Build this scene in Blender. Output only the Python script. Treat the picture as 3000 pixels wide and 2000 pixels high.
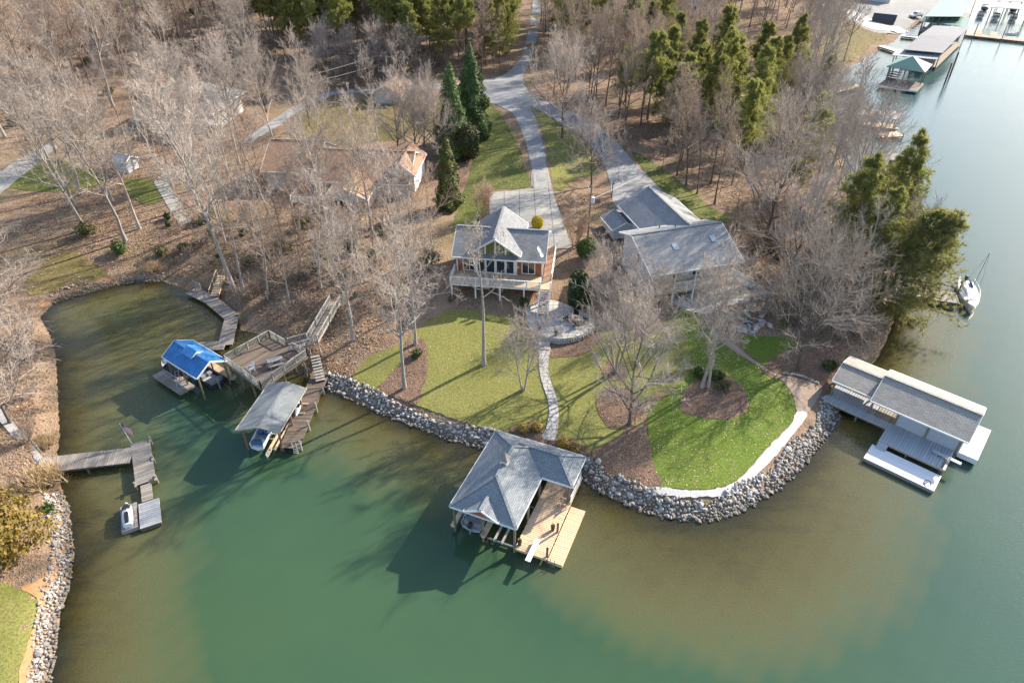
import bpy, bmesh, math, random
import numpy as np
from mathutils import Vector, Matrix, geometry

for o in list(bpy.data.objects): bpy.data.objects.remove(o)
sc = bpy.context.scene
C = sc.collection
rnd = random.Random(7)
rng = np.random.default_rng(11)
R = math.radians

# ------------------------------------------------------------------ camera
CAM_H, PITCH, FOC = 55.0, 37.0, 2000.0
cd = bpy.data.cameras.new('camera'); cam = bpy.data.objects.new('camera', cd); C.objects.link(cam)
cam.location = (0, 0, CAM_H); cam.rotation_euler = (R(90-PITCH), 0, 0)
cd.sensor_width = 36.0; cd.lens = 24.0; cd.clip_start = 1.0; cd.clip_end = 3000.0
sc.camera = cam
# ------------------------------------------------------------------ sky and sun
SUN_AZ, SUN_EL = 36.0, 29.0            # azimuth measured from +x towards +y
w = bpy.data.worlds.new('World'); sc.world = w; w.use_nodes = True
nt = w.node_tree; nt.nodes.clear()
sky = nt.nodes.new('ShaderNodeTexSky'); sky.sky_type = 'NISHITA'; sky.sun_disc = False
sky.sun_elevation = R(SUN_EL); sky.sun_rotation = R(90-SUN_AZ)
sky.altitude = 200; sky.air_density = 1.0; sky.dust_density = 1.3; sky.ozone_density = 1.0
bg = nt.nodes.new('ShaderNodeBackground'); bg.inputs[1].default_value = 0.15
wo = nt.nodes.new('ShaderNodeOutputWorld')
nt.links.new(sky.outputs[0], bg.inputs[0]); nt.links.new(bg.outputs[0], wo.inputs[0])
sl = bpy.data.lights.new('sun', 'SUN'); sl.energy = 5.0; sl.angle = R(0.8); sl.color = (1.0, 0.91, 0.77)
so = bpy.data.objects.new('sun', sl); C.objects.link(so)
sv = Vector((math.cos(R(SUN_AZ))*math.cos(R(SUN_EL)), math.sin(R(SUN_AZ))*math.cos(R(SUN_EL)), math.sin(R(SUN_EL))))
so.rotation_euler = sv.to_track_quat('Z', 'Y').to_euler(); so.location = (120, 100, 90)
sc.view_settings.view_transform = 'Standard'; sc.view_settings.look = 'None'
sc.view_settings.gamma = 1.0; sc.view_settings.use_curve_mapping = False
sc.view_settings.exposure = 1.13

sc.cycles.max_bounces = 6; sc.cycles.diffuse_bounces = 2; sc.cycles.glossy_bounces = 2; sc.cycles.transparent_max_bounces = 6; sc.cycles.caustics_reflective = False; sc.cycles.caustics_refractive = False
# ------------------------------------------------------------------ photo pixel -> place on a level
_f = np.array([0, math.cos(R(PITCH)), -math.sin(R(PITCH))]); _u = np.array([0, math.sin(R(PITCH)), math.cos(R(PITCH))])
def G(px, py, z=0.0):
    d = _f*FOC + np.array([px-1500., 0, 0]) + _u*(1000.-py)
    return np.array([0, 0, CAM_H]) + d*((z-CAM_H)/d[2])

# ------------------------------------------------------------------ shoreline and terrain
SHORE_PX = [(120,2300),(132,2150),(146,2000),(157,1936),(173,1800),(200,1719),(214,1627),(200,1486),(182,1440),(160,1378),(173,1275),(168,1182),
 (165,1100),(160,1037),(145,982),(114,930),(155,889),(207,872),(275,855),(327,839),(396,827),(482,825),(534,844),(580,858),(640,880),(700,920),(708,968),(737,972),
 (790,985),(840,1030),(891,1073),(936,1129),(1002,1156),(1053,1180),(1104,1204),(1172,1231),(1240,1258),(1325,1289),(1420,1312),(1500,1335),(1600,1360),(1703,1395),
 (1734,1426),(1801,1462),(1868,1488),(1935,1511),(2002,1522),(2091,1520),(2158,1502),(2225,1462),(2292,1417),(2359,1354),(2404,1296),(2448,1243),(2458,1205),
 (2480,1150),(2520,1100),(2565,1055),(2595,1000),(2618,940),(2635,880),(2620,800),(2570,700),(2510,610),(2470,540),(2480,490),(2440,410),(2385,320),(2335,262),(2352,236),
 (2440,207),(2505,186),(2544,158),(2579,133),(2630,105),(2662,84),(2730,40),(2800,5),(2870,-40)]
shore = np.array([G(x, y)[:2] for x, y in SHORE_PX])
land = np.vstack([shore, [[230, 420], [420, 560], [420, 900], [-700, 900], [-700, 5], [-62, 5]]])
def inpoly(x, y, poly):
    x = np.asarray(x, float); y = np.asarray(y, float); ins = np.zeros(x.shape, bool)
    n = len(poly)
    for i in range(n):
        x0, y0 = poly[i]; x1, y1 = poly[(i+1) % n]
        if y0 == y1: continue
        c = ((y0 > y) != (y1 > y)) & (x < (x1-x0)*(y-y0)/(y1-y0)+x0)
        ins ^= c
    return ins
def pdist(x, y, pl):
    d = np.full(x.shape, 1e9)
    for i in range(len(pl)-1):
        a = pl[i]; b = pl[i+1]; ab = b-a; L = ab@ab+1e-9
        t = np.clip(((x-a[0])*ab[0]+(y-a[1])*ab[1])/L, 0, 1)
        d = np.minimum(d, (x-a[0]-t*ab[0])**2+(y-a[1]-t*ab[1])**2)
    return np.sqrt(d)
def ss(a, b, x):
    t = np.clip((x-a)/(b-a), 0, 1); return t*t*(3-2*t)
def bump2(x, y, cx, cy, s): return np.exp(-((x-cx)**2+(y-cy)**2)/(2*s*s))
def height(x, y):
    x = np.asarray(x, float); y = np.asarray(y, float)
    d = pdist(x, y, shore); ins = inpoly(x, y, land)
    hl = 0.95*ss(0, 2.4, d) + 0.055*np.minimum(d, 60) + 0.02*np.clip(d-60, 0, 150)
    far = ss(2, 9, d)
    hl = hl + far*(2.3*bump2(x, y, -22, 86, 12) + 0.9*bump2(x, y, 7, 96, 8) + 1.5*bump2(x, y, -44, 96, 12))
    hl = hl + far*0.16*(np.sin(x*.21+1.3)*np.cos(y*.17)+.6*np.sin(x*.43+y*.31))*ss(12, 30, d)
    shelf = 0.17 - 0.075*bump2(x, y, 14, 39, 10) - 0.075*bump2(x, y, 29, 42, 11) - 0.08*bump2(x, y, -44, 32, 9) - 0.10*bump2(x, y, -45, 74, 9)
    shelf = np.maximum(shelf, .035)
    rough = 1+.07*np.sin(x*.55+1.7*np.sin(y*.23))*np.cos(y*.47+1.2*np.sin(x*.31))+.05*np.sin(x*1.3+y*.9)+.06*np.sin(2.3*x-1.9*y)
    hw = -(0.08*ss(0, .6, d) + shelf*d*ss(0, 3, d)*rough); hw = np.maximum(hw, -5.0)
    return np.where(ins, hl, hw)
GX0, GY0, GS = -330., 0., 1.0
_gx, _gy = np.meshgrid(np.arange(GX0, 331, GS), np.arange(GY0, 520, GS), indexing='ij')
HG = height(_gx, _gy)
def hz(x, y):
    fx = min(max((x-GX0)/GS, 0), HG.shape[0]-1.001); fy = min(max((y-GY0)/GS, 0), HG.shape[1]-1.001)
    i, j = int(fx), int(fy); a, b = fx-i, fy-j
    return float((HG[i,j]*(1-a)+HG[i+1,j]*a)*(1-b)+(HG[i,j+1]*(1-a)+HG[i+1,j+1]*a)*b)
def hit(px, py):
    z = 2.0
    for _ in range(14):
        p = G(px, py, z); z = .4*z+.6*max(hz(p[0], p[1]), -.2)
    p = G(px, py, z); return np.array([p[0], p[1], hz(p[0], p[1])])
def hit_poly(pts): return np.array([hit(*p)[:2] for p in pts])

# ------------------------------------------------------------------ materials
MATS = {}
def nodes(name):
    m = bpy.data.materials.new(name); m.use_nodes = True; t = m.node_tree
    b = t.nodes['Principled BSDF']; return m, t, b
def _n(t, k, **kw):
    n = t.nodes.new(k)
    for a, v in kw.items():
        if a.startswith('i_'): n.inputs[int(a[2:])].default_value = v
        else: setattr(n, a, v)
    return n
def ramp(t, fac, stops, interp='LINEAR'):
    r = t.nodes.new('ShaderNodeValToRGB'); r.color_ramp.interpolation = interp
    e = r.color_ramp.elements
    while len(e) < len(stops): e.new(.5)
    for k, (p, c) in enumerate(stops): e[k].position = p; e[k].color = (*c, 1) if len(c) == 3 else c
    t.links.new(fac, r.inputs[0]); return r.outputs[0]
def mixc(t, fac, a, b, mode='MIX'):
    n = t.nodes.new('ShaderNodeMix'); n.data_type = 'RGBA'; n.blend_type = mode
    for s, v in ((0, fac), (6, a), (7, b)):
        if hasattr(v, 'links') or isinstance(v, bpy.types.NodeSocket): t.links.new(v, n.inputs[s])
        elif s == 0: n.inputs[0].default_value = v
        else: n.inputs[s].default_value = (*v, 1)
    return n.outputs[2]
def noise(t, vec, scale, detail=4, rough=.55):
    n = _n(t, 'ShaderNodeTexNoise'); n.inputs['Scale'].default_value = scale; n.inputs['Detail'].default_value = detail; n.inputs['Roughness'].default_value = rough
    if vec is not None: t.links.new(vec, n.inputs['Vector'])
    return n.outputs['Fac']
def bumpn(t, h, strength, dist, b):
    n = _n(t, 'ShaderNodeBump'); n.inputs['Strength'].default_value = strength; n.inputs['Distance'].default_value = dist
    t.links.new(h, n.inputs['Height']); t.links.new(n.outputs[0], b.inputs['Normal']); return n
def mat(name, c1, c2=None, scale=3., rough=.75, bump=0., dist=.02, metal=0., rand=0., big=None, stretch=None, spec=.3):
    """plain procedural surface: two-tone noise, fine relief, per-object tint"""
    if name in MATS: return MATS[name]
    m, t, b = nodes(name); c2 = c2 or tuple(v*.75 for v in c1)
    tc = _n(t, 'ShaderNodeTexCoord'); vec = tc.outputs['Object']
    if stretch:
        mp = _n(t, 'ShaderNodeMapping'); mp.inputs['Scale'].default_value = stretch; t.links.new(vec, mp.inputs[0]); vec = mp.outputs[0]
    f = noise(t, vec, scale); col = ramp(t, f, [(.3, c1), (.7, c2)])
    if big:
        g = noise(t, tc.outputs['Object'], big, 2); col = mixc(t, ramp(t, g, [(.35, (0, 0, 0)), (.7, (.5, .5, .5))]), col, tuple(v*.62 for v in c2))
    if rand:
        oi = _n(t, 'ShaderNodeObjectInfo'); hs = _n(t, 'ShaderNodeHueSaturation')
        mr = _n(t, 'ShaderNodeMapRange'); mr.inputs[3].default_value = 1-rand; mr.inputs[4].default_value = 1+rand
        t.links.new(oi.outputs['Random'], mr.inputs[0]); t.links.new(mr.outputs[0], hs.inputs['Value']); t.links.new(col, hs.inputs['Color']); col = hs.outputs[0]
    t.links.new(col, b.inputs['Base Color']); b.inputs['Roughness'].default_value = rough; b.inputs['Metallic'].default_value = metal
    b.inputs['Specular IOR Level'].default_value = spec
    if bump: bumpn(t, f, bump, dist, b)
    MATS[name] = m; return m
def shingle(name, c1, c2, row=.2, wid=.5, stain=.5):
    if name in MATS: return MATS[name]
    m, t, b = nodes(name); uv = _n(t, 'ShaderNodeUVMap')
    bt = _n(t, 'ShaderNodeTexBrick'); bt.inputs['Scale'].default_value = 1; bt.inputs['Brick Width'].default_value = wid; bt.inputs['Row Height'].default_value = row
    bt.inputs['Mortar Size'].default_value = .018; bt.inputs['Color1'].default_value = (*c1, 1); bt.inputs['Color2'].default_value = (*c2, 1)
    bt.inputs['Mortar'].default_value = (*[v*.45 for v in c2], 1); bt.inputs['Bias'].default_value = -.1
    t.links.new(uv.outputs[0], bt.inputs['Vector'])
    n1 = noise(t, uv.outputs[0], .6, 5); n2 = noise(t, uv.outputs[0], 9, 3)
    c = mixc(t, ramp(t, n1, [(.35, (0, 0, 0)), (.75, (stain,)*3)]), bt.outputs['Color'], tuple(v*.55 for v in c2))
    c = mixc(t, ramp(t, n2, [(.4, (0, 0, 0)), (.7, (.35,)*3)]), c, tuple(min(1, v*1.5) for v in c1))
    t.links.new(c, b.inputs['Base Color']); b.inputs['Roughness'].default_value = .85
    inv = _n(t, 'ShaderNodeMath', operation='SUBTRACT'); inv.inputs[0].default_value = 1; t.links.new(bt.outputs['Fac'], inv.inputs[1])
    bumpn(t, inv.outputs[0], .6, .02, b); MATS[name] = m; return m
def brickmat(name, c1, c2, mortar, row=.08, wid=.22):
    m = shingle(name, c1, c2, row, wid, .2); return m
def glassmat(name='window_glass', c=(.02, .028, .035)):
    if name in MATS: return MATS[name]
    m, t, b = nodes(name); b.inputs['Base Color'].default_value = (*c, 1); b.inputs['Roughness'].default_value = .06; b.inputs['Specular IOR Level'].default_value = .9
    tc = _n(t, 'ShaderNodeTexCoord'); bumpn(t, noise(t, tc.outputs['Object'], .8, 1), .05, .05, b); MATS[name] = m; return m
WHITE = lambda: mat('white_paint', (.78, .78, .77), (.66, .66, .65), 4, .5, rand=.04)
GALV = lambda: mat('galvanised_steel', (.42, .43, .44), (.3, .31, .32), 5, .45, metal=.6)
DARK = lambda: mat('black_plastic', (.02, .02, .022), (.035, .035, .038), 6, .4)
WOODG = lambda: mat('weathered_grey_wood', (.34, .30, .26), (.22, .19, .165), 6, .85, .4, .01, rand=.22, stretch=(1, 8, 8))
WOODD = lambda: mat('old_brown_wood', (.20, .155, .12), (.12, .092, .075), 6, .85, .4, .01, rand=.25, stretch=(1, 8, 8))
WOODT = lambda: mat('tan_deck_wood', (.66, .49, .31), (.56, .41, .255), 5, .75, .3, .008, rand=.12, stretch=(1, 8, 8))
PILE = lambda: mat('treated_piling_wood', (.25, .2, .14), (.17, .15, .1), 4, .85, .5, .02, rand=.15, stretch=(4, 4, .6))

# ------------------------------------------------------------------ mesh building
ORG = {}
class MB:
    def __init__(s): s.v = []; s.f = []; s.uv = []
    def poly(s, pts, uv=None):
        b = len(s.v); s.v += [tuple(map(float, p)) for p in pts]; s.f.append(tuple(range(b, b+len(pts))))
        if uv is None:
            P = [Vector(p) for p in pts]; n = (P[1]-P[0]).cross(P[2]-P[0])
            if n.length < 1e-9 and len(P) > 3: n = (P[2]-P[0]).cross(P[3]-P[0])
            if n.length > 1e-9: n.normalize()
            if abs(n.z) > .985: e1 = (P[1]-P[0]).normalized()
            else: e1 = Vector((0, 0, 1)).cross(n).normalized()
            e2 = n.cross(e1); uv = [(p.dot(e1), p.dot(e2)) for p in P]
        s.uv.append(uv); return s
    def hexa(s, a, b):
        """two matching loops -> closed solid (a below, b above, both counter-clockwise)"""
        n = len(a); s.poly(list(reversed(a))); s.poly(b)
        for i in range(n):
            j = (i+1) % n; s.poly([a[i], a[j], b[j], b[i]])
        return s
    def slab(s, pts, z0, z1):
        pts = [tuple(p[:2]) for p in pts]
        ar = sum(pts[i][0]*pts[(i+1) % len(pts)][1]-pts[(i+1) % len(pts)][0]*pts[i][1] for i in range(len(pts)))
        if ar < 0: pts = pts[::-1]
        return s.hexa([(x, y, z0) for x, y in pts], [(x, y, z1) for x, y in pts])
    def beam(s, p0, p1, w, h=None, up=(0, 0, 1)):
        h = h or w; a = Vector(p0); b = Vector(p1); d = (b-a)
        if d.length < 1e-6: return s
        d.normalize(); u = Vector(up)
        if abs(d.dot(u)) > .95: u = Vector((0, 1, 0))
        r = d.cross(u).normalized(); u = r.cross(d)
        q = [(-w/2, -h/2), (w/2, -h/2), (w/2, h/2), (-w/2, h/2)]
        A = [a+r*x+u*y for x, y in q]; B = [b+r*x+u*y for x, y in q]
        return s.hexa(A, B) if (B[0]-A[0]).dot((A[1]-A[0]).cross(A[2]-A[0])) > 0 else s.hexa(A[::-1], B[::-1])
    def tube(s, p0, p1, r0, r1=None, n=8):
        r1 = r0 if r1 is None else r1; a = Vector(p0); b = Vector(p1); d = (b-a).normalized()
        u = Vector((1, 0, 0)) if abs(d.z) > .9 else Vector((0, 0, 1)); x = d.cross(u).normalized(); y = d.cross(x)
        cs = [(math.cos(2*math.pi*k/n), math.sin(2*math.pi*k/n)) for k in range(n)]
        return s.hexa([a+(x*c+y*q)*r0 for c, q in cs], [b+(x*c+y*q)*r1 for c, q in cs])
    def sheet(s, pts, th):
        """thick plate below a planar polygon (counter-clockwise from above)"""
        return s.hexa([(p[0], p[1], p[2]-th) for p in pts], [tuple(p) for p in pts])
    def loft(s, rings, cap=True):
        for A, B in zip(rings[:-1], rings[1:]):
            n = len(A)
            for i in range(n):
                j = (i+1) % n; s.poly([A[i], A[j], B[j], B[i]])
        if cap: s.poly(list(reversed(rings[0]))); s.poly(rings[-1])
        return s
    def mesh(s, name, m, org=(0, 0, 0), smooth=False):
        me = bpy.data.meshes.new(name); o = np.array(org, float)
        me.from_pydata([tuple(np.array(v)-o) for v in s.v], [], s.f)
        ul = me.uv_layers.new(name='UVMap'); flat = [c for u in s.uv for q in u for c in q]
        ul.data.foreach_set('uv', flat)
        if m: me.materials.append(m)
        if smooth: me.polygons.foreach_set('use_smooth', [True]*len(me.polygons))
        me.update(); return me
def link(o, parent=None):
    C.objects.link(o)
    if parent is not None: o.parent = parent
    return o
def thing(name, label, cat, loc, group=None):
    o = bpy.data.objects.new(name, None); o.empty_display_size = .3; link(o); o.location = loc
    ORG[o.name] = np.array(loc, float); o['label'] = label; o['category'] = cat
    if group: o['group'] = group
    return o
def part(mb, name, m, parent, kind=None, label=None, smooth=False):
    og = ORG[parent.name]; o = bpy.data.objects.new(name, mb.mesh(name, m, og, smooth)); link(o, parent); ORG[o.name] = og
    if kind: o['kind'] = kind
    if label: o['label'] = label
    return o
def single(mb, name, m, label, cat, loc, group=None, smooth=False):
    o = bpy.data.objects.new(name, mb.mesh(name, m, loc, smooth)); link(o); o.location = loc; o['label'] = label; o['category'] = cat
    if group: o['group'] = group
    ORG[o.name] = np.array(loc, float); return o
def piece(me, name, parent, loc, rot=(0, 0, 0), scale=(1, 1, 1)):
    o = bpy.data.objects.new(name, me); link(o, parent); o.location = np.array(loc)-ORG[parent.name]; o.rotation_euler = rot; o.scale = scale; return o
def pieces_mesh(name, V, F, m):
    me = bpy.data.meshes.new(name); me.from_pydata([tuple(v) for v in V], [], [tuple(f) for f in F]); me.materials.append(m); me.update(); return me
def np_mesh(name, V, F, m, smooth=False):
    """V (n,3), F (k,3|4) arrays"""
    me = bpy.data.meshes.new(name); V = np.asarray(V, np.float32); F = np.asarray(F, np.int32); k = F.shape[1]
    me.vertices.add(len(V)); me.vertices.foreach_set('co', V.ravel())
    me.loops.add(F.size); me.loops.foreach_set('vertex_index', F.ravel())
    me.polygons.add(len(F)); me.polygons.foreach_set('loop_start', np.arange(0, F.size, k, dtype=np.int32)); me.polygons.foreach_set('loop_total', np.full(len(F), k, np.int32))
    if smooth: me.polygons.foreach_set('use_smooth', np.ones(len(F), bool))
    if m: me.materials.append(m)
    me.update(); me.validate(); return me
class Frame:
    """local u (along the front), v (towards the back) -> world"""
    def __init__(s, o, e1): e = np.array(e1, float); e /= np.linalg.norm(e); s.o = np.array(o, float); s.e1 = e; s.e2 = np.array([-e[1], e[0]]); s.ang = math.atan2(e[1], e[0])
    def __call__(s, u, v, z): p = s.o+s.e1*u+s.e2*v; return (float(p[0]), float(p[1]), float(z))
    def box(s, mb, u0, u1, v0, v1, z0, z1): return mb.slab([s(u0, v0, 0), s(u1, v0, 0), s(u1, v1, 0), s(u0, v1, 0)], z0, z1)
_plk = {}
def planks(parent, p0, p1, width, z0, z1, m, pw=.24, gap=.02, th=.06, name='plank'):
    """boards laid across the line p0 -> p1, each its own piece"""
    a = np.array([*p0[:2], z0], float); b = np.array([*p1[:2], z1], float); L = np.linalg.norm((b-a)[:2]); n = max(1, round(L/pw)); st = L/n
    key = (round(width, 2), round(st, 3), th, m.name)
    if key not in _plk:
        x, y = width/2, (st-gap)/2; c = .012
        V = [(-x, -y, -th), (x, -y, -th), (x, y, -th), (-x, y, -th), (-x+c, -y+c, 0), (x-c, -y+c, 0), (x-c, y-c, 0), (-x+c, y-c, 0)]
        _plk[key] = pieces_mesh(name, V, [(3, 2, 1, 0), (4, 5, 6, 7), (0, 1, 5, 4), (1, 2, 6, 5), (2, 3, 7, 6), (3, 0, 4, 7)], m)
    ang = math.atan2(b[1]-a[1], b[0]-a[0])-math.pi/2; pt = math.atan2(b[2]-a[2], L)
    for k in range(n):
        p = a+(b-a)*((k+.5)/n); p[2] += rnd.uniform(-.006, .006)
        piece(_plk[key], name, parent, p, (pt, rnd.uniform(-.004, .004), ang+rnd.uniform(-.006, .006)), (1+rnd.uniform(-.012, .012), 1, 1))
def railing(parent, p0, p1, h, m, ps=1.8, bs=.14, pw=.1, bw=.035, posts=True, name='railing'):
    """two rails with a row of balusters; every post is a sub-part. p0, p1 carry the floor height"""
    a = Vector(p0); b = Vector(p1); L = (b-a).length; mb = MB(); z = Vector((0, 0, 1))
    mb.beam(a+z*h, b+z*h, pw*1.1, .09); mb.beam(a+z*.12, b+z*.12, .06, .08)
    ra = part(mb, name, m, parent)
    bl = MB(); n = max(2, int(L/bs))
    for k in range(1, n):
        q = a+(b-a)*(k/n); bl.beam(q+z*.12, q+z*(h-.03), bw)
    o = part(bl, 'baluster_row', m, ra, kind='stuff')
    if posts:
        n = max(1, round(L/ps))
        for k in range(n+1):
            q = a+(b-a)*(k/n); part(MB().beam(q-z*.05, q+z*(h+.1), pw), 'post', m, ra)
    return ra
def window(parent, P, u0, u1, z0, z1, nx=1, ny=1, fr=.1, wm=None, name='window', out=.06):
    """P(u, z, off) maps to a wall plane; frame > panes"""
    wm = wm or WHITE(); mb = MB()
    def bar(a0, a1, b0, b1, o0, o1):
        mb.hexa([P(a0, b0, o0), P(a1, b0, o0), P(a1, b1, o0), P(a0, b1, o0)], [P(a0, b0, o1), P(a1, b0, o1), P(a1, b1, o1), P(a0, b1, o1)])
    bar(u0, u1, z0, z0+fr, -.02, out); bar(u0, u1, z1-fr, z1, -.02, out); bar(u0, u0+fr, z0+fr, z1-fr, -.02, out); bar(u1-fr, u1, z0+fr, z1-fr, -.02, out)
    du = (u1-u0-2*fr)/nx; dz = (z1-z0-2*fr)/ny; t = fr*.3
    for i in range(1, nx): bar(u0+fr+i*du-t, u0+fr+i*du+t, z0+fr, z1-fr, -.02, out*.8)
    for j in range(1, ny): bar(u0+fr, u1-fr, z0+fr+j*dz-t, z0+fr+j*dz+t, -.02, out*.75)
    o = part(mb, name, wm, parent)
    for i in range(nx):
        for j in range(ny):
            g = MB().poly([P(u0+fr+i*du, z0+fr+j*dz, .02), P(u0+fr+(i+1)*du, z0+fr+j*dz, .02), P(u0+fr+(i+1)*du, z0+fr+(j+1)*dz, .02), P(u0+fr+i*du, z0+fr+(j+1)*dz, .02)])
            part(g, 'pane', glassmat(), o)
    return o
def facade(F, v, sgn=-1):
    """wall plane at local v, looking out towards -v (sgn -1) or +v"""
    return lambda u, z, off: F(u, v+sgn*off, z)
def side(F, u, sgn=1):
    return lambda v, z, off: F(u+sgn*off, v, z)
# ================================================================== GROUND
def lines(lo, hi, d0, d1, step, grow=1.12, mx=25):
    a = list(np.arange(d0, d1+1e-6, step)); s = step; x = d1
    while x < hi: s = min(s*grow, mx); x += s; a.append(x)
    s = step; x = d0; pre = []
    while x > lo: s = min(s*grow, mx); x -= s; pre.append(x)
    return np.array(pre[::-1]+a)
def gridfaces(nx, ny):
    i, j = np.meshgrid(np.arange(nx-1), np.arange(ny-1), indexing='ij'); a = (i*ny+j).ravel()
    return np.stack([a, a+ny, a+ny+1, a+1], 1)
def ground_material():
    m, t, b = nodes('leaf_litter_ground'); tc = _n(t, 'ShaderNodeTexCoord'); v = tc.outputs['Object']
    n1 = noise(t, v, .07, 3, .6); n2 = noise(t, v, .9, 4, .7); n3 = noise(t, v, 6, 2, .7)
    vo = _n(t, 'ShaderNodeTexVoronoi'); vo.inputs['Scale'].default_value = 5.5; t.links.new(v, vo.inputs['Vector'])
    leaf = ramp(t, vo.outputs['Color'], [(.0, (.105, .072, .053)), (.35, (.22, .14, .09)), (.7, (.345, .225, .145)), (1, (.45, .335, .235))])
    c = mixc(t, ramp(t, n2, [(.35, (0, 0, 0)), (.65, (.75,)*3)]), leaf, (.155, .106, .074))
    c = mixc(t, ramp(t, n3, [(.45, (0, 0, 0)), (.75, (.6,)*3)]), c, (.27, .185, .125))
    c = mixc(t, ramp(t, n1, [(.52, (0, 0, 0)), (.66, (.5,)*3)]), c, (.17, .15, .06))
    n4 = noise(t, v, .22, 3, .65); c = mixc(t, ramp(t, n4, [(.42, (0, 0, 0)), (.62, (.6,)*3)]), c, (.31, .225, .155)); c = mixc(t, ramp(t, n4, [(.25, (.55,)*3), (.42, (0, 0, 0))]), c, (.075, .052, .036))
    sx = _n(t, 'ShaderNodeSeparateXYZ'); t.links.new(v, sx.inputs[0])
    # the lake bed: sand and silt, with a clay-red margin
    bed = ramp(t, n2, [(.3, (.44, .27, .06)), (.55, (.58, .36, .08)), (.75, (.27, .18, .055))])
    wp = _n(t, 'ShaderNodeMapping'); wp.inputs['Scale'].default_value = (.25, .9, 1); wp.inputs['Rotation'].default_value = (0, 0, R(-28)); t.links.new(v, wp.inputs[0])
    bed = mixc(t, ramp(t, n3, [(.5, (0, 0, 0)), (.7, (.8,)*3)]), bed, (.10, .07, .03))
    bed = mixc(t, ramp(t, noise(t, wp.outputs[0], .7, 4, .7), [(.5, (0, 0, 0)), (.62, (.75,)*3)]), bed, (.055, .05, .022))     # weed and sunken leaves
    fz = _n(t, 'ShaderNodeMapRange'); fz.inputs[1].default_value = -.22; fz.inputs[2].default_value = .06; t.links.new(sx.outputs[2], fz.inputs[0])
    c = mixc(t, fz.outputs[0], bed, c)
    t.links.new(c, b.inputs['Base Color']); b.inputs['Roughness'].default_value = .95; b.inputs['Specular IOR Level'].default_value = .1
    ad = _n(t, 'ShaderNodeMath', operation='ADD'); t.links.new(n3, ad.inputs[0]); t.links.new(vo.outputs['Distance'], ad.inputs[1])
    bumpn(t, ad.outputs[0], .7, .12, b); return m
xs = lines(-600, 600, -75, 75, .75); ys = lines(-60, 850, 22, 125, .75)
X, Y = np.meshgrid(xs, ys, indexing='ij'); Z = height(X, Y)
V = np.stack([X.ravel(), Y.ravel(), Z.ravel()], 1)
g = bpy.data.objects.new('ground', np_mesh('ground', V, gridfaces(len(xs), len(ys)), ground_material(), True)); link(g); g['kind'] = 'structure'

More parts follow.
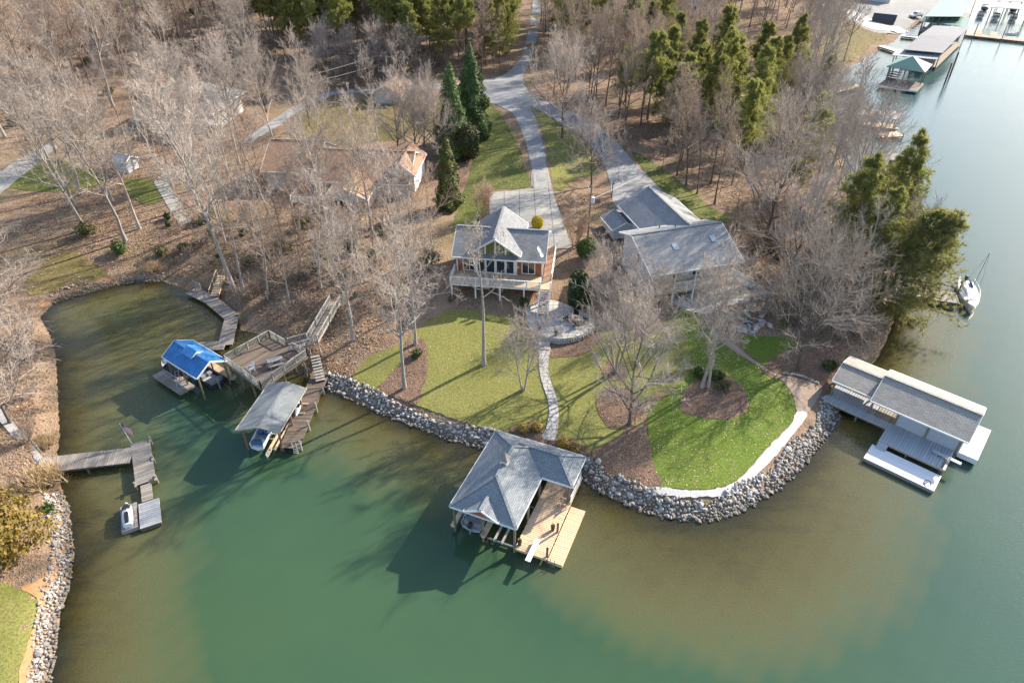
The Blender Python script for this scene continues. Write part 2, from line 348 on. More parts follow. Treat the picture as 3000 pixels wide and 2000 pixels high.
# ------------------------------------------------------------------ water
def water_material():
    m, t, b = nodes('lake_water'); t.nodes.remove(b); out = t.nodes['Material Output']
    tc = _n(t, 'ShaderNodeTexCoord'); v = tc.outputs['Object']
    at = _n(t, 'ShaderNodeAttribute', attribute_name='depth')
    mu = _n(t, 'ShaderNodeMath', operation='MULTIPLY'); t.links.new(at.outputs['Fac'], mu.inputs[0]); mu.inputs[1].default_value = -1/.95
    ex = _n(t, 'ShaderNodeMath', operation='EXPONENT'); t.links.new(mu.outputs[0], ex.inputs[0])     # light left after the way down
    # turbid body: greener where deep, olive where the silt is near
    n1 = noise(t, v, .045, 3, .6)
    deep = mixc(t, ramp(t, n1, [(.35, (0, 0, 0)), (.7, (1, 1, 1))]), (.050, .096, .046), (.038, .083, .047))
    sx = _n(t, 'ShaderNodeSeparateXYZ'); t.links.new(v, sx.inputs[0])
    ow = _n(t, 'ShaderNodeMapRange'); ow.inputs[1].default_value = 10; ow.inputs[2].default_value = 75; t.links.new(sx.outputs[0], ow.inputs[0])
    deep = mixc(t, ow.outputs[0], deep, (.054, .102, .098))     # sky reflection painted into the body colour, bluer towards the east
    dm = _n(t, 'ShaderNodeMapRange'); dm.inputs[1].default_value = .15; dm.inputs[2].default_value = 2.0; t.links.new(at.outputs['Fac'], dm.inputs[0])
    body = mixc(t, dm.outputs[0], (.195, .165, .066), deep)
    df = _n(t, 'ShaderNodeBsdfDiffuse'); t.links.new(body, df.inputs[0])
    tr = _n(t, 'ShaderNodeBsdfTransparent'); tr.inputs[0].default_value = (.86, .88, .74, 1)
    mx = _n(t, 'ShaderNodeMixShader'); t.links.new(ex.outputs[0], mx.inputs[0]); t.links.new(df.outputs[0], mx.inputs[1]); t.links.new(tr.outputs[0], mx.inputs[2])
    # ripples
    mp = _n(t, 'ShaderNodeMapping'); mp.inputs['Scale'].default_value = (1.2, 3.4, 1); mp.inputs['Rotation'].default_value = (0, 0, R(8)); t.links.new(v, mp.inputs[0])
    r1 = noise(t, mp.outputs[0], 1.5, 3, .6); r2 = noise(t, v, 4.5, 2, .5); r3 = noise(t, v, .12, 2, .5)
    ad = _n(t, 'ShaderNodeMath', operation='MULTIPLY_ADD'); t.links.new(r2, ad.inputs[0]); ad.inputs[1].default_value = .3; t.links.new(r1, ad.inputs[2])
    wv = _n(t, 'ShaderNodeMath', operation='MULTIPLY'); t.links.new(ad.outputs[0], wv.inputs[0]); t.links.new(ramp(t, r3, [(.3, (.75,)*3), (.7, (1, 1, 1))]), wv.inputs[1])
    # open water to the east is windier than the sheltered cove
    wr = _n(t, 'ShaderNodeMapRange'); wr.inputs[1].default_value = -20; wr.inputs[2].default_value = 45; wr.inputs[3].default_value = .12; wr.inputs[4].default_value = 1.0; t.links.new(sx.outputs[0], wr.inputs[0])
    w2 = _n(t, 'ShaderNodeMath', operation='MULTIPLY'); t.links.new(wv.outputs[0], w2.inputs[0]); t.links.new(wr.outputs[0], w2.inputs[1])
    bp = _n(t, 'ShaderNodeBump'); bp.inputs['Strength'].default_value = .5; bp.inputs['Distance'].default_value = .05; t.links.new(w2.outputs[0], bp.inputs['Height'])
    gl = _n(t, 'ShaderNodeBsdfGlossy'); gl.inputs['Roughness'].default_value = .05; t.links.new(bp.outputs[0], gl.inputs['Normal'])
    fr = _n(t, 'ShaderNodeFresnel'); fr.inputs[0].default_value = 1.38; t.links.new(bp.outputs[0], fr.inputs['Normal'])
    m2 = _n(t, 'ShaderNodeMixShader'); t.links.new(fr.outputs[0], m2.inputs[0]); t.links.new(mx.outputs[0], m2.inputs[1]); t.links.new(gl.outputs[0], m2.inputs[2])
    t.links.new(m2.outputs[0], out.inputs[0]); return m
F4 = gridfaces(len(xs), len(ys)); keep = (Z.ravel()[F4].min(1) < .12); F4 = F4[keep]
used = np.unique(F4); re = np.full(len(V), -1); re[used] = np.arange(len(used))
WV = V[used].copy(); dep = -WV[:, 2]; WV[:, 2] = 0
wm_ = np_mesh('lake', WV, re[F4], water_material(), True)
at = wm_.attributes.new('depth', 'FLOAT', 'POINT'); at.data.foreach_set('value', np.clip(dep, 0, 9).astype(np.float32))
wat = bpy.data.objects.new('lake_water', wm_); link(wat); wat['kind'] = 'structure'

# ------------------------------------------------------------------ sheets laid on the ground
def smooth_closed(P, n=6):
    P = np.array(P, float); out = []
    for i in range(len(P)):
        p0, p1, p2, p3 = P[i-1], P[i], P[(i+1) % len(P)], P[(i+2) % len(P)]
        for k in range(n):
            t = k/n; out.append(.5*((2*p1)+(-p0+p2)*t+(2*p0-5*p1+4*p2-p3)*t*t+(-p0+3*p1-3*p2+p3)*t**3))
    return np.array(out)
def dens(P, d):
    out = []
    for i in range(len(P)):
        a = P[i]; b = P[(i+1) % len(P)]; n = max(1, int(np.linalg.norm(b-a)/d))
        for k in range(n): out.append(a+(b-a)*k/n)
    return np.array(out)
POLYS = {}
def sheet(name, P, m, off, grid=1.0, smooth=True, jit=0., kind='structure', label=None, cat=None):
    P = np.array(P, float)
    if smooth: P = smooth_closed(P)
    P = dens(P, .45 if np.ptp(P[:, 1]) < 60 else 1.2)
    if jit: P = P+rng.normal(0, jit, P.shape)
    POLYS.setdefault(name, []).append(P)
    lo = P.min(0); hi = P.max(0)
    gx, gy = np.meshgrid(np.arange(lo[0], hi[0], grid), np.arange(lo[1], hi[1], grid), indexing='ij'); q = np.stack([gx.ravel(), gy.ravel()], 1)
    q = q[inpoly(q[:, 0], q[:, 1], P)]
    if len(q): q = q[pdist(q[:, 0], q[:, 1], np.vstack([P, P[:1]])) > grid*.3]
    n = len(P); vs = [Vector(p) for p in P]+[Vector(p) for p in q]
    r = geometry.delaunay_2d_cdt(vs, [(i, (i+1) % n) for i in range(n)], [], 1, 1e-5)
    v2 = np.array([tuple(p) for p in r[0]]); z = height(v2[:, 0], v2[:, 1])+off
    me = pieces_mesh(name, np.column_stack([v2, z]), r[2], m)
    me.polygons.foreach_set('use_smooth', [True]*len(me.polygons))
    if me.polygons and me.polygons[0].normal.z < 0: me.flip_normals()
    o = bpy.data.objects.new(name, me); link(o); o['kind'] = kind
    return o
def grass(name, a, b_, c_):
    m, t, b = nodes(name); tc = _n(t, 'ShaderNodeTexCoord'); v = tc.outputs['Object']
    n1 = noise(t, v, .16, 3, .6); n2 = noise(t, v, 1.3, 4, .75); n3 = noise(t, v, 4.5, 3, .8)
    c = mixc(t, ramp(t, n1, [(.35, (0, 0, 0)), (.68, (1, 1, 1))]), a, b_)
    c = mixc(t, ramp(t, n2, [(.4, (0, 0, 0)), (.75, (.7,)*3)]), c, c_)
    c = mixc(t, ramp(t, n3, [(.38, (.75,)*3), (.6, (0, 0, 0))]), c, tuple(x*.5 for x in a))
    t.links.new(c, b.inputs['Base Color']); b.inputs['Roughness'].default_value = .9; b.inputs['Specular IOR Level'].default_value = .15
    bumpn(t, n3, .8, .06, b); return m
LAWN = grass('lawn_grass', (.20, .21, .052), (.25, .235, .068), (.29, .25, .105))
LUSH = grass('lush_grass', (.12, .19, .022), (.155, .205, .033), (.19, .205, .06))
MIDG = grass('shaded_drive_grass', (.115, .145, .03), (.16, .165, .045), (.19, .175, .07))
DRYG = grass('dry_grass', (.20, .155, .06), (.165, .155, .05), (.28, .185, .09))
MULCH = mat('bark_mulch', (.29, .19, .135), (.18, .115, .082), 7, .95, .9, .06, big=.5, spec=.1)
ASPH = mat('gravel_asphalt', (.37, .365, .355), (.28, .278, .275), 4, .95, .5, .02, big=.25, spec=.1)
CONC = mat('pale_concrete', (.41, .39, .35), (.32, .305, .275), 1.4, .9, .2, .01, big=.2, spec=.2)
GRAV = mat('white_gravel', (.60, .59, .565), (.38, .37, .355), 7, .9, .9, .05, spec=.2)
CLAY = mat('orange_clay', (.48, .25, .12), (.34, .18, .09), 3, .95, .4, .03, spec=.1)
DIRT = mat('tan_path_grit', (.36, .28, .215), (.27, .20, .155), 5, .95, .5, .03, spec=.1)
H = hit_poly
main_lawn = H([(1033,1103),(1075,1050),(1170,1008),(1222,968),(1260,938),(1330,905),(1480,925),(1560,945),(1600,1000),(1700,1010),(1790,960),(1900,985),(1990,905),(2012,990),(2020,1080),(1990,1130),(1900,1165),
 (1880,1240),(1862,1330),(1790,1385),(1700,1330),(1560,1292),(1462,1268),(1342,1232),(1223,1188),(1165,1168),(1104,1144),(1050,1122)])
sheet('lawn', main_lawn, LAWN, .03, jit=.05)
right_lawn = H([(2000,900),(2040,903),(2075,950),(2150,1012),(2232,1078),(2288,1112),(2322,1160),(2333,1207),(2314,1243),(2270,1287),(2225,1337),(2167,1399),(2113,1426),(2046,1433),(1975,1430),(1935,1424),(1915,1370),(1900,1280),(1905,1200),(1960,1150),(2020,1090),(2012,990)])
sheet('lawn', right_lawn, LUSH, .045, jit=.05)
sheet('lawn', H([(2165,992),(2240,985),(2330,1000),(2310,1050),(2260,1075),(2215,1055)]), LUSH, .04, jit=.08)
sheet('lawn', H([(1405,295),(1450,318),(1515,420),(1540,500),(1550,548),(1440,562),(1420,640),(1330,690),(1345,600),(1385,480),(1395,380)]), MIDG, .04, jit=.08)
sheet('lawn', H([(1505,295),(1560,312),(1650,362),(1720,430),(1755,500),(1690,525),(1640,560),(1616,520),(1600,420),(1565,335)]), LAWN, .04, jit=.08)
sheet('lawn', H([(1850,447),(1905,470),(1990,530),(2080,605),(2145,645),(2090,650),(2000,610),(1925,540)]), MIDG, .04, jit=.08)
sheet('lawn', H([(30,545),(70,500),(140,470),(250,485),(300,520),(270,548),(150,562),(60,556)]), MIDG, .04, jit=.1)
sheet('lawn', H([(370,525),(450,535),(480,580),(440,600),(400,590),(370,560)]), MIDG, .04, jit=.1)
sheet('lawn', H([(90,800),(200,735),(270,770),(310,800),(240,832),(150,858),(80,865)]), DRYG, .04, jit=.12)
sheet('lawn', H([(-160,1700),(-60,1690),(60,1725),(118,1752),(100,1830),(72,1930),(55,2000),(35,2100),(20,2250),(-200,2250)]), LAWN, .04, jit=.05)
sheet('clay_bank', H([(60,1722),(118,1700),(150,1655),(165,1600),(180,1640),(150,1720),(128,1780),(108,1860),(88,1950),(70,2100),(55,2200),(35,2200),(58,1985),(75,1910),(100,1830),(112,1760)]), CLAY, .06, jit=.06)
sheet('clay_bank', H([(120,905),(160,875),(220,855),(330,825),(400,812),(480,815),(470,800),(380,800),(260,828),(150,868),(110,895)]), CLAY, .05, jit=.1)
# mulch and leaf beds
MB_ = lambda pts: sheet('mulch_bed', H(pts), MULCH, .075, jit=.07)
MB_([(1190,1003),(1228,992),(1250,1008),(1252,1090),(1236,1150),(1220,1186),(1165,1169),(1104,1146),(1152,1092),(1178,1060)])
MB_([(1490,1258),(1540,1240),(1585,1240),(1600,1280),(1640,1275),(1700,1300),(1745,1345),(1660,1345),(1560,1300)])
MB_([(1765,1095),(1785,1062),(1820,1062),(1838,1090),(1820,1112),(1785,1115)])
MB_([(1750,1170),(1795,1130),(1865,1160),(1882,1215),(1845,1250),(1790,1255),(1757,1215)])
MB_([(1712,1345),(1790,1292),(1850,1248),(1893,1268),(1908,1330),(1920,1380),(1938,1428),(1870,1438),(1782,1397)])
MB_([(1990,1190),(2010,1140),(2070,1100),(2115,1098),(2165,1125),(2192,1170),(2185,1205),(2140,1228),(2070,1225),(2015,1212)])
MB_([(1598,1012),(1640,1010),(1700,1002),(1738,970),(1760,985),(1745,1018),(1700,1042),(1640,1048),(1610,1045)])
MB_([(2230,1085),(2290,1035),(2370,1020),(2440,1050),(2480,1120),(2430,1160),(2380,1140),(2300,1118)])
sheet('gravel_edging', H([(1886,1436),(1935,1428),(1980,1434),(2046,1437),(2113,1430),(2167,1403),(2225,1341),(2270,1291),(2314,1247),(2334,1209),(2360,1208),(2362,1226),(2316,1282),(2250,1360),(2182,1424),(2140,1452),(2060,1458),(2000,1459),(1935,1450)]), GRAV, .10, jit=.05)
sheet('garden_path', H([(2050,905),(2085,915),(2105,960),(2147,1008),(2262,1090),(2322,1106),(2405,1128),(2397,1165),(2362,1212),(2334,1207),(2323,1160),(2289,1113),(2238,1084),(2118,1008),(2075,960)]), DIRT, .085, jit=.03)
# roads
sheet('road', H([(700,424),(770,370),(860,312),(930,280),(1020,266),(1240,250),(1308,246),(1401,238),(1466,224),(1503,198),(1530,160),(1546,100),(1558,40),(1566,-30),(1592,-30),(1584,40),(1572,120),(1556,176),(1532,230),(1545,262),(1580,292),(1545,304),(1525,288),(1456,306),(1425,293),(1401,275),(1301,266),(1240,261),(1030,274),(945,292),(880,326),(790,385),(712,434)]), ASPH, .05, 2., jit=.08)
sheet('driveway', H([(1540,300),(1600,298),(1650,320),(1730,350),(1790,402),(1845,462),(1917,537),(1990,640),(1860,650),(1800,600),(1788,540),(1768,480),(1735,432),(1690,390),(1625,350)]), ASPH, .06, jit=.05)
sheet('driveway', H([(1455,304),(1525,284),(1562,332),(1590,420),(1602,492),(1612,545),(1560,550),(1556,490),(1540,420),(1503,335)]), ASPH, .065, jit=.04)
# concrete drive: separate cast slabs with open joints
drive = thing('concrete_driveway', 'pale concrete driveway slabs behind the brick house', 'driveway', tuple(hit(1560, 620)))
DP = H([(1434,566),(1500,560),(1562,553),(1560,492),(1604,492),(1616,550),(1645,635),(1674,728),(1606,732),(1598,690),(1434,660)])
SL = 2.6; a0 = DP.min(0); a1 = DP.max(0)
def clip_convexish(cell, poly):
    """Sutherland-Hodgman: poly clipped by the convex cell"""
    out = [np.array(p) for p in poly]
    for i in range(len(cell)):
        a = np.array(cell[i]); b = np.array(cell[(i+1) % len(cell)]); n = np.array([-(b-a)[1], (b-a)[0]]); res = []
        for k in range(len(out)):
            p, q = out[k], out[(k+1) % len(out)]; dp, dq = (p-a)@n, (q-a)@n
            if dp >= 0: res.append(p)
            if (dp >= 0) != (dq >= 0): res.append(p+(q-p)*dp/(dp-dq))
        out = res
        if len(out) < 3: return []
    return out
for i in range(int((a1[0]-a0[0])/SL)+1):
    for j in range(int((a1[1]-a0[1])/(SL*1.3))+1):
        x, y = a0[0]+i*SL, a0[1]+j*SL*1.3; e = .035
        pc = clip_convexish([(x+e, y+e), (x+SL-e, y+e), (x+SL-e, y+SL*1.3-e), (x+e, y+SL*1.3-e)], DP)
        if len(pc) < 3: continue
        q = [(p[0], p[1], hz(p[0], p[1])+.10) for p in pc]
        ar = sum(q[k][0]*q[(k+1) % len(q)][1]-q[(k+1) % len(q)][0]*q[k][1] for k in range(len(q)))
        if abs(ar) < .3: continue
        part(MB().sheet(q if ar > 0 else q[::-1], .25), 'slab', CONC, drive)
POLYS['concrete'] = [DP]
sheet('path', H([(-40,545),(20,490),(85,448),(150,418),(165,436),(120,470),(60,520),(-40,600)]), ASPH, .05, jit=.05)
sheet('path', H([(450,532),(484,526),(520,580),(565,650),(528,662),(488,600)]), CONC, .07, smooth=False)
sheet('car_park', H([(2380,-30),(2420,30),(2490,62),(2560,95),(2622,100),(2660,82),(2715,40),(2750,10),(2800,-30),(2780,-60),(2400,-60)]), mat('pale_gravel_lot', (.36, .35, .335), (.28, .27, .26), .5, .95, .3, .03, big=.05), .06, 3.)
sheet('driveway', H([(2465,22),(2520,40),(2560,60),(2600,75),(2660,92),(2640,100),(2560,88),(2500,62),(2470,45)]), mat('bleached_concrete', (.52, .50, .46), (.43, .41, .38), .6, .9), .12, 3.)
sheet('bare_clearing', H([(2400,140),(2460,75),(2520,62),(2560,85),(2600,105),(2560,140),(2500,175),(2440,195)]), DRYG, .05, 2., jit=.2)
sheet('bare_clearing', H([(880,345),(960,300),(1060,290),(1240,285),(1300,300),(1290,360),(1200,400),(1060,420),(900,430),(850,400)]), DRYG, .04, 2., jit=.2)

# ------------------------------------------------------------------ stone pieces
def rock_mesh(name, seed, m, flat=.7):
    r = random.Random(seed); bm = bmesh.new(); bmesh.ops.create_icosphere(bm, subdivisions=1, radius=.5)
    for v in bm.verts: v.co *= r.uniform(.62, 1.3)
    ax = Vector((r.uniform(-1, 1), r.uniform(-1, 1), r.uniform(-.3, 1))).normalized()
    for v in bm.verts:
        d = v.co.dot(ax)
        if d > .22: v.co -= ax*(d-.22)
        v.co = Vector((v.co.x*1.15, v.co.y*.9, v.co.z*flat))
    me = bpy.data.meshes.new(name); bm.to_mesh(me); bm.free(); me.materials.append(m); return me
def stone_material(name, stops):
    m, t, b = nodes(name); oi = _n(t, 'ShaderNodeObjectInfo'); ge = _n(t, 'ShaderNodeNewGeometry'); tc = _n(t, 'ShaderNodeTexCoord')
    ad = _n(t, 'ShaderNodeMath', operation='ADD'); t.links.new(oi.outputs['Random'], ad.inputs[0]); t.links.new(ge.outputs['Random Per Island'], ad.inputs[1])
    fr = _n(t, 'ShaderNodeMath', operation='FRACT'); t.links.new(ad.outputs[0], fr.inputs[0])
    c = ramp(t, fr.outputs[0], stops); n = noise(t, tc.outputs['Object'], 6, 5)
    c = mixc(t, ramp(t, n, [(.4, (0, 0, 0)), (.7, (.5,)*3)]), c, (.2, .185, .17))
    sz = _n(t, 'ShaderNodeSeparateXYZ'); t.links.new(ge.outputs['Position'], sz.inputs[0]); wz = _n(t, 'ShaderNodeMapRange'); wz.inputs[1].default_value = .14; wz.inputs[2].default_value = .42; wz.inputs[3].default_value = .75; wz.inputs[4].default_value = 0; t.links.new(sz.outputs[2], wz.inputs[0])
    c = mixc(t, wz.outputs[0], c, (.075, .062, .045))     # wet, algae-stained at the waterline
    t.links.new(c, b.inputs['Base Color']); b.inputs['Roughness'].default_value = .85; bumpn(t, n, .5, .05, b); return m
STONE = stone_material('riprap_stone', [(0, (.25, .225, .20)), (.3, (.36, .33, .305)), (.6, (.45, .42, .395)), (.85, (.33, .275, .22)), (1, (.50, .465, .43))])
PEBB = stone_material('tan_cobble', [(0, (.34, .25, .18)), (.5, (.45, .36, .28)), (1, (.38, .30, .23))])
WALLST = stone_material('wall_stone', [(0, (.40, .38, .35)), (.5, (.52, .50, .47)), (1, (.33, .31, .29))])
ROCKS = [rock_mesh('stone', 100+i, STONE) for i in range(10)]
COB = [rock_mesh('stone', 200+i, PEBB) for i in range(6)]
def join_copies(name, protos, T, m, parent=None, kind='stuff'):
    """T: list of (proto index, loc, rotz, rx, scale) -> one mesh"""
    Vs, Fs, o = [], [], 0
    cache = []
    for p in protos:
        v = np.empty(len(p.vertices)*3, np.float32); p.vertices.foreach_get('co', v); f = np.array([list(q.vertices) for q in p.polygons]); cache.append((v.reshape(-1, 3), f))
    for k, loc, rz, rx, s in T:
        v, f = cache[k]; M = np.array(Matrix.Rotation(rz, 3, 'Z') @ Matrix.Rotation(rx, 3, 'X')); Vs.append((v*s) @ M.T+loc); Fs.append(f+o); o += len(v)
    me = np_mesh(name, np.vstack(Vs), np.vstack(Fs), m); ob = bpy.data.objects.new(name, me); link(ob, parent); ob['kind'] = kind; return ob
def riprap(label, i0, i1, wid, size, sp, protos, m, cat='stone bank', below=.35):
    line = shore[i0:i1+1]; org = line.mean(0); o3 = (org[0], org[1], .2)
    root = thing('riprap_bank', label, cat, o3)
    lo = line.min(0)-wid-2; hi = line.max(0)+wid+2
    gx, gy = np.meshgrid(np.arange(lo[0], hi[0], sp), np.arange(lo[1], hi[1], sp), indexing='ij'); x = gx.ravel()+rng.uniform(-.42, .42, gx.size)*sp; y = gy.ravel()+rng.uniform(-.42, .42, gx.size)*sp
    d = pdist(x, y, line); full = pdist(x, y, shore); ins = inpoly(x, y, land); sd = np.where(ins, d, -d)
    ew = wid*(1+.18*np.sin(x*.6+y*.4)+rng.normal(0, .06, x.size))
    k = (np.abs(d-full) < 1e-6) & (sd > -below*rng.uniform(.3, 1.1, x.size)) & (sd < ew); x, y, sd = x[k], y[k], sd[k]
    z = height(x, y); T = []
    for a, b, c in zip(x, y, z):
        s = size*min(2.0, max(.5, rnd.lognormvariate(-.05, .33))); T.append((rnd.randrange(len(protos)), np.array([a, b, c+s*.12+rnd.uniform(0, .1)]), rnd.uniform(0, 6.28), rnd.uniform(-.7, .7), s))
    key = sorted(range(len(T)), key=lambda q: -T[q][4]/max(1, math.hypot(*(T[q][1]-np.array([0, 0, 55])))))
    for q in key[:300]:
        p, loc, rz, rx, s = T[q]; piece(protos[p], 'stone', root, loc, (rx, 0, rz), (s, s, s))
    rest = [T[q] for q in key[300:]]
    if rest:
        rest = [(p, l-ORG[root.name], a, b, s) for p, l, a, b, s in rest]; join_copies('stone_fill', protos, rest, m, root)
    return root
riprap('bank of grey riprap stones along the shore left of the hip-roofed boathouse', 31, 39, 1.75, .38, .29, ROCKS, STONE)
riprap('wide curved bank of grey riprap stones below the white gravel edging', 40, 54, 1.9, .38, .29, ROCKS, STONE)
riprap('bank of pale riprap stones along the shore at the lower left corner', 1, 8, 1.35, .32, .25, ROCKS, STONE, below=.15)
riprap('strip of small tan cobbles along the head of the shallow cove', 16, 21, 1.5, .27, .25, COB, PEBB, below=.2)

# ------------------------------------------------------------------ fallen leaves: uncountable
def leafmat(name, stops):
    m, t, b = nodes(name); ge = _n(t, 'ShaderNodeNewGeometry'); c = ramp(t, ge.outputs['Random Per Island'], stops)
    t.links.new(c, b.inputs['Base Color']); b.inputs['Roughness'].default_value = .8; b.inputs['Specular IOR Level'].default_value = .2; return m
def quads(pos, size, tilt, asp=.7):
    n = len(pos); a = rng.uniform(0, 6.283, n); u = np.stack([np.cos(a), np.sin(a), rng.normal(0, tilt, n)], 1); w_ = np.stack([-np.sin(a), np.cos(a), rng.normal(0, tilt, n)], 1)
    s = (size*rng.uniform(.6, 1.4, n))[:, None]; u = u*s*.5; w_ = w_*s*.5*asp
    Vv = np.stack([pos-u, pos-w_, pos+u, pos+w_], 1).reshape(-1, 3); return Vv, np.arange(4*n).reshape(-1, 4)
def scatter_leaves(name, polys, n, size, m, off, avoid=()):
    P = []
    for pl in polys:
        lo = pl.min(0); hi = pl.max(0); ar = abs(np.sum(pl[:, 0]*np.roll(pl[:, 1], -1)-np.roll(pl[:, 0], -1)*pl[:, 1]))/2
        k = int(n*ar/sum(abs(np.sum(q[:, 0]*np.roll(q[:, 1], -1)-np.roll(q[:, 0], -1)*q[:, 1]))/2 for q in polys)*(hi-lo).prod()/max(ar, 1))
        x = rng.uniform(lo[0], hi[0], k); y = rng.uniform(lo[1], hi[1], k); ok = inpoly(x, y, pl)
        for av in avoid: ok &= ~inpoly(x, y, av)
        x, y = x[ok], y[ok]; P.append(np.stack([x, y, height(x, y)+off], 1))
    P = np.vstack(P); P = P[P[:, 2] > .25]; Vv, Ff = quads(P, size, .3)
    o = bpy.data.objects.new(name, np_mesh(name, Vv, Ff, m)); link(o); o['kind'] = 'stuff'; return o
TANLEAF = leafmat('dry_tan_leaf', [(0, (.34, .22, .11)), (.5, (.48, .34, .19)), (1, (.58, .46, .3))])
BRNLEAF = leafmat('brown_oak_leaf', [(0, (.10, .06, .038)), (.4, (.20, .125, .08)), (.8, (.31, .20, .125)), (1, (.45, .34, .235))])
scatter_leaves('fallen_leaves', POLYS['lawn'][1:2], 1500, .16, TANLEAF, .07)
scatter_leaves('fallen_leaves', POLYS['lawn'][0:1], 1300, .13, TANLEAF, .06)
scatter_leaves('fallen_leaves', POLYS['mulch_bed'], 9000, .15, BRNLEAF, .10)
NOLEAF = sum((POLYS[k] for k in ('lawn', 'road', 'driveway', 'concrete', 'path', 'garden_path', 'mulch_bed', 'gravel_edging')), [])
wood_polys = [H(p) for p in ([(100,560),(420,480),(560,620),(800,600),(1000,640),(1300,690),(1270,900),(1100,1010),(1010,1100),(930,1080),(760,930),(560,810),(250,790),(60,720)],
    [(0,900),(120,930),(150,1100),(160,1300),(150,1380),(0,1400),(-60,1200)],
    [(1720,560),(1900,640),(1720,760),(1640,720),(1600,900),(1560,860),(1600,620)],
    [(1950,560),(2200,680),(2260,760),(2400,900),(2580,950),(2540,1060),(2430,1100),(2260,1000),(2100,900),(2180,820),(2120,700)],
    [(1800,360),(2000,300),(2350,280),(2450,450),(2560,800),(2380,880),(2140,640),(1900,440)])]
scatter_leaves('fallen_leaves', POLYS['bare_clearing']+POLYS['lawn'][3:9], 5000, .3, BRNLEAF, .07)
scatter_leaves('leaf_litter', wood_polys, 42000, .26, BRNLEAF, .05, avoid=NOLEAF)
# ================================================================== BUILDINGS
SH_GREY = lambda: shingle('grey_shingles', (.26, .265, .27), (.17, .175, .18))
SH_BLUE = lambda: shingle('slate_grey_shingles', (.25, .27, .285), (.175, .19, .205), stain=.35)
SH_NB = lambda: shingle('weathered_shingles', (.29, .295, .295), (.215, .22, .22), stain=.6)
SH_TAN = lambda: shingle('tan_grey_shingles', (.36, .335, .30), (.25, .23, .205), .22, .55, .4)
SH_BROWN = lambda: shingle('brown_shingles', (.38, .235, .15), (.29, .17, .105), stain=.4)
BRICK = lambda: brickmat('red_brick', (.46, .165, .07), (.36, .12, .055), None)
SIDING = lambda: mat('pale_siding', (.60, .60, .60), (.55, .55, .555), 3, .6, .3, .02, stretch=(.2, .2, 9))
def gable_roof(F, parent, u0, u1, v0, vr, v1, ze0, zr, ze1, m, th=.16, trim=None, name='roof', cap=True):
    mb = MB()
    mb.sheet([F(u0, v0, ze0), F(u1, v0, ze0), F(u1, vr, zr), F(u0, vr, zr)], th)
    mb.sheet([F(u0, vr, zr), F(u1, vr, zr), F(u1, v1, ze1), F(u0, v1, ze1)], th)
    r = part(mb, name, m, parent); t = .05
    if cap: part(MB().beam(F(u0, vr, zr+.03), F(u1, vr, zr+.03), .32, .07), 'ridge_cap', m, r)
    fb = MB(); q = trim or WHITE()
    fb.beam(F(u0, v0-t, ze0-th*.7), F(u1, v0-t, ze0-th*.7), .07, .2); fb.beam(F(u0, v1+t, ze1-th*.7), F(u1, v1+t, ze1-th*.7), .07, .2)
    for u in (u0-t, u1+t):
        fb.beam(F(u, v0, ze0-th*.6), F(u, vr, zr-th*.6), .07, .2); fb.beam(F(u, vr, zr-th*.6), F(u, v1, ze1-th*.6), .07, .2)
    part(fb, 'fascia', q, r); return r
def hip_roof(F, parent, u0, u1, v0, v1, ze, zr, m, ins=None, th=.16, ends=(True, True), trim=None, along='v', name='roof', caps=True):
    """hip roof with the ridge along v (or u)"""
    if along == 'u': Q = lambda a, b, z: F(b, a, z); a0, a1, b0, b1 = v0, v1, u0, u1
    else: Q = F; a0, a1, b0, b1 = u0, u1, v0, v1
    am = (a0+a1)/2; ins = (a1-a0)/2 if ins is None else ins
    r0 = b0+(ins if ends[0] else 0); r1 = b1-(ins if ends[1] else 0); mb = MB()
    def S(pts):
        P = [np.array(p) for p in pts]; n = np.cross(P[1]-P[0], P[2]-P[0]); mb.sheet(pts if n[2] > 0 else pts[::-1], th)
    S([Q(a0, b0, ze), Q(am, r0, zr), Q(am, r1, zr), Q(a0, b1, ze)]); S([Q(a1, b0, ze), Q(a1, b1, ze), Q(am, r1, zr), Q(am, r0, zr)])
    if ends[0]: S([Q(a0, b0, ze), Q(a1, b0, ze), Q(am, r0, zr)])
    if ends[1]: S([Q(a0, b1, ze), Q(am, r1, zr), Q(a1, b1, ze)])
    r = part(mb, name, m, parent)
    if caps:
        for p, q in [((am, r0), (am, r1))]+([((a0, b0), (am, r0)), ((a1, b0), (am, r0))] if ends[0] else [])+([((a0, b1), (am, r1)), ((a1, b1), (am, r1))] if ends[1] else []):
            za = zr if p[0] == am else ze; zb = zr
            if abs(p[0]-q[0])+abs(p[1]-q[1]) > .05: part(MB().beam(Q(*p, za+.03), Q(*q, zb+.03), .28, .07), 'ridge_cap', m, r)
    fb = MB(); q = trim or WHITE()
    fb.beam(Q(a0-.04, b0, ze-.1), Q(a0-.04, b1, ze-.1), .07, .2); fb.beam(Q(a1+.04, b0, ze-.1), Q(a1+.04, b1, ze-.1), .07, .2)
    if ends[0]: fb.beam(Q(a0, b0-.04, ze-.1), Q(a1, b0-.04, ze-.1), .07, .2)
    if ends[1]: fb.beam(Q(a0, b1+.04, ze-.1), Q(a1, b1+.04, ze-.1), .07, .2)
    part(fb, 'fascia', q, r); return r
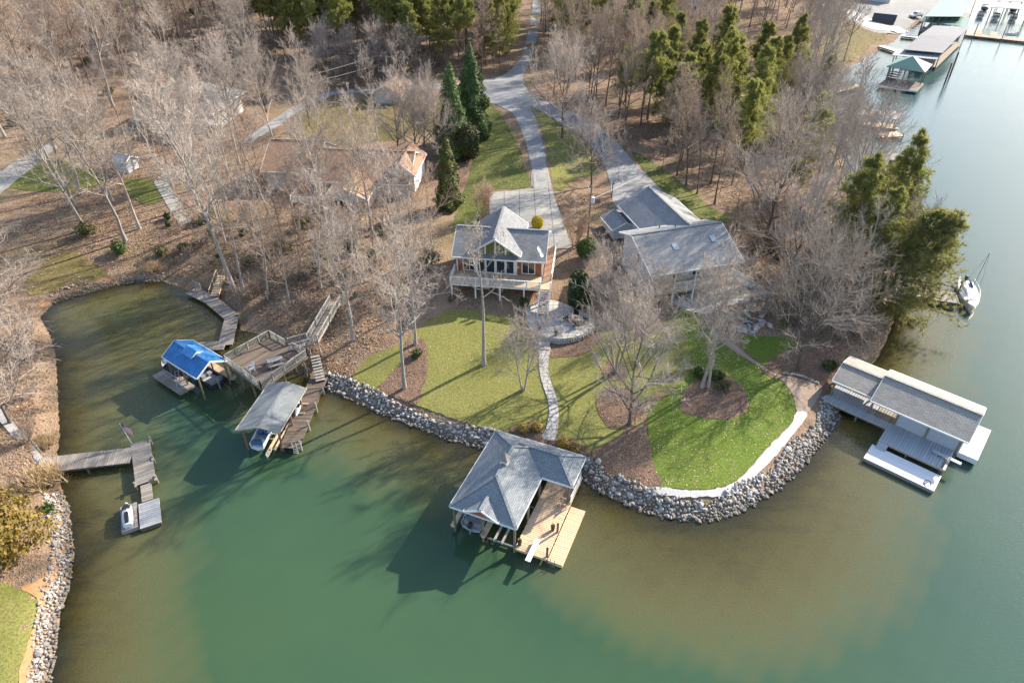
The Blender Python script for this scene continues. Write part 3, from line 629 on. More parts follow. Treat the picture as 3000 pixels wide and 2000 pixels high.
def gable_walls(F, parent, u0, u1, v0, vr, v1, zb, ze0, zr, ze1, m, name='wall'):
    mb = MB()
    a = [F(u0, v0, zb), F(u1, v0, zb), F(u1, v1, zb), F(u0, v1, zb)]
    mb.poly([a[0], a[1], F(u1, v0, ze0), F(u0, v0, ze0)]); mb.poly([a[2], a[3], F(u0, v1, ze1), F(u1, v1, ze1)])
    mb.poly([a[1], a[2], F(u1, v1, ze1), F(u1, vr, zr), F(u1, v0, ze0)]); mb.poly([a[3], a[0], F(u0, v0, ze0), F(u0, vr, zr), F(u0, v1, ze1)])
    return part(mb, name, m, parent)
def stairs(F, parent, u0, u1, va, vb, za, zb, n, m, name='stair_tread'):
    """treads from (va, za) down to (vb, zb) plus two stringers"""
    for k in range(n):
        t = (k+.5)/n; v = va+(vb-va)*t; z = za+(zb-za)*t; d = abs(vb-va)/n*.55
        part(F.box(MB(), u0, u1, v-d, v+d, z-.05, z), name, m, parent)
    for u in (u0+.03, u1-.03): part(MB().beam(F(u, va, za-.18), F(u, vb, zb-.18), .06, .26), 'stringer', m, parent)

# ------------------------------------------------------------------ brick house with the deck
HF = Frame((-7.7, 82.7), (11.9, -1.5)); hb = hz(-1.7, 80)
house = thing('brick_house', 'red brick house with grey shingle roof, tall gable windows and white-railed deck', 'house', (-1.7, 82.5, 2.5))
WALLV = [0, 7.0]
gable_walls(HF, house, 0, 12, 0, 3.5, 7.0, 1.2, 8.3, 10.2, 8.3, BRICK())
gable_roof(HF, house, -.45, 12.45, -1.0, 3.5, 8.0, 8.0, 10.4, 8.0, SH_GREY())
# cross gable with the glass front
gable = lambda: None
mb = MB(); gm = 5.5; hw = 3.0
mb.poly([HF(gm-hw, -.25, 5.2), HF(gm+hw, -.25, 5.2), HF(gm+hw, -.25, 9.0), HF(gm, -.25, 10.95), HF(gm-hw, -.25, 9.0)])
for s in (-1, 1): mb.poly([HF(gm+s*hw, -.25, 5.2), HF(gm+s*hw, .6, 5.2), HF(gm+s*hw, .6, 9.0), HF(gm+s*hw, -.25, 9.0)])
part(mb, 'gable_wall', WHITE(), house); mb = MB()
mb.poly([HF(gm-hw, 8.2, 3), HF(gm+hw, 8.2, 3), HF(gm+hw, 8.2, 9.0), HF(gm, 8.2, 10.95), HF(gm-hw, 8.2, 9.0)])
for s in (-1, 1): mb.poly([HF(gm+s*hw, 6.9, 3), HF(gm+s*hw, 8.2, 3), HF(gm+s*hw, 8.2, 9.0), HF(gm+s*hw, 6.9, 9.0)])
part(mb, 'gable_wall', WHITE(), house)
GR = Frame(HF(gm, 0, 0)[:2], HF.e2)   # ridge runs front to back
gr = gable_roof(GR, house, -1.2, 8.6, -3.55, 0, 3.55, 8.7, 11.2, 8.7, SH_GREY(), name='gable_roof')
fw = facade(HF, -.25)
for a, b in ((-2.6, -1.45), (-1.35, -.08), (.08, 1.35), (1.45, 2.6)):
    window(house, fw, gm+a, gm+b, 5.35, 7.65, 1, 1, .09)
    # raking upper light
    top = lambda q: 10.5-abs(q)*.64
    mb = MB(); z0 = 7.95; fr = .07
    P_ = lambda u, z, o: fw(gm+u, z, o)
    def qd(p, q, o=.05):
        A = np.array(p, float); B = np.array(q, float); mb.beam(P_(*A, o), P_(*B, o), .1, .1)
    qd((a, z0), (b, z0)); qd((a, z0), (a, top(a))); qd((b, z0), (b, top(b))); qd((a, top(a)), (b, top(b)))
    wo_ = part(mb, 'window', WHITE(), house)
    part(MB().poly([P_(a, z0, .03), P_(b, z0, .03), P_(b, top(b), .03), P_(a, top(a), .03)]), 'pane', glassmat('painted_reflection_glass', (.09, .10, .05)), wo_)  # greenish reflection put into the base colour of the pane
fm = facade(HF, 0)
window(house, fm, .85, 2.75, 5.35, 7.75, 2, 1, .12); window(house, fm, 9.1, 11.0, 5.35, 7.75, 2, 1, .12)
for u in (.06, 11.94): part(HF.box(MB(), u-.1, u+.1, -.06, .1, 2.2, 8.0), 'corner_board', WHITE(), house)
part(HF.box(MB(), 8.55, 8.72, -.1, -.01, 6.2, 6.5), 'wall_lamp', WHITE(), house)
for u in (1.0, 4.2, 8.0): window(house, fm, u, u+1.5, 2.9, 4.5, 2, 1, .1)
window(house, side(HF, 12.0), 2.4, 3.6, 5.9, 7.4, 1, 2, .1)
# deck
DZ = 5.2
deck = part(HF.box(MB(), -.35, 13.4, -3.35, -.02, DZ-.34, DZ-.07), 'deck', WHITE(), house)
part(HF.box(MB(), 12.02, 13.4, 0, 8.8, DZ-.34, DZ-.07), 'deck_frame', WHITE(), deck)
for k in range(23):
    v = -3.35+.145*k; planks_m = mat('tan_deck_boards', (.60, .43, .27), (.51, .36, .225), 5, .75, rand=.08)
    part(HF.box(MB(), -.38, 13.42, v, v+.135, DZ-.065, DZ+rnd.uniform(-.004, .004)), 'deck_board', planks_m, deck)
for k in range(60):
    v = .01+.145*k; part(HF.box(MB(), 12.04, 13.38, v, v+.135, DZ-.065, DZ+rnd.uniform(-.004, .004)), 'deck_board', planks_m, deck)
for u in (-.2, 3.1, 6.5, 9.8, 12.0, 13.2):
    p = HF(u, -3.2, 0); zb = hz(p[0], p[1]); part(MB().beam((p[0], p[1], zb-.2), (p[0], p[1], DZ-.3), .2), 'deck_post', WHITE(), house)
for v in (2.5, 5.5, 8.6):
    p = HF(13.2, v, 0); zb = hz(p[0], p[1]); part(MB().beam((p[0], p[1], zb-.2), (p[0], p[1], DZ-.3), .16), 'deck_post', WHITE(), house)
W = WHITE()
railing(house, HF(-.3, -3.3, DZ), HF(11.9, -3.3, DZ), 1.0, W, 1.75, .15, .13, .05); railing(house, HF(-.3, -3.2, DZ), HF(-.3, -.1, DZ), 1.0, W, 1.6, .15, .13, .05)
railing(house, HF(13.35, -1.0, DZ), HF(13.35, 8.7, DZ), 1.0, W, 1.75, .15, .13, .05)
railing(house, HF(12.0, -2.3, DZ), HF(12.0, -3.3, DZ), 1.0, W, 1, .15, .13, .05)
SB = Frame(HF(0, 0, 0)[:2], HF.e1); zb = hz(*HF(12.7, -6.6, 0)[:2])
stairs(SB, house, 12.05, 13.35, -3.4, -7.0, DZ-.1, zb+.1, 15, mat('grey_tread_boards', (.5, .46, .42), (.4, .37, .34), 4))
for u in (12.02, 13.38):
    railing(house, HF(u, -3.4, DZ), HF(u, -7.0, zb), 1.0, W, 1.8, .15, .13, .05)
# satellite dishes, vent pipe
for u, v, z in ((11.35, .1, 8.75), (11.75, -.6, 8.4)):
    d = MB(); c = Vector(HF(u, v, z+.55)); ax = Vector((.75, -.45, .5)).normalized(); e = ax.cross(Vector((0, 0, 1))).normalized(); f_ = ax.cross(e)
    rings = [[c+ax*(.16*r*r)+(e*math.cos(a)+f_*math.sin(a)*1.15)*r*.38 for a in np.linspace(0, 6.283, 13)[:-1]] for r in (.1, .5, .8, 1)]
    d.loft(rings, False); d.tube(Vector(HF(u, v, z-.15)), c, .03); d.beam(c, c+ax*.4, .03)
    part(d, 'satellite_dish', W, house)
part(MB().tube(HF(4.2, 1.6, 9.2), HF(4.2, 1.6, 10.2), .07), 'vent_pipe', GALV(), house)

# ------------------------------------------------------------------ grey-roofed neighbour
NF = Frame((16.8, 84.2), (12.1, 3.5))
nb = thing('grey_roofed_house', 'pale sided house with long grey roof, skylights and white porch right of brick house', 'house', (24, 87, 2.8))
gable_walls(NF, nb, .3, 12.9, -4.6, 0, 3.3, 1.5, 8.2, 9.8, 8.6, SIDING())
gable_roof(NF, nb, -.3, 13.6, -7.0, 0, 3.9, 7.5, 10.0, 8.5, SH_NB())
BW = Frame(NF(9.3, 0, 0)[:2], NF.e2)
gable_walls(BW, nb, 1.5, 14.3, -4.5, 0, 4.5, 2.0, 7.1, 9.4, 7.1, SIDING(), 'wing_wall')
gable_roof(BW, nb, .3, 14.8, -5.0, 0, 5.0, 7.0, 9.6, 7.0, SH_NB(), name='wing_roof')
for u, v in ((4.6, -3.0), (10.6, -2.6)):
    z = lambda q: 10.0+q*2.5/7+.09
    m_ = MB().hexa([NF(u, v-.55, z(v-.55)-.2), NF(u+.75, v-.55, z(v-.55)-.2), NF(u+.75, v+.55, z(v+.55)-.2), NF(u, v+.55, z(v+.55)-.2)], [NF(u, v-.55, z(v-.55)), NF(u+.75, v-.55, z(v-.55)), NF(u+.75, v+.55, z(v+.55)), NF(u, v+.55, z(v+.55))])
    part(m_, 'skylight', glassmat('skylight_glass', (.30, .36, .40)), nb)
for u, v, z in ((7.0, 1.2, 9.4), (5.2, 2.4, 9.0)): part(MB().tube(NF(u, v, z-.2), NF(u, v, z+.5), .07), 'vent_pipe', DARK(), nb)
window(nb, side(NF, .3, -1), -2.3, -1.3, 6.4, 7.9, 1, 2, .1)
for u in (2, 5, 8, 11): window(nb, facade(NF, -4.6), u-.7, u+.7, 4.9, 7.0, 2, 1, .1)
part(NF.box(MB(), .2, 13.2, -6.8, -4.6, 4.25, 4.5), 'porch_floor', WOODT(), nb)
for u in (.5, 3.6, 6.7, 9.8, 12.9):
    p = NF(u, -6.6, 0); part(MB().beam((p[0], p[1], hz(p[0], p[1])-.2), (p[0], p[1], 7.45), .18), 'porch_post', W, nb)
railing(nb, NF(.5, -6.65, 4.5), NF(13, -6.65, 4.5), 1.0, W, 3.1, .16, .12, .05); railing(nb, NF(13, -6.5, 4.5), NF(13, -4.8, 4.5), 1.0, W, 1.7, .16, .12, .05)
zb = hz(*NF(15, -9, 0)[:2])
SN = Frame(NF(13.2, -5.2, 0)[:2], -NF.e2)
stairs(SN, nb, 0, 1.3, .1, 4.0, 4.4, hz(*SN(.6, 4, 0)[:2])+.1, 11, W)
railing(nb, SN(0, .1, 4.4), SN(0, 4, hz(*SN(0, 4, 0)[:2])), 1, W, 2, .16, .12, .05); railing(nb, SN(1.3, .1, 4.4), SN(1.3, 4, hz(*SN(1.3, 4, 0)[:2])), 1, W, 2, .16, .12, .05)
shed = thing('garden_shed', 'small white sided shed with grey gable roof beside the grey-roofed house', 'shed', NF(3.7, 12.3, 2.9))
SF = Frame(NF(3.7, 10.2, 0)[:2], NF.e2)
gable_walls(SF, shed, .1, 4.2, -1.9, 0, 1.9, 1.8, 5.5, 6.35, 5.5, SIDING()); gable_roof(SF, shed, -.2, 4.5, -2.2, 0, 2.2, 5.4, 6.45, 5.4, SH_NB())
part(MB().hexa([SF(.08, -.55, 2.9), SF(.08, .55, 2.9), SF(.08, .55, 4.9), SF(.08, -.55, 4.9)], [SF(.02, -.55, 2.9), SF(.02, .55, 2.9), SF(.02, .55, 4.9), SF(.02, -.55, 4.9)]), 'door', W, shed)

# ------------------------------------------------------------------ brown-roofed house among the bare trees
b0 = hz(-26, 113)
bh = thing('brown_roofed_house', 'low house with tan brown roof and white trim among bare trees', 'house', (-27, 114, b0))
BF = Frame((-34.5, 111.5), (1, -.09)); wm = mat('grey_white_board', (.55, .54, .52), (.47, .46, .45), 3)
dzb = 6.4
gable_walls(BF, bh, .2, 16.5, 0, 6, 12, 2, dzb, 9.1, dzb, wm); gable_roof(BF, bh, -.3, 17, -.8, 6, 12.8, dzb-.2, 9.4, dzb-.2, SH_BROWN())
gable_walls(BF, bh, -9.5, -.2, 2.4, 8.2, 14, 2, dzb+.4, 9.6, dzb+.4, wm, 'wing_wall'); gable_roof(BF, bh, -10, .1, 1.6, 8.2, 14.8, dzb+.2, 9.95, dzb+.2, SH_BROWN(), name='wing_roof')
B2 = Frame(BF(7.6, 0, 0)[:2], BF.e2)
gable_walls(B2, bh, -6.2, .2, -3.3, 0, 3.3, 1.8, 6.0, 7.6, 6.0, wm, 'sunroom_wall'); gable_roof(B2, bh, -6.7, 3.5, -3.7, 0, 3.7, 5.9, 7.8, 5.9, SH_BROWN(), name='sunroom_roof')
for k in range(4): window(bh, facade(BF, -6.2), 4.7+1.55*k, 6.05+1.55*k, 3.6, 5.5, 1, 1, .12)
B3 = Frame(BF(15.4, 4, 0)[:2], BF.e2)
gable_walls(B3, bh, -3, 6, -2.2, 0, 2.2, 4, 7.4, 9.2, 7.4, W, 'side_gable_wall'); gable_roof(B3, bh, -3.6, 6.4, -2.6, 0, 2.6, 7.3, 9.4, 7.3, SH_BROWN(), name='side_gable_roof')
window(bh, facade(Frame(B3(-3, 0, 0)[:2], (1, -.09)), 0), -.6, .6, 6.2, 7.8, 1, 2, .12)
part(BF.box(MB(), -3, 4.2, -4.2, -.1, 3.5, 3.75), 'deck', WOODG(), bh)
for u in (-2.9, .6, 4.1):
    p = BF(u, -4.1, 0); part(MB().beam((p[0], p[1], hz(p[0], p[1])-.2), (p[0], p[1], 3.5), .15), 'deck_post', W, bh)
railing(bh, BF(-3, -4.15, 3.75), BF(4.2, -4.15, 3.75), 1.0, W, 2.4, .17, .12, .05); railing(bh, BF(-3, -4.1, 3.75), BF(-3, -.1, 3.75), 1.0, W, 2, .17, .12, .05)
for u in (-2, .5, 2.6): window(bh, facade(BF, 0), u-.6, u+.6, 4.1, 5.9, 1, 1, .1)
# ------------------------------------------------------------------ hip-roofed house up the hill
PF = Frame((-78.5, 144.6), (17.5, -3.4)); b0 = hz(-69, 143)
ph = thing('hip_roofed_house', 'house with grey hip roof, two white dormers and long railed porch at upper left', 'house', (-69, 146, b0))
gable_walls(PF, ph, 1, 17, 1.5, 6, 11, 2.5, 8.6, 8.7, 8.6, wm)
hip_roof(PF, ph, 0, 18.2, -.3, 12, 8.7, 12.0, SH_NB(), along='u')
hip_roof(PF, ph, 10.5, 18.6, -2.6, 5, 8.5, 10.4, SH_TAN(), along='u', name='porch_roof')
for u in (5.5, 12.2):
    d = Frame(PF(u, 2.0, 0)[:2], PF.e2)
    gable_walls(d, ph, 0, 3.4, -1, 0, 1, 9, 11.1, 12.0, 11.1, W, 'dormer_wall'); gable_roof(d, ph, -.35, 3.6, -1.25, 0, 1.25, 11.0, 12.15, 11.0, SH_TAN(), name='dormer_roof')
    window(ph, facade(Frame(d(0, 0, 0)[:2], PF.e1), 0), -.5, .5, 9.8, 11.0, 1, 1, .1)
part(PF.box(MB(), 3.6, 4.5, 3.0, 3.9, 9.6, 13.2), 'chimney', BRICK(), ph)
part(PF.box(MB(), 0, 18.4, -2.2, 1.5, 5.75, 6.0), 'porch_floor', W, ph)
for k in range(7):
    p = PF(.1+k*3.03, -2.1, 0); part(MB().beam((p[0], p[1], hz(p[0], p[1])-.2), (p[0], p[1], 8.6), .18), 'porch_post', W, ph)
railing(ph, PF(0, -2.15, 6.0), PF(18.4, -2.15, 6.0), 1.0, W, 3.03, .2, .12, .06)
for k in range(5): window(ph, facade(PF, 1.5), 2+3.2*k, 3.6+3.2*k, 6.2, 8.0, 2, 1, .12)
# ------------------------------------------------------------------ small brown outbuilding by the road
p = hit(1135, 305); OF = Frame(p[:2], (1, -.25))
ob = thing('brown_roofed_outbuilding', 'small outbuilding with a pale brown roof near the back road', 'outbuilding', tuple(p))
OB = Frame(OF(0, 0, 0)[:2], OF.e2); z = p[2]
gable_walls(OB, ob, 0, 8, -3, 0, 3, z-.4, z+2.6, z+4.2, z+2.6, wm); gable_roof(OB, ob, -.5, 8.4, -3.5, 0, 3.5, z+2.4, z+4.4, z+2.4, SH_BROWN())
# ------------------------------------------------------------------ house behind the pines, further ones beyond
def plain_house(px, py, L, D, h, e1, roofm, label, wallm, rise=2.2, deckrail=False):
    p = hit(px, py); f = Frame(p[:2], e1); z = p[2]
    o = thing('house', label, 'house', tuple(p))
    gable_walls(f, o, 0, L, 0, D/2, D, z-.8, z+h, z+h+rise, z+h, wallm); gable_roof(f, o, -.5, L+.5, -.6, D/2, D+.6, z+h-.2, z+h+rise+.15, z+h-.2, roofm)
    for k in range(int(L/2.6)): window(o, facade(f, 0), .8+2.6*k, 2.2+2.6*k, z+.9, z+2.5, 2, 1, .12)
    for k in range(2): window(o, side(f, L), 1.2+D*.4*k, 2.4+D*.4*k, z+.9, z+2.4, 1, 2, .12)
    if deckrail:
        part(f.box(MB(), 0, L, -3, -.05, z+.6, z+.8), 'deck', WOODG(), o); railing(o, f(0, -2.95, z+.8), f(L, -2.95, z+.8), 1, W, 2.4, .18, .12, .05)
        for u in (.1, L/2, L-.1): part(MB().beam(f(u, -2.9, z-.8), f(u, -2.9, z+.6), .15), 'deck_post', W, o)
    return o
plain_house(2010, 330, 9, 10, 4.5, (.2, -1), SH_GREY(), 'white-trimmed grey house half hidden behind the pines on the right', SIDING(), 2.6, True)
plain_house(1775, 20, 8, 8, 5, (1, -.2), SH_GREY(), 'white house glimpsed through trees at the top beside the road', W)
plain_house(1975, 42, 8, 8, 4.5, (1, .1), SH_TAN(), 'white house glimpsed through bare trees at the top right of middle', W)
p = hit(340, 500); sf = Frame(p[:2], (1, -.4)); z = p[2]
o = thing('storage_shed', 'small pale shed between tall trunks left of the concrete path', 'shed', tuple(p))
gable_walls(sf, o, 0, 3.2, 0, 1.3, 2.6, z-.5, z+2.2, z+2.9, z+2.2, mat('pale_tin', (.5, .52, .54), (.4, .42, .44), 2)); gable_roof(sf, o, -.2, 3.4, -.2, 1.3, 2.8, z+2.15, z+3, z+2.15, mat('tin_roof', (.55, .56, .57), (.42, .43, .45), 2, .5))
# ================================================================== DOCKS AND BOATS
def pile(parent, x, y, z1, r=.13, m=None, z0=None, name='piling'):
    z0 = min(hz(x, y), 0)-.3 if z0 is None else z0
    return part(MB().tube((x, y, z0), (x, y, z1), r, r*.92, 9), name, m or PILE(), parent)
def boat_hull(F, L, B, z, fb=.75, floor=.3, bow=1.0):
    """stern at v=0, bow at v=L; closed loft with an open cockpit"""
    rings = []
    for t in (0, .12, .3, .5, .68, .82, .93, .99):
        hwid = B/2*(.94+.06*min(1, t*5))*(1-max(0, (t-.45)/.55)**2.2*bow)+.015; sheer = z+fb*(1+.22*t*t); ch = hwid*(.86-.25*t); kz = z-.28+.42*max(0, t-.6)**1.3*2; fl = z+floor+(.28 if t > .75 else 0)
        i = max(.02, hwid-.1*min(1, hwid/.3)); v = t*L
        rings.append([F(-hwid, v, sheer), F(-ch, v, z+.05+.25*t*t), F(0, v, kz), F(ch, v, z+.05+.25*t*t), F(hwid, v, sheer), F(i, v, sheer), F(i*.96, v, min(fl, sheer-.01)), F(-i*.96, v, min(fl, sheer-.01)), F(-i, v, sheer)])
    return MB().loft(rings)
def outboard(F, parent, v, z, cowl, u=0):
    o = part(MB().loft([[F(u+a*.15*s, v+b*.2*s-.12-(.05 if k == 2 else 0), z+h) for a, b in ((-1, -1), (1, -1), (1, 1), (-1, 1))] for k, (s, h) in enumerate(((.8, .55), (1.25, .75), (1.3, 1.1), (.8, 1.28)))]), 'outboard_motor', cowl, parent)
    q = MB(); q.beam(F(u, v-.15, z+.55), F(u, v-.2, z-.45), .14, .2); q.beam(F(u, v-.1, z-.4), F(u, v-.55, z-.42), .12, .12)
    part(q, 'motor_leg', mat('motor_silver', (.5, .5, .52), (.4, .4, .42), 3, .35, metal=.5), o)
    pm = MB()
    for k in range(3):
        a = 2.09*k; pm.beam(F(u, v-.6, z-.42), F(u+.18*math.cos(a), v-.62, z-.42+.18*math.sin(a)), .09, .02)
    part(pm, 'propeller', DARK(), o)
def runabout(F, label, L, B, z, hull, seat, cowl, wind=True, motor=True, cover=None):
    b = thing('motor_boat', label, 'boat', F(0, L/2, z-.25))
    part(boat_hull(F, L, B, z), 'hull', hull, b)
    fm_ = mat('boat_floor', (.42, .42, .43), (.36, .36, .37), 5)
    part(F.box(MB(), -B*.38, B*.38, .5, L*.7, z+.31, z+.36), 'cockpit_floor', fm_, b)
    part(F.box(MB(), -B*.4, B*.4, .35, .85, z+.36, z+.72), 'bench_seat', seat, b); part(F.box(MB(), -B*.4, B*.4, .25, .35, z+.36, z+.95), 'seat_back', seat, b)
    for s in (-1, 1): part(MB().loft([[F(s*B*.22+a*.26, L*.42+c*.26, z+h) for a, c in ((-1, -1), (1, -1), (1, 1), (-1, 1))] for h in (.36, .78)]), 'helm_seat', seat, b)
    part(F.box(MB(), -B*.42, B*.42, L*.66, L*.72, z+.4, z+.86), 'dashboard', hull, b)
    if wind: part(MB().hexa([F(-B*.4, L*.70, z+.84), F(B*.4, L*.70, z+.84), F(B*.34, L*.71, z+.84), F(-B*.34, L*.71, z+.84)], [F(-B*.36, L*.62, z+1.25), F(B*.36, L*.62, z+1.25), F(B*.32, L*.63, z+1.25), F(-B*.32, L*.63, z+1.25)]), 'windshield', glassmat(), b)
    if cover: part(MB().loft([[F(x*B*.49, v, z+h) for x, h in ((-1, .82), (-.5, 1.05), (0, 1.15), (.5, 1.05), (1, .82))] for v in (.1, L*.35, L*.7)], False), 'cover', cover, b)
    if motor: outboard(F, b, 0, z, cowl)
    return b
WH = mat('white_gelcoat', (.74, .74, .73), (.68, .68, .68), 2, .25, spec=.5)
GREYV = mat('grey_vinyl', (.33, .33, .35), (.26, .26, .28), 6, .55)
BLK = DARK()
TD = mat('tan_dock_boards', (.74, .54, .35), (.64, .455, .29), 5, .75, .3, .008, rand=.1, stretch=(1, 8, 8))
# ------------------------------------------------------------------ hip-roofed boathouse at the centre
CF = Frame((-5.9, 42.1), (6.2, -2.6))
cb = thing('boathouse', 'boathouse with slate grey hip roof and cupola beside a tan wooden dock', 'boathouse', CF(4, 5, 0))
hip_roof(CF, cb, 0, 6.8, 0, 10.9, 3.9, 6.05, SH_BLUE(), name='roof')
hip_roof(CF, cb, 3.4, 9.95, 6.65, 10.95, 3.93, 5.35, SH_BLUE(), along='u', ends=(False, True), name='wing_roof')
d = Frame(CF(3.3, 0, 0)[:2], CF.e2)
gable_roof(d, cb, -.12, 2.2, -1.75, 0, 1.75, 3.97, 4.95, 3.97, SH_BLUE(), th=.1, name='front_gable_roof')
part(MB().hexa([d(.05, -1.5, 3.72), d(.05, 1.5, 3.72), d(.05, 0, 4.72)], [d(.0, -1.5, 3.72), d(.0, 1.5, 3.72), d(.0, 0, 4.72)]), 'red_gable_panel', mat('barn_red_board', (.40, .12, .06), (.33, .10, .05), 4), cb)
cu = part(CF.box(MB(), 3.05, 3.75, 5.0, 5.7, 5.7, 6.45), 'cupola', W, cb)
part(MB().loft([[CF(3.4+a*.5*s, 5.35+b*.5*s, z) for a, b in ((-1, -1), (1, -1), (1, 1), (-1, 1))] for s, z in ((1, 6.45), (.55, 6.8), (.05, 7.25))]), 'cupola_roof', mat('copper_grey', (.3, .26, .24), (.2, .18, .17), 4, .5), cu)
for u, v in ((.3, .25), (3.3, .25), (6.55, .25), (.3, 5.2), (6.55, 3.7), (6.55, 6.8), (.3, 10.4), (3.3, 10.4), (9.6, 6.9), (9.6, 10.4), (6.55, 10.4)):
    x, y, _ = CF(u, v, 0); pile(cb, x, y, 3.85, .13)
for a, b in (((.3, .25), (6.55, .25)), ((.3, 10.4), (9.6, 10.4)), ((.3, .25), (.3, 10.4)), ((6.55, .25), (6.55, 10.4)), ((6.55, 6.9), (9.6, 6.9)), ((9.6, 6.9), (9.6, 10.4)), ((3.3, .25), (3.3, 10.4))):
    part(MB().beam(CF(*a, 3.62), CF(*b, 3.62), .12, .28), 'roof_beam', WOODT(), cb)
# deck boards, finger piers, lift beams
part(CF.box(MB(), 6.75, 9.75, .05, 10.9, .55, .83), 'deck_frame', WOODT(), cb)
planks(cb, CF(8.25, .0, 0), CF(8.25, 10.9, 0), 3.2, .9, .9, TD, .22, name='deck_board')
planks(cb, CF(.1, 10.2, 0), CF(6.6, 10.2, 0), 1.4, .9, .9, TD, .22, name='deck_board')
planks(cb, CF(.1, .1, 0), CF(.1, 9.5, 0), .5, .9, .9, TD, .22, name='deck_board'); planks(cb, CF(3.3, .1, 0), CF(3.3, 9.5, 0), .6, .9, .9, TD, .22, name='deck_board')
for u in (.1, 3.3): part(MB().beam(CF(u, .1, .72), CF(u, 9.5, .72), .3, .2), 'pier_frame', WOODT(), cb)
for u in (4.4, 5.2): part(MB().beam(CF(u, .3, .5), CF(u, 6, .5), .18, .22), 'lift_bunk', mat('bunk_carpet', (.45, .42, .38), (.35, .33, .3), 4), cb)
for v in (.5, 5.6): part(MB().beam(CF(3.6, v, .32), CF(6.5, v, .32), .12, .2), 'lift_beam', GALV(), cb)
x, y, _ = CF(8.3, 11.2, 0)
part(CF.box(MB(), 7.2, 9.2, 10.9, 12.6, .55, .93), 'shore_step', mat('tan_stone', (.5, .40, .29), (.42, .33, .24), 4), cb)
for a, b in ((7.1, 8.0), (8.1, 9.0), (9.1, 10.2)):
    o = part(CF.box(MB(), 9.72, 9.8, a, b, 1.0, 1.95), 'railing_panel', W, cb)
for v in (7.05, 8.05, 9.05, 10.25): part(MB().beam(CF(9.76, v, .8), CF(9.76, v, 2.1), .1), 'railing_post', W, cb)
fl = thing('floating_dock', 'low tan floating platform along the outer edge of the tan boathouse dock', 'floating dock', CF(10.6, 3.6, .2))
part(CF.box(MB(), 9.92, 11.33, .25, 7.0, .08, .47), 'float_frame', WOODT(), fl)
planks(fl, CF(10.62, .2, 0), CF(10.62, 7.05, 0), 1.5, .54, .54, TD, .22, name='deck_board')
lad = MB()
for u in (10.2, 10.6): lad.tube(CF(u, .12, -.6), CF(u, .12, 1.1), .03)
for k in range(4): lad.tube(CF(10.2, .12, -.3+.3*k), CF(10.6, .12, -.3+.3*k), .025)
single(lad, 'swim_ladder', GALV(), 'steel swim ladder at the outer corner of the tan floating dock', 'ladder', CF(10.4, .12, .5))
for u, v, lb in ((9.78, .35, 'outer corner'), (9.75, 3.3, 'middle')):
    x, y, _ = CF(u, v, 0); o = thing('mooring_post', 'dark wooden mooring post at the %s of the tan boathouse dock' % lb, 'post', (x, y, 0)); pile(o, x, y, 2.1, .12, WOODD()); part(MB().tube((x, y, 2.1), (x, y, 2.2), .13, .02, 9), 'post_cap', BLK, o)
for (u, v, lb) in ((9.25, 3.35, 'beside the middle mooring post'), (6.95, .55, 'by the front corner roof post')):
    x, y, _ = CF(u, v, 0); o = thing('potted_plant', 'dark planter with yellowing plant on the tan dock %s' % lb, 'planter', (x, y, .9))
    part(MB().loft([[(x+r*math.cos(a), y+r*math.sin(a), z) for a in np.linspace(0, 6.28, 11)[:-1]] for r, z in ((.15, .9), (.22, 1.55), (.2, 1.5))]), 'pot', BLK, o)
    lm = MB()
    for k in range(26):
        a = rnd.uniform(0, 6.28); r = rnd.uniform(.05, .28); h = rnd.uniform(.2, .5); q = Vector((x, y, 1.5)); e = Vector((x+r*math.cos(a), y+r*math.sin(a), 1.5+h)); s = Vector((-math.sin(a), math.cos(a), 0))*.035
        lm.poly([q-s, q+s, e])
    part(lm, 'leaves', mat('yellowing_leaf', (.42, .36, .06), (.25, .26, .05), 9), o)
jb = thing('diving_board', 'white diving board over the front edge of the tan dock', 'diving board', CF(8.3, .5, .9))
part(MB().beam(CF(8.42, 1.55, 1.32), CF(8.42, -1.15, 1.4), .5, .07), 'board', W, jb); part(CF.box(MB(), 8.22, 8.62, .9, 1.5, .9, 1.28), 'stand', GALV(), jb)
# slatted garden chair on the float corner
def slat_chair(F, label, m, z, s=1.0, group=None):
    c = thing('slatted_chair', label, 'chair', F(0, 0, z), group)
    for k in range(4): part(F.box(MB(), -.28*s, .28*s, (-.32+.16*k)*s, (-.2+.16*k)*s, z+.36*s, z+.39*s), 'seat_slat', m, c)
    for k in range(4): part(MB().beam(F((-.21+.14*k)*s, .32*s, z+.38*s), F((-.21+.14*k)*s, .55*s, z+1.05*s), .11*s, .03), 'back_slat', m, c)
    for a in (-.32, .32):
        part(F.box(MB(), (a-.06)*s, (a+.06)*s, -.36*s, .4*s, z+.56*s, z+.6*s), 'arm', m, c)
        for b in (-.3, .3): part(F.box(MB(), (a-.04)*s, (a+.04)*s, (b-.04)*s, (b+.04)*s, z, z+.56*s), 'leg', m, c)
    return c
slat_chair(Frame(CF(9.3, 6.6, 0)[:2], (-.4, -.9)), 'tan slatted wooden chair at the back corner of the tan dock', TD, .9, 1.1)
runabout(Frame(CF(1.75, .75, 0)[:2], CF.e1), 'grey motor boat with black outboard in the slip of the hip-roofed boathouse', 6.2, 2.3, .25, mat('grey_gelcoat', (.42, .43, .45), (.36, .37, .39), 2, .3), GREYV, BLK)

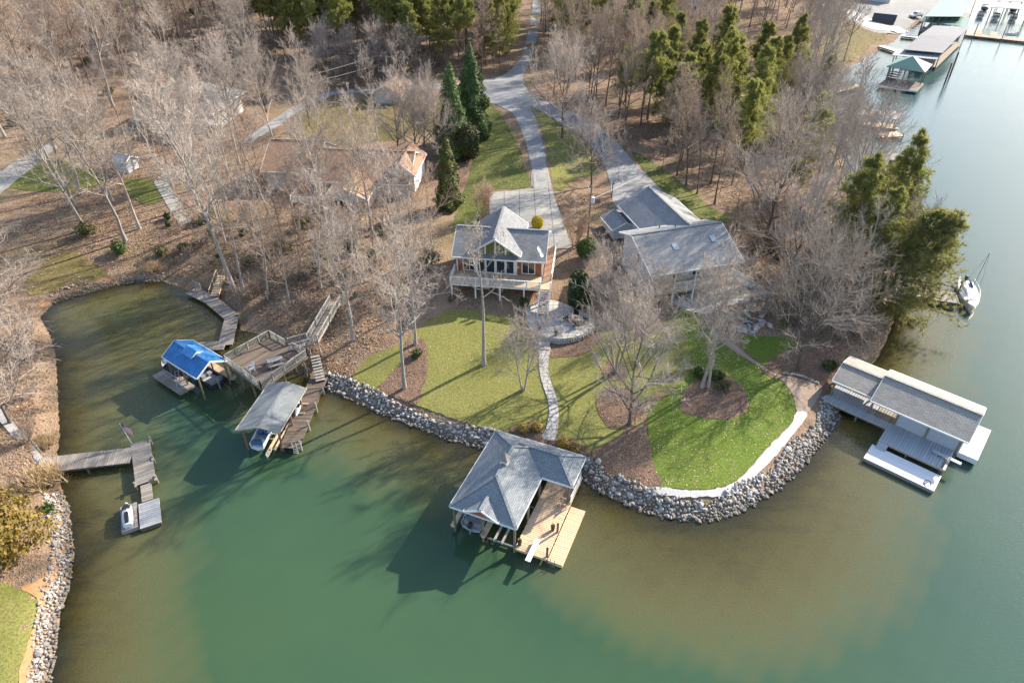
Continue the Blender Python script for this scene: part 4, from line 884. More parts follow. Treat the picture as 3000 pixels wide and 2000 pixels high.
# ------------------------------------------------------------------ grey boathouse on the right
RF = Frame((40.1, 57.2), (7.4, -6.5))
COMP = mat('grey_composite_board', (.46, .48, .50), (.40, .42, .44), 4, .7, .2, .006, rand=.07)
PALE = mat('white_composite_board', (.72, .72, .72), (.66, .66, .66), 4, .6, .1, .004, rand=.03)
rb = thing('long_boathouse', 'long boathouse with tan grey shingle roof in two steps over grey decking', 'boathouse', RF(3, 3, 0))
gable_roof(RF, rb, .1, 10.1, .4, 3.95, 7.0, 3.4, 4.85, 3.8, SH_TAN(), th=.14); gable_roof(RF, rb, -4.5, .04, 1.2, 3.95, 7.0, 3.3, 4.3, 3.4, SH_TAN(), th=.14, name='lower_roof')
for u, v, zt in ((-4.2, 1.5, 3.2), (-4.2, 6.4, 3.3), (.3, 1.25, 3.2), (.3, 6.4, 3.8), (3.1, 1.25, 3.6), (6.3, 1.25, 3.6), (9.5, 1.25, 3.6), (9.5, 6.4, 3.8), (4.8, 6.4, 3.8)):
    x, y, _ = RF(u, v, 0); pile(rb, x, y, zt, .12, PILE())
for u in (.2, 3.1, 6.3, 9.7): part(MB().beam(RF(u, .6, 3.25), RF(u, 6.7, 3.5), .1, .2), 'roof_beam', W, rb)
for a, b in ((3.2, 6.2), (6.4, 9.4)): part(RF.box(MB(), a, b, 1.3, 1.36, .95, 3.3), 'wall_panel', mat('blue_grey_screen', (.42, .44, .48), (.38, .40, .44), 3), rb)
for a, b in ((-4, -2), (-1.9, .2), (.4, 3.0)): part(RF.box(MB(), a, b, 6.3, 6.36, 1.0, 2.4), 'wall_panel', W, rb)
part(RF.box(MB(), -5.5, 9.35, .05, 1.18, .7, .93), 'deck_frame', WOODG(), rb); part(RF.box(MB(), 2.65, 9.35, -2.45, .05, .7, .93), 'deck_frame', WOODG(), rb)
planks(rb, RF(-5.6, .6, 0), RF(2.6, .6, 0), 1.25, 1.0, 1.0, COMP, .3, .03, name='deck_board')
planks(rb, RF(2.62, -.62, 0), RF(9.4, -.62, 0), 3.7, 1.0, 1.0, COMP, .3, .03, name='deck_board')
planks(rb, RF(-4.4, 3.0, 0), RF(.9, 3.0, 0), 3.5, .99, .99, mat('shade_tinted_grey_board', (.42, .43, .44), (.36, .37, .38), 4, rand=.05), .3, .03, name='floor_board')  # darker copy of the deck grey, roof shade put into its colour
planks(rb, RF(.95, 3.0, 0), RF(3.1, 3.0, 0), 3.5, .98, .98, WOODG(), .3, .03, name='floor_board')
for u in (-3.4, -.6, 2.6, 5.6, 9.2):
    x, y, _ = RF(u, .1 if u < 2.6 else -2.4, 0); pile(rb, x, y, .7, .1)
x, y, _ = RF(9.0, -2.2, 0); pile(rb, x, y, 2.3, .13, PILE())
for k in range(3): part(RF.box(MB(), 2.7, 3.7, -2.75-.28*k, -2.48-.28*k, .5, .88-.13*k), 'step', COMP, rb)
part(RF.box(MB(), 9.75, 11.6, 4.72, 7.4, .3, 1.0), 'side_platform', PALE, rb); part(RF.box(MB(), 9.75, 11.6, 1.4, 4.7, .3, .98), 'side_platform', PALE, rb)
part(MB().tube(RF(9.7, 1.1, 3.4), RF(9.7, 1.1, .9), .06), 'downpipe', W, rb)
pf = thing('swim_float', 'white topped swim float in front of the long grey boathouse', 'floating dock', RF(5.8, -4.1, .1))
part(RF.box(MB(), 2.3, 9.3, -5.6, -2.95, .02, .42), 'float_frame', mat('float_side', (.3, .29, .27), (.22, .21, .2), 3), pf)
for k in range(12): part(RF.box(MB(), 2.26, 9.34, -5.65+.226*k, -5.65+.226*k+.212, .424, .49), 'deck_board', PALE, pf)
ln = MB(); pts = [RF(8.5+.35*math.cos(a)*(1-.1*k/20), -5.0+.5*math.sin(a), .52) for k, a in enumerate(np.linspace(0, 11, 40))]
for a, b in zip(pts[:-1], pts[1:]): ln.tube(a, b, .022, n=5)
single(ln, 'mooring_rope', mat('dark_rope', (.1, .09, .08), (.06, .05, .05), 9), 'coiled dark rope on the corner of the white swim float', 'rope', RF(8.5, -5.0, .5))
db = thing('diving_board', 'pale grey diving board off the end of the grey decking', 'diving board', RF(8.2, -.6, 1.0))
part(MB().beam(RF(7.6, -.55, 1.28), RF(10.4, -.75, 1.32), .45, .08), 'board', COMP, db); part(RF.box(MB(), 7.8, 8.2, -.8, -.35, 1.0, 1.24), 'stand', GALV(), db)
hp = MB(); hpts = [RF(2.75, -2.0+.5*(1-math.cos(a)), 1.0+.9*math.sin(a)) for a in np.linspace(0, math.pi, 9)]
for a, b in zip(hpts[:-1], hpts[1:]): hp.tube(a, b, .035, n=6)
single(hp, 'hand_rail', GALV(), 'bent steel handrail at the steps down to the white swim float', 'handrail', RF(2.75, -1.5, 1.0))

# ------------------------------------------------------------------ blue-roofed boat dock
LF = Frame((-42.5, 65.1), (5.7, -4.1))
BLUE = mat('blue_steel_roof', (.055, .24, .53), (.04, .19, .45), 1.2, .45, spec=.5, big=.6, stretch=(1, 1, 1))
bd = thing('blue_roofed_dock', 'covered boat dock with bright blue metal gable roof', 'boat dock', LF(3.5, 2, 0))
br = gable_roof(LF, bd, 0, 7.0, 0, 2.05, 4.15, 3.6, 4.8, 3.6, BLUE, th=.08)
for k in range(19):
    u = .15+.37*k; rib = MB(); rib.beam(LF(u, 0, 3.63), LF(u, 2.0, 4.80), .05, .06); rib.beam(LF(u, 2.1, 4.80), LF(u, 4.15, 3.63), .05, .06); part(rib, 'roof_rib', BLUE, br)
q = Frame(LF(3.6, 2.05, 0)[:2], LF.e1)
lo = part(MB().sheet([q(-1.0, -.9, 4.75), q(1.0, -.9, 4.75), q(1.0, .1, 5.25), q(-1.0, .1, 5.25)], .06).sheet([q(-1.0, .1, 5.25), q(1.0, .1, 5.25), q(1.0, 1.0, 4.75), q(-1.0, 1.0, 4.75)], .06), 'roof_monitor', BLUE, br)
part(MB().poly([q(1.0, -.9, 4.68), q(1.0, 1.0, 4.68), q(1.0, .1, 5.19)]).poly([q(-1.0, -.9, 4.68), q(-1.0, 1.0, 4.68), q(-1.0, .1, 5.19)]), 'monitor_gable', W, bd)
for u, v in ((.3, .3), (3.5, .3), (6.7, .3), (.3, 3.85), (3.5, 3.85), (6.7, 3.85)):
    x, y, _ = LF(u, v, 0); pile(bd, x, y, 3.55+(.2 if 0 else 0), .12)
for v in (.3, 3.85): part(MB().beam(LF(.2, v, 3.5), LF(6.8, v, 3.5), .1, .2), 'roof_beam', WOODT(), bd)
part(LF.box(MB(), -1.4, 4.3, -1.3, .6, .5, .72), 'deck_frame', WOODG(), bd)
planks(bd, LF(-1.5, -.35, 0), LF(4.4, -.35, 0), 2.0, .8, .8, WOODG(), .24)
planks(bd, LF(.3, 4.3, 0), LF(7, 4.3, 0), .9, .8, .8, WOODT(), .24); part(MB().beam(LF(.2, 4.3, .64), LF(7, 4.3, .64), .6, .2), 'pier_frame', WOODT(), bd)
la = MB()
for v in (-1.0, -.55): la.beam(LF(3.3, v, .85), LF(2.2, v+.9, 2.5), .06, .08)
for k in range(6):
    t = (k+.5)/6; la.beam(LF(3.3-1.1*t, -1.0+.9*t, .85+1.65*t), LF(3.3-1.1*t, -.55+.9*t, .85+1.65*t), .06, .03)
single(la, 'dock_ladder', GALV(), 'grey ladder leaning on the deck beside the blue-roofed dock', 'ladder', LF(3, -.7, .8))
runabout(Frame(LF(6.2, 2.6, 0)[:2], (LF.e2*1.0)), 'dark motor boat with grey outboard under the blue metal roof', 5.6, 2.1, .25, mat('dark_hull', (.05, .06, .09), (.035, .04, .06), 2, .3), GREYV, mat('motor_grey', (.3, .31, .33), (.2, .2, .22), 3, .4))
runabout(Frame(LF(1.6, .95, 0)[:2], (LF.e2*1.0)), 'white and black boat with its bow out of the blue-roofed dock', 4.6, 1.7, .2, WH, BLK, BLK, True, False, mat('black_canvas', (.03, .03, .035), (.02, .02, .025), 6, .8))
# ------------------------------------------------------------------ L-shaped floating walkway and stairs
wk = thing('boardwalk', 'angled grey plank walkway along the shore of the shallow cove', 'walkway', (-40, 78, .2))
WP = [(-47.2, 84.7), (-43.4, 82.2), (-38.95, 77.8), (-37.7, 71.4), (-41.2, 71.1)]
for a, b in zip(WP[:-1], WP[1:]):
    a = np.array(a); b = np.array(b); planks(wk, a, b, 1.9, .62, .62, WOODG(), .26)
    d = (b-a)/np.linalg.norm(b-a); nrm = np.array([-d[1], d[0]])
    for s in (-.8, .8): part(MB().beam((*(a+nrm*s), .42), (*(b+nrm*s), .42), .1, .26), 'joist', WOODD(), wk)
    for t in (.15, .85):
        c = a+(b-a)*t+nrm*.85; pile(wk, c[0], c[1], .55, .1, WOODD())
be = thing('bench', 'grey wooden bench at the cove end of the angled walkway', 'bench', (-46.6, 85.0, .62)); e = Frame((-46.4, 85.2), (-.8, .5))
for k in range(3): part(e.box(MB(), -.8, .8, .02+.16*k, .15+.16*k, 1.05, 1.1), 'seat_slat', WOODG(), be)
for k in range(3): part(e.box(MB(), -.8, .8, -.1, -.06, 1.2+.17*k, 1.33+.17*k), 'back_slat', WOODG(), be)
for u in (-.75, .75):
    part(e.box(MB(), u-.05, u+.05, -.1, .02, .62, 1.7), 'leg', WOODG(), be); part(e.box(MB(), u-.05, u+.05, .38, .48, .62, 1.05), 'leg', WOODG(), be)
st = thing('wooden_stairs', 'short wooden stairs from leafy slope to the angled walkway', 'stairs', (-43.1, 84, .6)); e = Frame((-43.7, 82.9), (1, .05)); zt = hz(-43, 87.4)
stairs(e, st, 0, 1.1, .0, 4.4, .75, zt+.15, 9, WOODT()); 
for u in (0, 1.1):
    rr = MB(); rr.beam(e(u, 0, 1.7), e(u, 4.4, zt+1.1), .08, .06); rr.beam(e(u, 0, .7), e(u, 0, 1.7), .09); rr.beam(e(u, 4.4, zt-.1), e(u, 4.4, zt+1.1), .09); rr.beam(e(u, 2.2, .9), e(u, 2.2, (1.7+zt+1.1)/2), .09); part(rr, 'handrail', WOODT(), st)
# ------------------------------------------------------------------ high deck over the water
dk = thing('raised_deck', 'raised weathered brown deck on posts over the water with grey railings', 'deck', (-30, 65, 0))
DL, DF, DR, DB, DN = (np.array(p) for p in ((-34.9, 64.9), (-29.1, 60.0), (-25.2, 66.1), (-30.9, 70.0), (-28.4, 68.1)))
mid0 = (DL+DB)/2; mid1 = (DF+DR)/2; planks(dk, mid0, mid1, 6.85, 3.0, 3.0, WOODD(), .2, name='deck_board')
fr = MB(); fr.beam((*DL, 2.78), (*DF, 2.78), .12, .3); fr.beam((*DF, 2.78), (*DR, 2.78), .12, .3); fr.beam((*DR, 2.78), (*DB, 2.78), .12, .3); fr.beam((*DB, 2.78), (*DL, 2.78), .12, .3); part(fr, 'deck_frame', WOODG(), dk)
RG = mat('grey_rail_wood', (.40, .37, .33), (.29, .27, .24), 5, .85, .3, .01, rand=.08)
for a, b in ((DL, DF), (DF, DR), (DB, DL), (DN, DB)): railing(dk, (*a, 3.0), (*b, 3.0), 1.0, RG, 1.7, .19, .11, .055)
DQ = DN+(DR-DN)*.36; railing(dk, (*DQ, 3.0), (*DR, 3.0), 1.0, RG, 1.5, .19, .11, .055)
for s in np.linspace(.03, .97, 4):
    for t in (.04, .5, .96):
        p = DL+(DF-DL)*s+(DB-DL)*t; pile(dk, p[0], p[1], 2.7, .13, PILE())
# bridge and stairs up the slope
A0, A1, A2 = DN+(DR-DN)*.18, np.array([-25.2, 69.0]), np.array([-23.9, 77.0]); z2 = hz(*A2)+.5
br_ = thing('railed_stairway', 'long grey railed stairway climbing the slope from the raised deck', 'stairway', (*A1, 1.5))
planks(br_, A0, A1, 1.3, 3.0, 3.05, WOODG(), .25); planks(br_, A1, A2, 1.3, 3.05, z2, WOODG(), .25)
for a, b, za, zb in ((A0, A1, 3.0, 3.05), (A1, A2, 3.05, z2)):
    d = (b-a)/np.linalg.norm(b-a); n = np.array([-d[1], d[0]])
    for s in (-.7, .7):
        railing(br_, (*(a+n*s), za), (*(b+n*s), zb), .95, RG, 1.6, .2, .1, .05); part(MB().beam((*(a+n*s*.9), za-.2), (*(b+n*s*.9), zb-.2), .07, .25), 'stringer', RG, br_)
for t in (.0, .5):
    p = A1+(A2-A1)*t
    for s in (-.65, .65): part(MB().beam((p[0]+s, p[1], hz(p[0], p[1])-.3), (p[0]+s, p[1], 2.9+(z2-3)*t), .12), 'support_post', RG, br_)
sd = Frame(DQ+np.array([.4, -.3]), (DR-DF)/np.linalg.norm(DR-DF))
ls = thing('wooden_stairs', 'grey wooden stairs from the raised deck down to the plank pier', 'stairs', (*DR, 1.0)); e2_ = Frame(DR+np.array([.1, .2]), (DR-DN)/np.linalg.norm(DR-DN))
stairs(Frame((-24.9, 66.2), (-.94, -.35)), ls, -1.1, 0, 0, 2.9, 2.9, 1.0, 9, RG)
# picnic table, chair on the deck
def picnic(F, z, label, m):
    t = thing('picnic_table', label, 'picnic table', F(0, 0, z))
    for k in range(5): part(F.box(MB(), -.9, .9, -.37+.15*k, -.24+.15*k, z+.72, z+.76), 'table_board', m, t)
    for s in (-1, 1):
        part(F.box(MB(), -.9, .9, s*.72-.14, s*.72+.14, z+.42, z+.46), 'bench_board', m, t)
        for v in (-1, 1): part(MB().beam(F(s*.65, v*.78, z), F(s*.65, v*.2, z+.72), .08, .1), 'leg', m, t)
        part(MB().beam(F(s*.65, -.85, z+.38), F(s*.65, .85, z+.38), .05, .1), 'cross_beam', m, t)
picnic(Frame((-28.6, 64.4), (.75, .35)), 3.0, 'grey picnic table with attached benches on the raised brown deck', mat('pale_grey_wood', (.45, .42, .39), (.35, .33, .3), 5, rand=.1))
slat_chair(Frame((-31.2, 63.1), (.6, -.5)), 'white slatted chair near the railing of the raised deck', W, 3.0)
# ------------------------------------------------------------------ grey-roofed slip with pier
TIN = mat('dull_grey_roll_roofing', (.22, .235, .24), (.17, .185, .19), 2.5, .7, .2, .01, big=.4)
gs = thing('grey_roofed_slip', 'boat slip under a low grey roof beside a long brown plank pier', 'boat slip', (-26.4, 56, 0))
mb = MB(); bl, brr, fr_, fl_ = (-28.2, 60.4, 3.45), (-23.6, 59.5, 3.45), (-24.8, 52.2, 3.45), (-29.6, 52.6, 3.45); ra, rf = (-25.8, 59.9, 4.1), (-27.0, 52.4, 4.1)
mb.sheet([fl_, rf, ra, bl], .1); mb.sheet([rf, fr_, brr, ra], .1); r = part(mb, 'roof', TIN, gs)
rfb = MB(); rfb.beam(fl_, rf, .06, .2); rfb.beam(rf, fr_, .06, .2); rfb.beam(fr_, brr, .06, .16); rfb.beam(fl_, bl, .06, .16); part(rfb, 'fascia', RG, r)
part(MB().beam(rf, ra, .25, .05), 'ridge_cap', TIN, r)
for x, y in ((-29.1, 53.1), (-28.6, 56.5), (-28.0, 59.8), (-25.2, 52.9), (-24.9, 56.2), (-24.6, 59.2)): pile(gs, x, y, 3.4, .13, mat('brown_piling', (.3, .17, .1), (.2, .12, .08), 4, rand=.15))
for y0, y1 in ((53.1, 59.8),):
    part(MB().beam((-29.0, 53.1, 3.3), (-28.0, 59.8, 3.3), .1, .18), 'roof_beam', WOODD(), gs); part(MB().beam((-25.1, 52.9, 3.3), (-24.6, 59.2, 3.3), .1, .18), 'roof_beam', WOODD(), gs)
pr_ = thing('plank_pier', 'long brown plank pier beside the grey-roofed boat slip', 'pier', (-24.1, 58.5, 0))
planks(pr_, (-23.75, 66.2), (-24.35, 52.6), 2.2, .8, .8, WOODD(), .24)
for s in (-.9, .9): part(MB().beam((-23.75+s, 66, .6), (-24.35+s, 52.7, .6), .12, .24), 'joist', WOODD(), pr_)
for k in range(5):
    y = 53.0+3.1*k; x = -24.33+.044*(y-53); pile(pr_, x+1.12, y, 1.5 if k < 3 else 1.1, .1, mat('pale_piling', (.5, .47, .43), (.4, .37, .34), 4)); pile(pr_, x-1.12, y, .75, .1)
lad = MB()
for s in (0, .42): lad.tube((-23.9+s, 52.5, -.5), (-23.9+s, 52.5, 1.6), .03)
for k in range(4): lad.tube((-23.9, 52.5, -.2+.3*k), (-23.48, 52.5, -.2+.3*k), .025)
single(lad, 'swim_ladder', W, 'white swim ladder at the end of the long brown pier', 'ladder', (-23.7, 52.5, .5))
runabout(Frame((-28.0, 52.9), (1, -.1)), 'white and blue boat under the low grey roof, stern showing', 5.0, 1.7, .3, WH, mat('blue_vinyl', (.08, .16, .3), (.06, .12, .24), 5, .5), BLK, True, False)
ky = thing('kayak', 'pale kayak resting on beams beside the brown pier', 'kayak', (-24.9, 58.6, 1.0))
def kayak(F, o, L, m, z):
    rings = []
    for t in np.linspace(0, 1, 9):
        wd = .32*math.sin(math.pi*min(max(t, .03), .97))**.7; rings.append([F(wd*math.cos(a), t*L, z+.16+.16*math.sin(a)*(wd/.32)) for a in np.linspace(0, 6.28, 9)[:-1]])
    part(MB().loft(rings), 'hull', m, o); part(F.box(MB(), -.2, .2, L*.4, L*.6, z+.31, z+.335), 'cockpit', BLK, o)
kayak(Frame((-24.7, 57.3), (1, .1)), ky, 3.2, mat('pale_plastic', (.62, .63, .66), (.55, .56, .6), 3, .4), 1.0)
[part(MB().beam((-25.2, q, .95), (-23.9, q, .95), .1, .1), 'rest_beam', WOODT(), ky) for q in (58, 59.6)]
for k in range(2):
    b = thing('lift_arm', 'tan timber boat lift beam in the slip under the low grey roof, %s one' % ('outer' if k else 'inner'), 'lift beam', (-26.2+.6*k, 54, .5)); part(MB().beam((-26.6+.6*k, 52.6, .5), (-26.0+.6*k, 57, .5), .22, .22), 'beam', TD, b); part(MB().beam((-27.4, 54.5+.8*k, .3), (-25.2, 54.3+.8*k, .3), .12, .14), 'cross_beam', GALV(), b)
# ------------------------------------------------------------------ dock with flag and personal watercraft at the left
ld = thing('t_shaped_dock', 'weathered grey plank dock with T-shaped end at the left shore', 'dock', (-43, 50.5, 0))
planks(ld, (-50.2, 49.8), (-41.1, 51.6), 2.35, 1.05, .8, WOODG(), .26)
for s in (-1.0, 1.0): part(MB().beam((-50.0-.2*s, 49.8+s, .8), (-41.1-.2*s, 51.6+s, .6), .12, .24), 'joist', WOODD(), ld)
a, b = np.array([-41.1, 53.6]), np.array([-37.95, 47.7]); planks(ld, a, b, 1.95, .8, .8, WOODG(), .26)
d = (b-a)/np.linalg.norm(b-a); n = np.array([-d[1], d[0]])
for s in (-.85, .85): part(MB().beam((*(a+n*s), .6), (*(b+n*s), .6), .12, .26), 'joist', WOODD(), ld)
for t, s in ((.02, 1), (.5, 1), (.97, 1), (.97, -1)):
    c = a+(b-a)*t+n*s*1.0; pile(ld, c[0], c[1], 1.15, .12, WOODG()); e = c-n*s*.05; part(MB().beam((*(e-d*.3), .86), (*(e+d*.5), .86), .18, .12), 'cleat_board', WOODG(), ld)
for x, y in ((-48, 50.1), (-45, 50.7)):
    for s in (-1.05, 1.05): pile(ld, x, y+s, .7, .1)
planks(ld, (-37.95, 47.6), (-36.9, 45.5), 1.05, .66, .6, WOODG(), .26)
sf_ = thing('square_float', 'square grey plank float at the outer end of the left dock', 'floating dock', (-36.05, 43.9, .1))
a, b = np.array([-36.75, 45.45]), np.array([-35.25, 42.4]); planks(sf_, a, b, 1.95, .58, .58, mat('blue_grey_plank', (.40, .40, .41), (.32, .32, .33), 5, rand=.1), .26)
d = (b-a)/np.linalg.norm(b-a); n = np.array([-d[1], d[0]]); part(MB().slab([a+n*.9, a-n*.9, b-n*.9, b+n*.9], .1, .5), 'float_frame', WOODD(), sf_)
jf = thing('watercraft_float', 'small grey drive-on float holding the personal watercraft', 'floating dock', (-37.95, 43.6, .1))
a2, b2 = np.array([-38.7, 45.1]), np.array([-37.15, 42.0]); part(MB().slab([a2+n*.75, a2-n*.75, b2-n*.75, b2+n*.75], .05, .42), 'float_body', mat('grey_plastic_float', (.30, .30, .31), (.24, .24, .25), 3, .6), jf)
planks(jf, a2-n*-.6, b2-n*-.6, .3, .47, .47, WOODG(), .3); planks(jf, b2-d*.25, b2, 1.5, .46, .46, WOODG(), .26)
JF = Frame(tuple((a2+d*.25-n*.05)), tuple(-n)); JF.e2 = d; JF.e1 = -n
jk = thing('personal_watercraft', 'white and black personal watercraft parked on the small grey float', 'watercraft', (-38.0, 43.7, .42))
rings = []
for t in np.linspace(0, 1, 9):
    wd = .52*(math.sin(math.pi*(.12+.62*t))**.7); wd *= .45 if t == 0 else 1; hh = .5+.18*math.sin(math.pi*(1-t)*.8)
    rings.append([JF(x*wd, t*2.9, .44+h*hh) for x, h in ((-.5, 0), (.5, 0), (1, .55), (.75, .9), (.3, 1.05), (-.3, 1.05), (-.75, .9), (-1, .55))])
part(MB().loft(rings), 'hull', WH, jk)
part(MB().loft([[JF(x*.2*s, v, .98+h) for x, h in ((-1, 0), (1, 0), (.8, .22*s), (-.8, .22*s))] for v, s in ((1.25, .7), (1.6, 1.1), (2.2, 1.1), (2.7, .9))]), 'seat', BLK, jk)
part(MB().loft([[JF(x*.34*s, v, 1.06+h) for x, h in ((-1, 0), (1, 0), (.5, .1), (-.5, .1))] for v, s in ((.25, .5), (.6, 1.2), (1.0, 1.0))]), 'hood', BLK, jk)
hb_ = MB(); hb_.tube(JF(-.38, 1.2, 1.42), JF(.38, 1.2, 1.42), .03); hb_.tube(JF(0, 1.05, 1.1), JF(0, 1.2, 1.42), .06); part(hb_, 'handlebar', BLK, jk)
fp = hit(378, 1318); fp = np.array([-41.9, 53.3, .8])
fg = thing('flag', 'striped red and white flag with blue corner on a leaning pole at the left dock', 'flag', tuple(fp))
top = Vector((fp[0]-.5, fp[1]+.3, 3.6)); part(MB().tube(tuple(fp), top, .035, .025), 'pole', W, fg)
red = mat('flag_red', (.5, .03, .04), (.45, .03, .035), 4); whf = mat('flag_white', (.75, .74, .73), (.7, .69, .68), 4); blu = mat('flag_blue', (.02, .04, .16), (.02, .035, .14), 4)
dn = (Vector(fp)-top).normalized(); ac = Vector((.75, -.1, -.25)).normalized()
def fpnt(i, j):  # i 0..13 stripe index along pole, j 0..1 out
    q = top+dn*(.1+.085*i)+ac*(1.0*j); q.z -= .35*j*j; q.x += .07*math.sin(j*6+i*.5); q.y += .05*math.cos(j*7); return q
for i in range(13):
    mb = MB(); st_ = (i < 7)
    js = np.linspace(.42 if st_ else 0, 1, 5)
    for j0, j1 in zip(js[:-1], js[1:]): mb.poly([fpnt(i, j0), fpnt(i, j1), fpnt(i+1, j1), fpnt(i+1, j0)])
    part(mb, 'stripe', red if i % 2 == 0 else whf, fg)
mb = MB()
for j0, j1 in zip(np.linspace(0, .42, 4)[:-1], np.linspace(0, .42, 4)[1:]): mb.poly([fpnt(0, j0), fpnt(0, j1), fpnt(7, j1), fpnt(7, j0)])
can = part(mb, 'canton', blu, fg); sm = MB(); nrm = ac.cross(dn).normalized()
for i in range(4):
    for j in range(5):
        c = fpnt(.9+1.7*i, .05+.085*j)+nrm*-.012; sm.poly([c+dn*.025, c+ac*.018, c-dn*.025, c-ac*.018]); 
        c = c+nrm*.024; sm.poly([c+dn*.025, c+ac*.018, c-dn*.025, c-ac*.018])
part(sm, 'stars', whf, can, kind='stuff')
bw = thing('boardwalk', 'narrow grey plank boardwalk down the left bank to the shore', 'boardwalk', (-53.5, 53, 1.5))
a, b = np.array([-60., 58.6]), np.array([-50.4, 50.5]); planks(bw, a, b, .95, hz(*a)+.35, hz(*b)+.3, mat('pale_grey_plank', (.46, .44, .42), (.36, .345, .33), 5, rand=.12), .26)
d = (b-a)/np.linalg.norm(b-a); n = np.array([-d[1], d[0]])
for s in (-.35, .35): part(MB().beam((*(a+n*s), hz(*a)+.2), (*(b+n*s), hz(*b)+.15), .1, .18), 'joist', WOODD(), bw)
rl = MB(); q0, q1 = a+n*.6, b+n*.6; rl.tube((*q0, hz(*q0)+1.2), (*q1, hz(*q1)+1.1), .035)
for t in (.1, .5, .97):
    c = q0+(q1-q0)*t; rl.tube((*c, hz(*c)-.2), (*c, hz(*q0)*(1-t)+hz(*q1)*t+1.15), .04)
part(rl, 'handrail', WOODG(), bw)
# ------------------------------------------------------------------ sailboat and its pier
sb = thing('sailboat', 'white sailboat with bare mast moored beside the short right-hand pier', 'sailboat', (66.3, 83, 0))
e = np.array([64.8, 79.3])-np.array([67.6, 86.7]); Ls = np.linalg.norm(e); KF = Frame((67.6, 86.7), (1, 0)); KF.e2 = e/Ls; KF.e1 = np.array([-KF.e2[1], KF.e2[0]])
rings = []
for t in (0, .1, .25, .45, .62, .78, .9, .985):
    hw_ = 1.3*(.72+.28*math.sin(min(1, t*2.2)*1.57))*(1-max(0, (t-.42)/.58)**2)+.02; zt = .95+.25*t*t
    rings.append([KF(hw_*x, t*Ls, z) for x, z in ((-.55, -.15), (0, -.25), (.55, -.15), (.95, .35), (1, zt), (.5, zt+.07), (0, zt+.1), (-.5, zt+.07), (-1, zt), (-.95, .35))])
part(MB().loft(rings), 'hull', WH, sb)
part(MB().loft([[KF(x*w_, v, z+1.06) for x, z in ((-1, 0), (1, 0), (.8, h), (-.8, h))] for v, w_, h in ((2.7, .8, .34), (3.2, .82, .4), (4.4, .72, .36), (5.2, .45, .12))]), 'cabin', W, sb)
part(KF.box(MB(), -.5, .5, .6, 2.5, 1.06, 1.075), 'cockpit', mat('cockpit_grey', (.5, .5, .52), (.42, .42, .45), 3), sb)
for s in (-1, 1): part(KF.box(MB(), s*.55-.13, s*.55+.13, .6, 2.5, 1.05, 1.32), 'cockpit_coaming', W, sb)
part(KF.box(MB(), -.25, .25, 5.5, 5.95, 1.12, 1.2), 'hatch', glassmat(), sb)
ms = part(MB().tube(KF(0, 3.9, 1.3), KF(.05, 4.0, 8.0), .06, .04), 'mast', mat('aluminium_spar', (.6, .6, .62), (.5, .5, .52), 3, .35, metal=.5), sb)
part(MB().tube(KF(-.75, 3.95, 4.9), KF(.75, 3.95, 4.95), .03), 'spreader', W, ms)
part(MB().tube(KF(0, 3.8, 1.95), KF(0, .9, 2.0), .05), 'boom', mat('aluminium_spar', (.6, .6, .62)), sb); part(MB().loft([[KF(.13*s*math.cos(a), v, 2.1+.16*s*math.sin(a)) for a in np.linspace(0, 6.28, 8)[:-1]] for v, s in ((3.8, 1.3), (3, 1.2), (1.8, .9), (1.0, .6))]), 'sail_cover', mat('blue_canvas', (.04, .08, .35), (.03, .06, .28), 5), sb)
pl = MB()
for s in (-1, 1):
    for v, wv in ((.1, .95), (1.5, 1.2), (3.2, 1.28), (5, 1.0), (6.6, .55)): pl.tube(KF(s*wv, v, 1.0), KF(s*wv, v, 1.6), .02, n=5)
    for (v0, w0), (v1, w1) in zip(((.1, .95), (1.5, 1.2), (3.2, 1.28), (5, 1.0)), ((1.5, 1.2), (3.2, 1.28), (5, 1.0), (6.6, .55))): pl.tube(KF(s*w0, v0, 1.58), KF(s*w1, v1, 1.58), .015, n=5)
pl.tube(KF(-.95, .1, 1.6), KF(.95, .1, 1.6), .02, n=5); pl.tube(KF(-.55, 6.6, 1.6), KF(.55, 6.6, 1.6), .02, n=5)
part(pl, 'guard_rails', GALV(), sb)
sp = MB()
for q in ((0, Ls*.97, 1.2), (0, .1, 1.1), (-1.2, 3.6, 1.0), (1.2, 3.6, 1.0)): sp.tube(KF(*q), KF(.05, 4.0, 7.9), .012, n=4)
part(sp, 'rigging', GALV(), sb)
outboard(KF, sb, 0, .5, BLK)
pr2 = thing('plank_pier', 'short weathered pier reaching from the trees to the white sailboat', 'pier', (61.5, 82.3, 0))
planks(pr2, (56.5, 84.6), (64.2, 82.2), 3.0, .85, .85, WOODG(), .28)
for s in (-1.3, 1.3): part(MB().beam((56.7+.3*s, 84.5+s, .62), (64.1+.3*s, 82.2+s, .62), .14, .3), 'joist', WOODD(), pr2)
for x, y, z in ((64.2, 80.7, .7), (64.9, 83.6, 2.9), (60.5, 82.0, .7), (61.5, 84.8, 1.6)): pile(pr2, x, y, z, .13, WOODD())
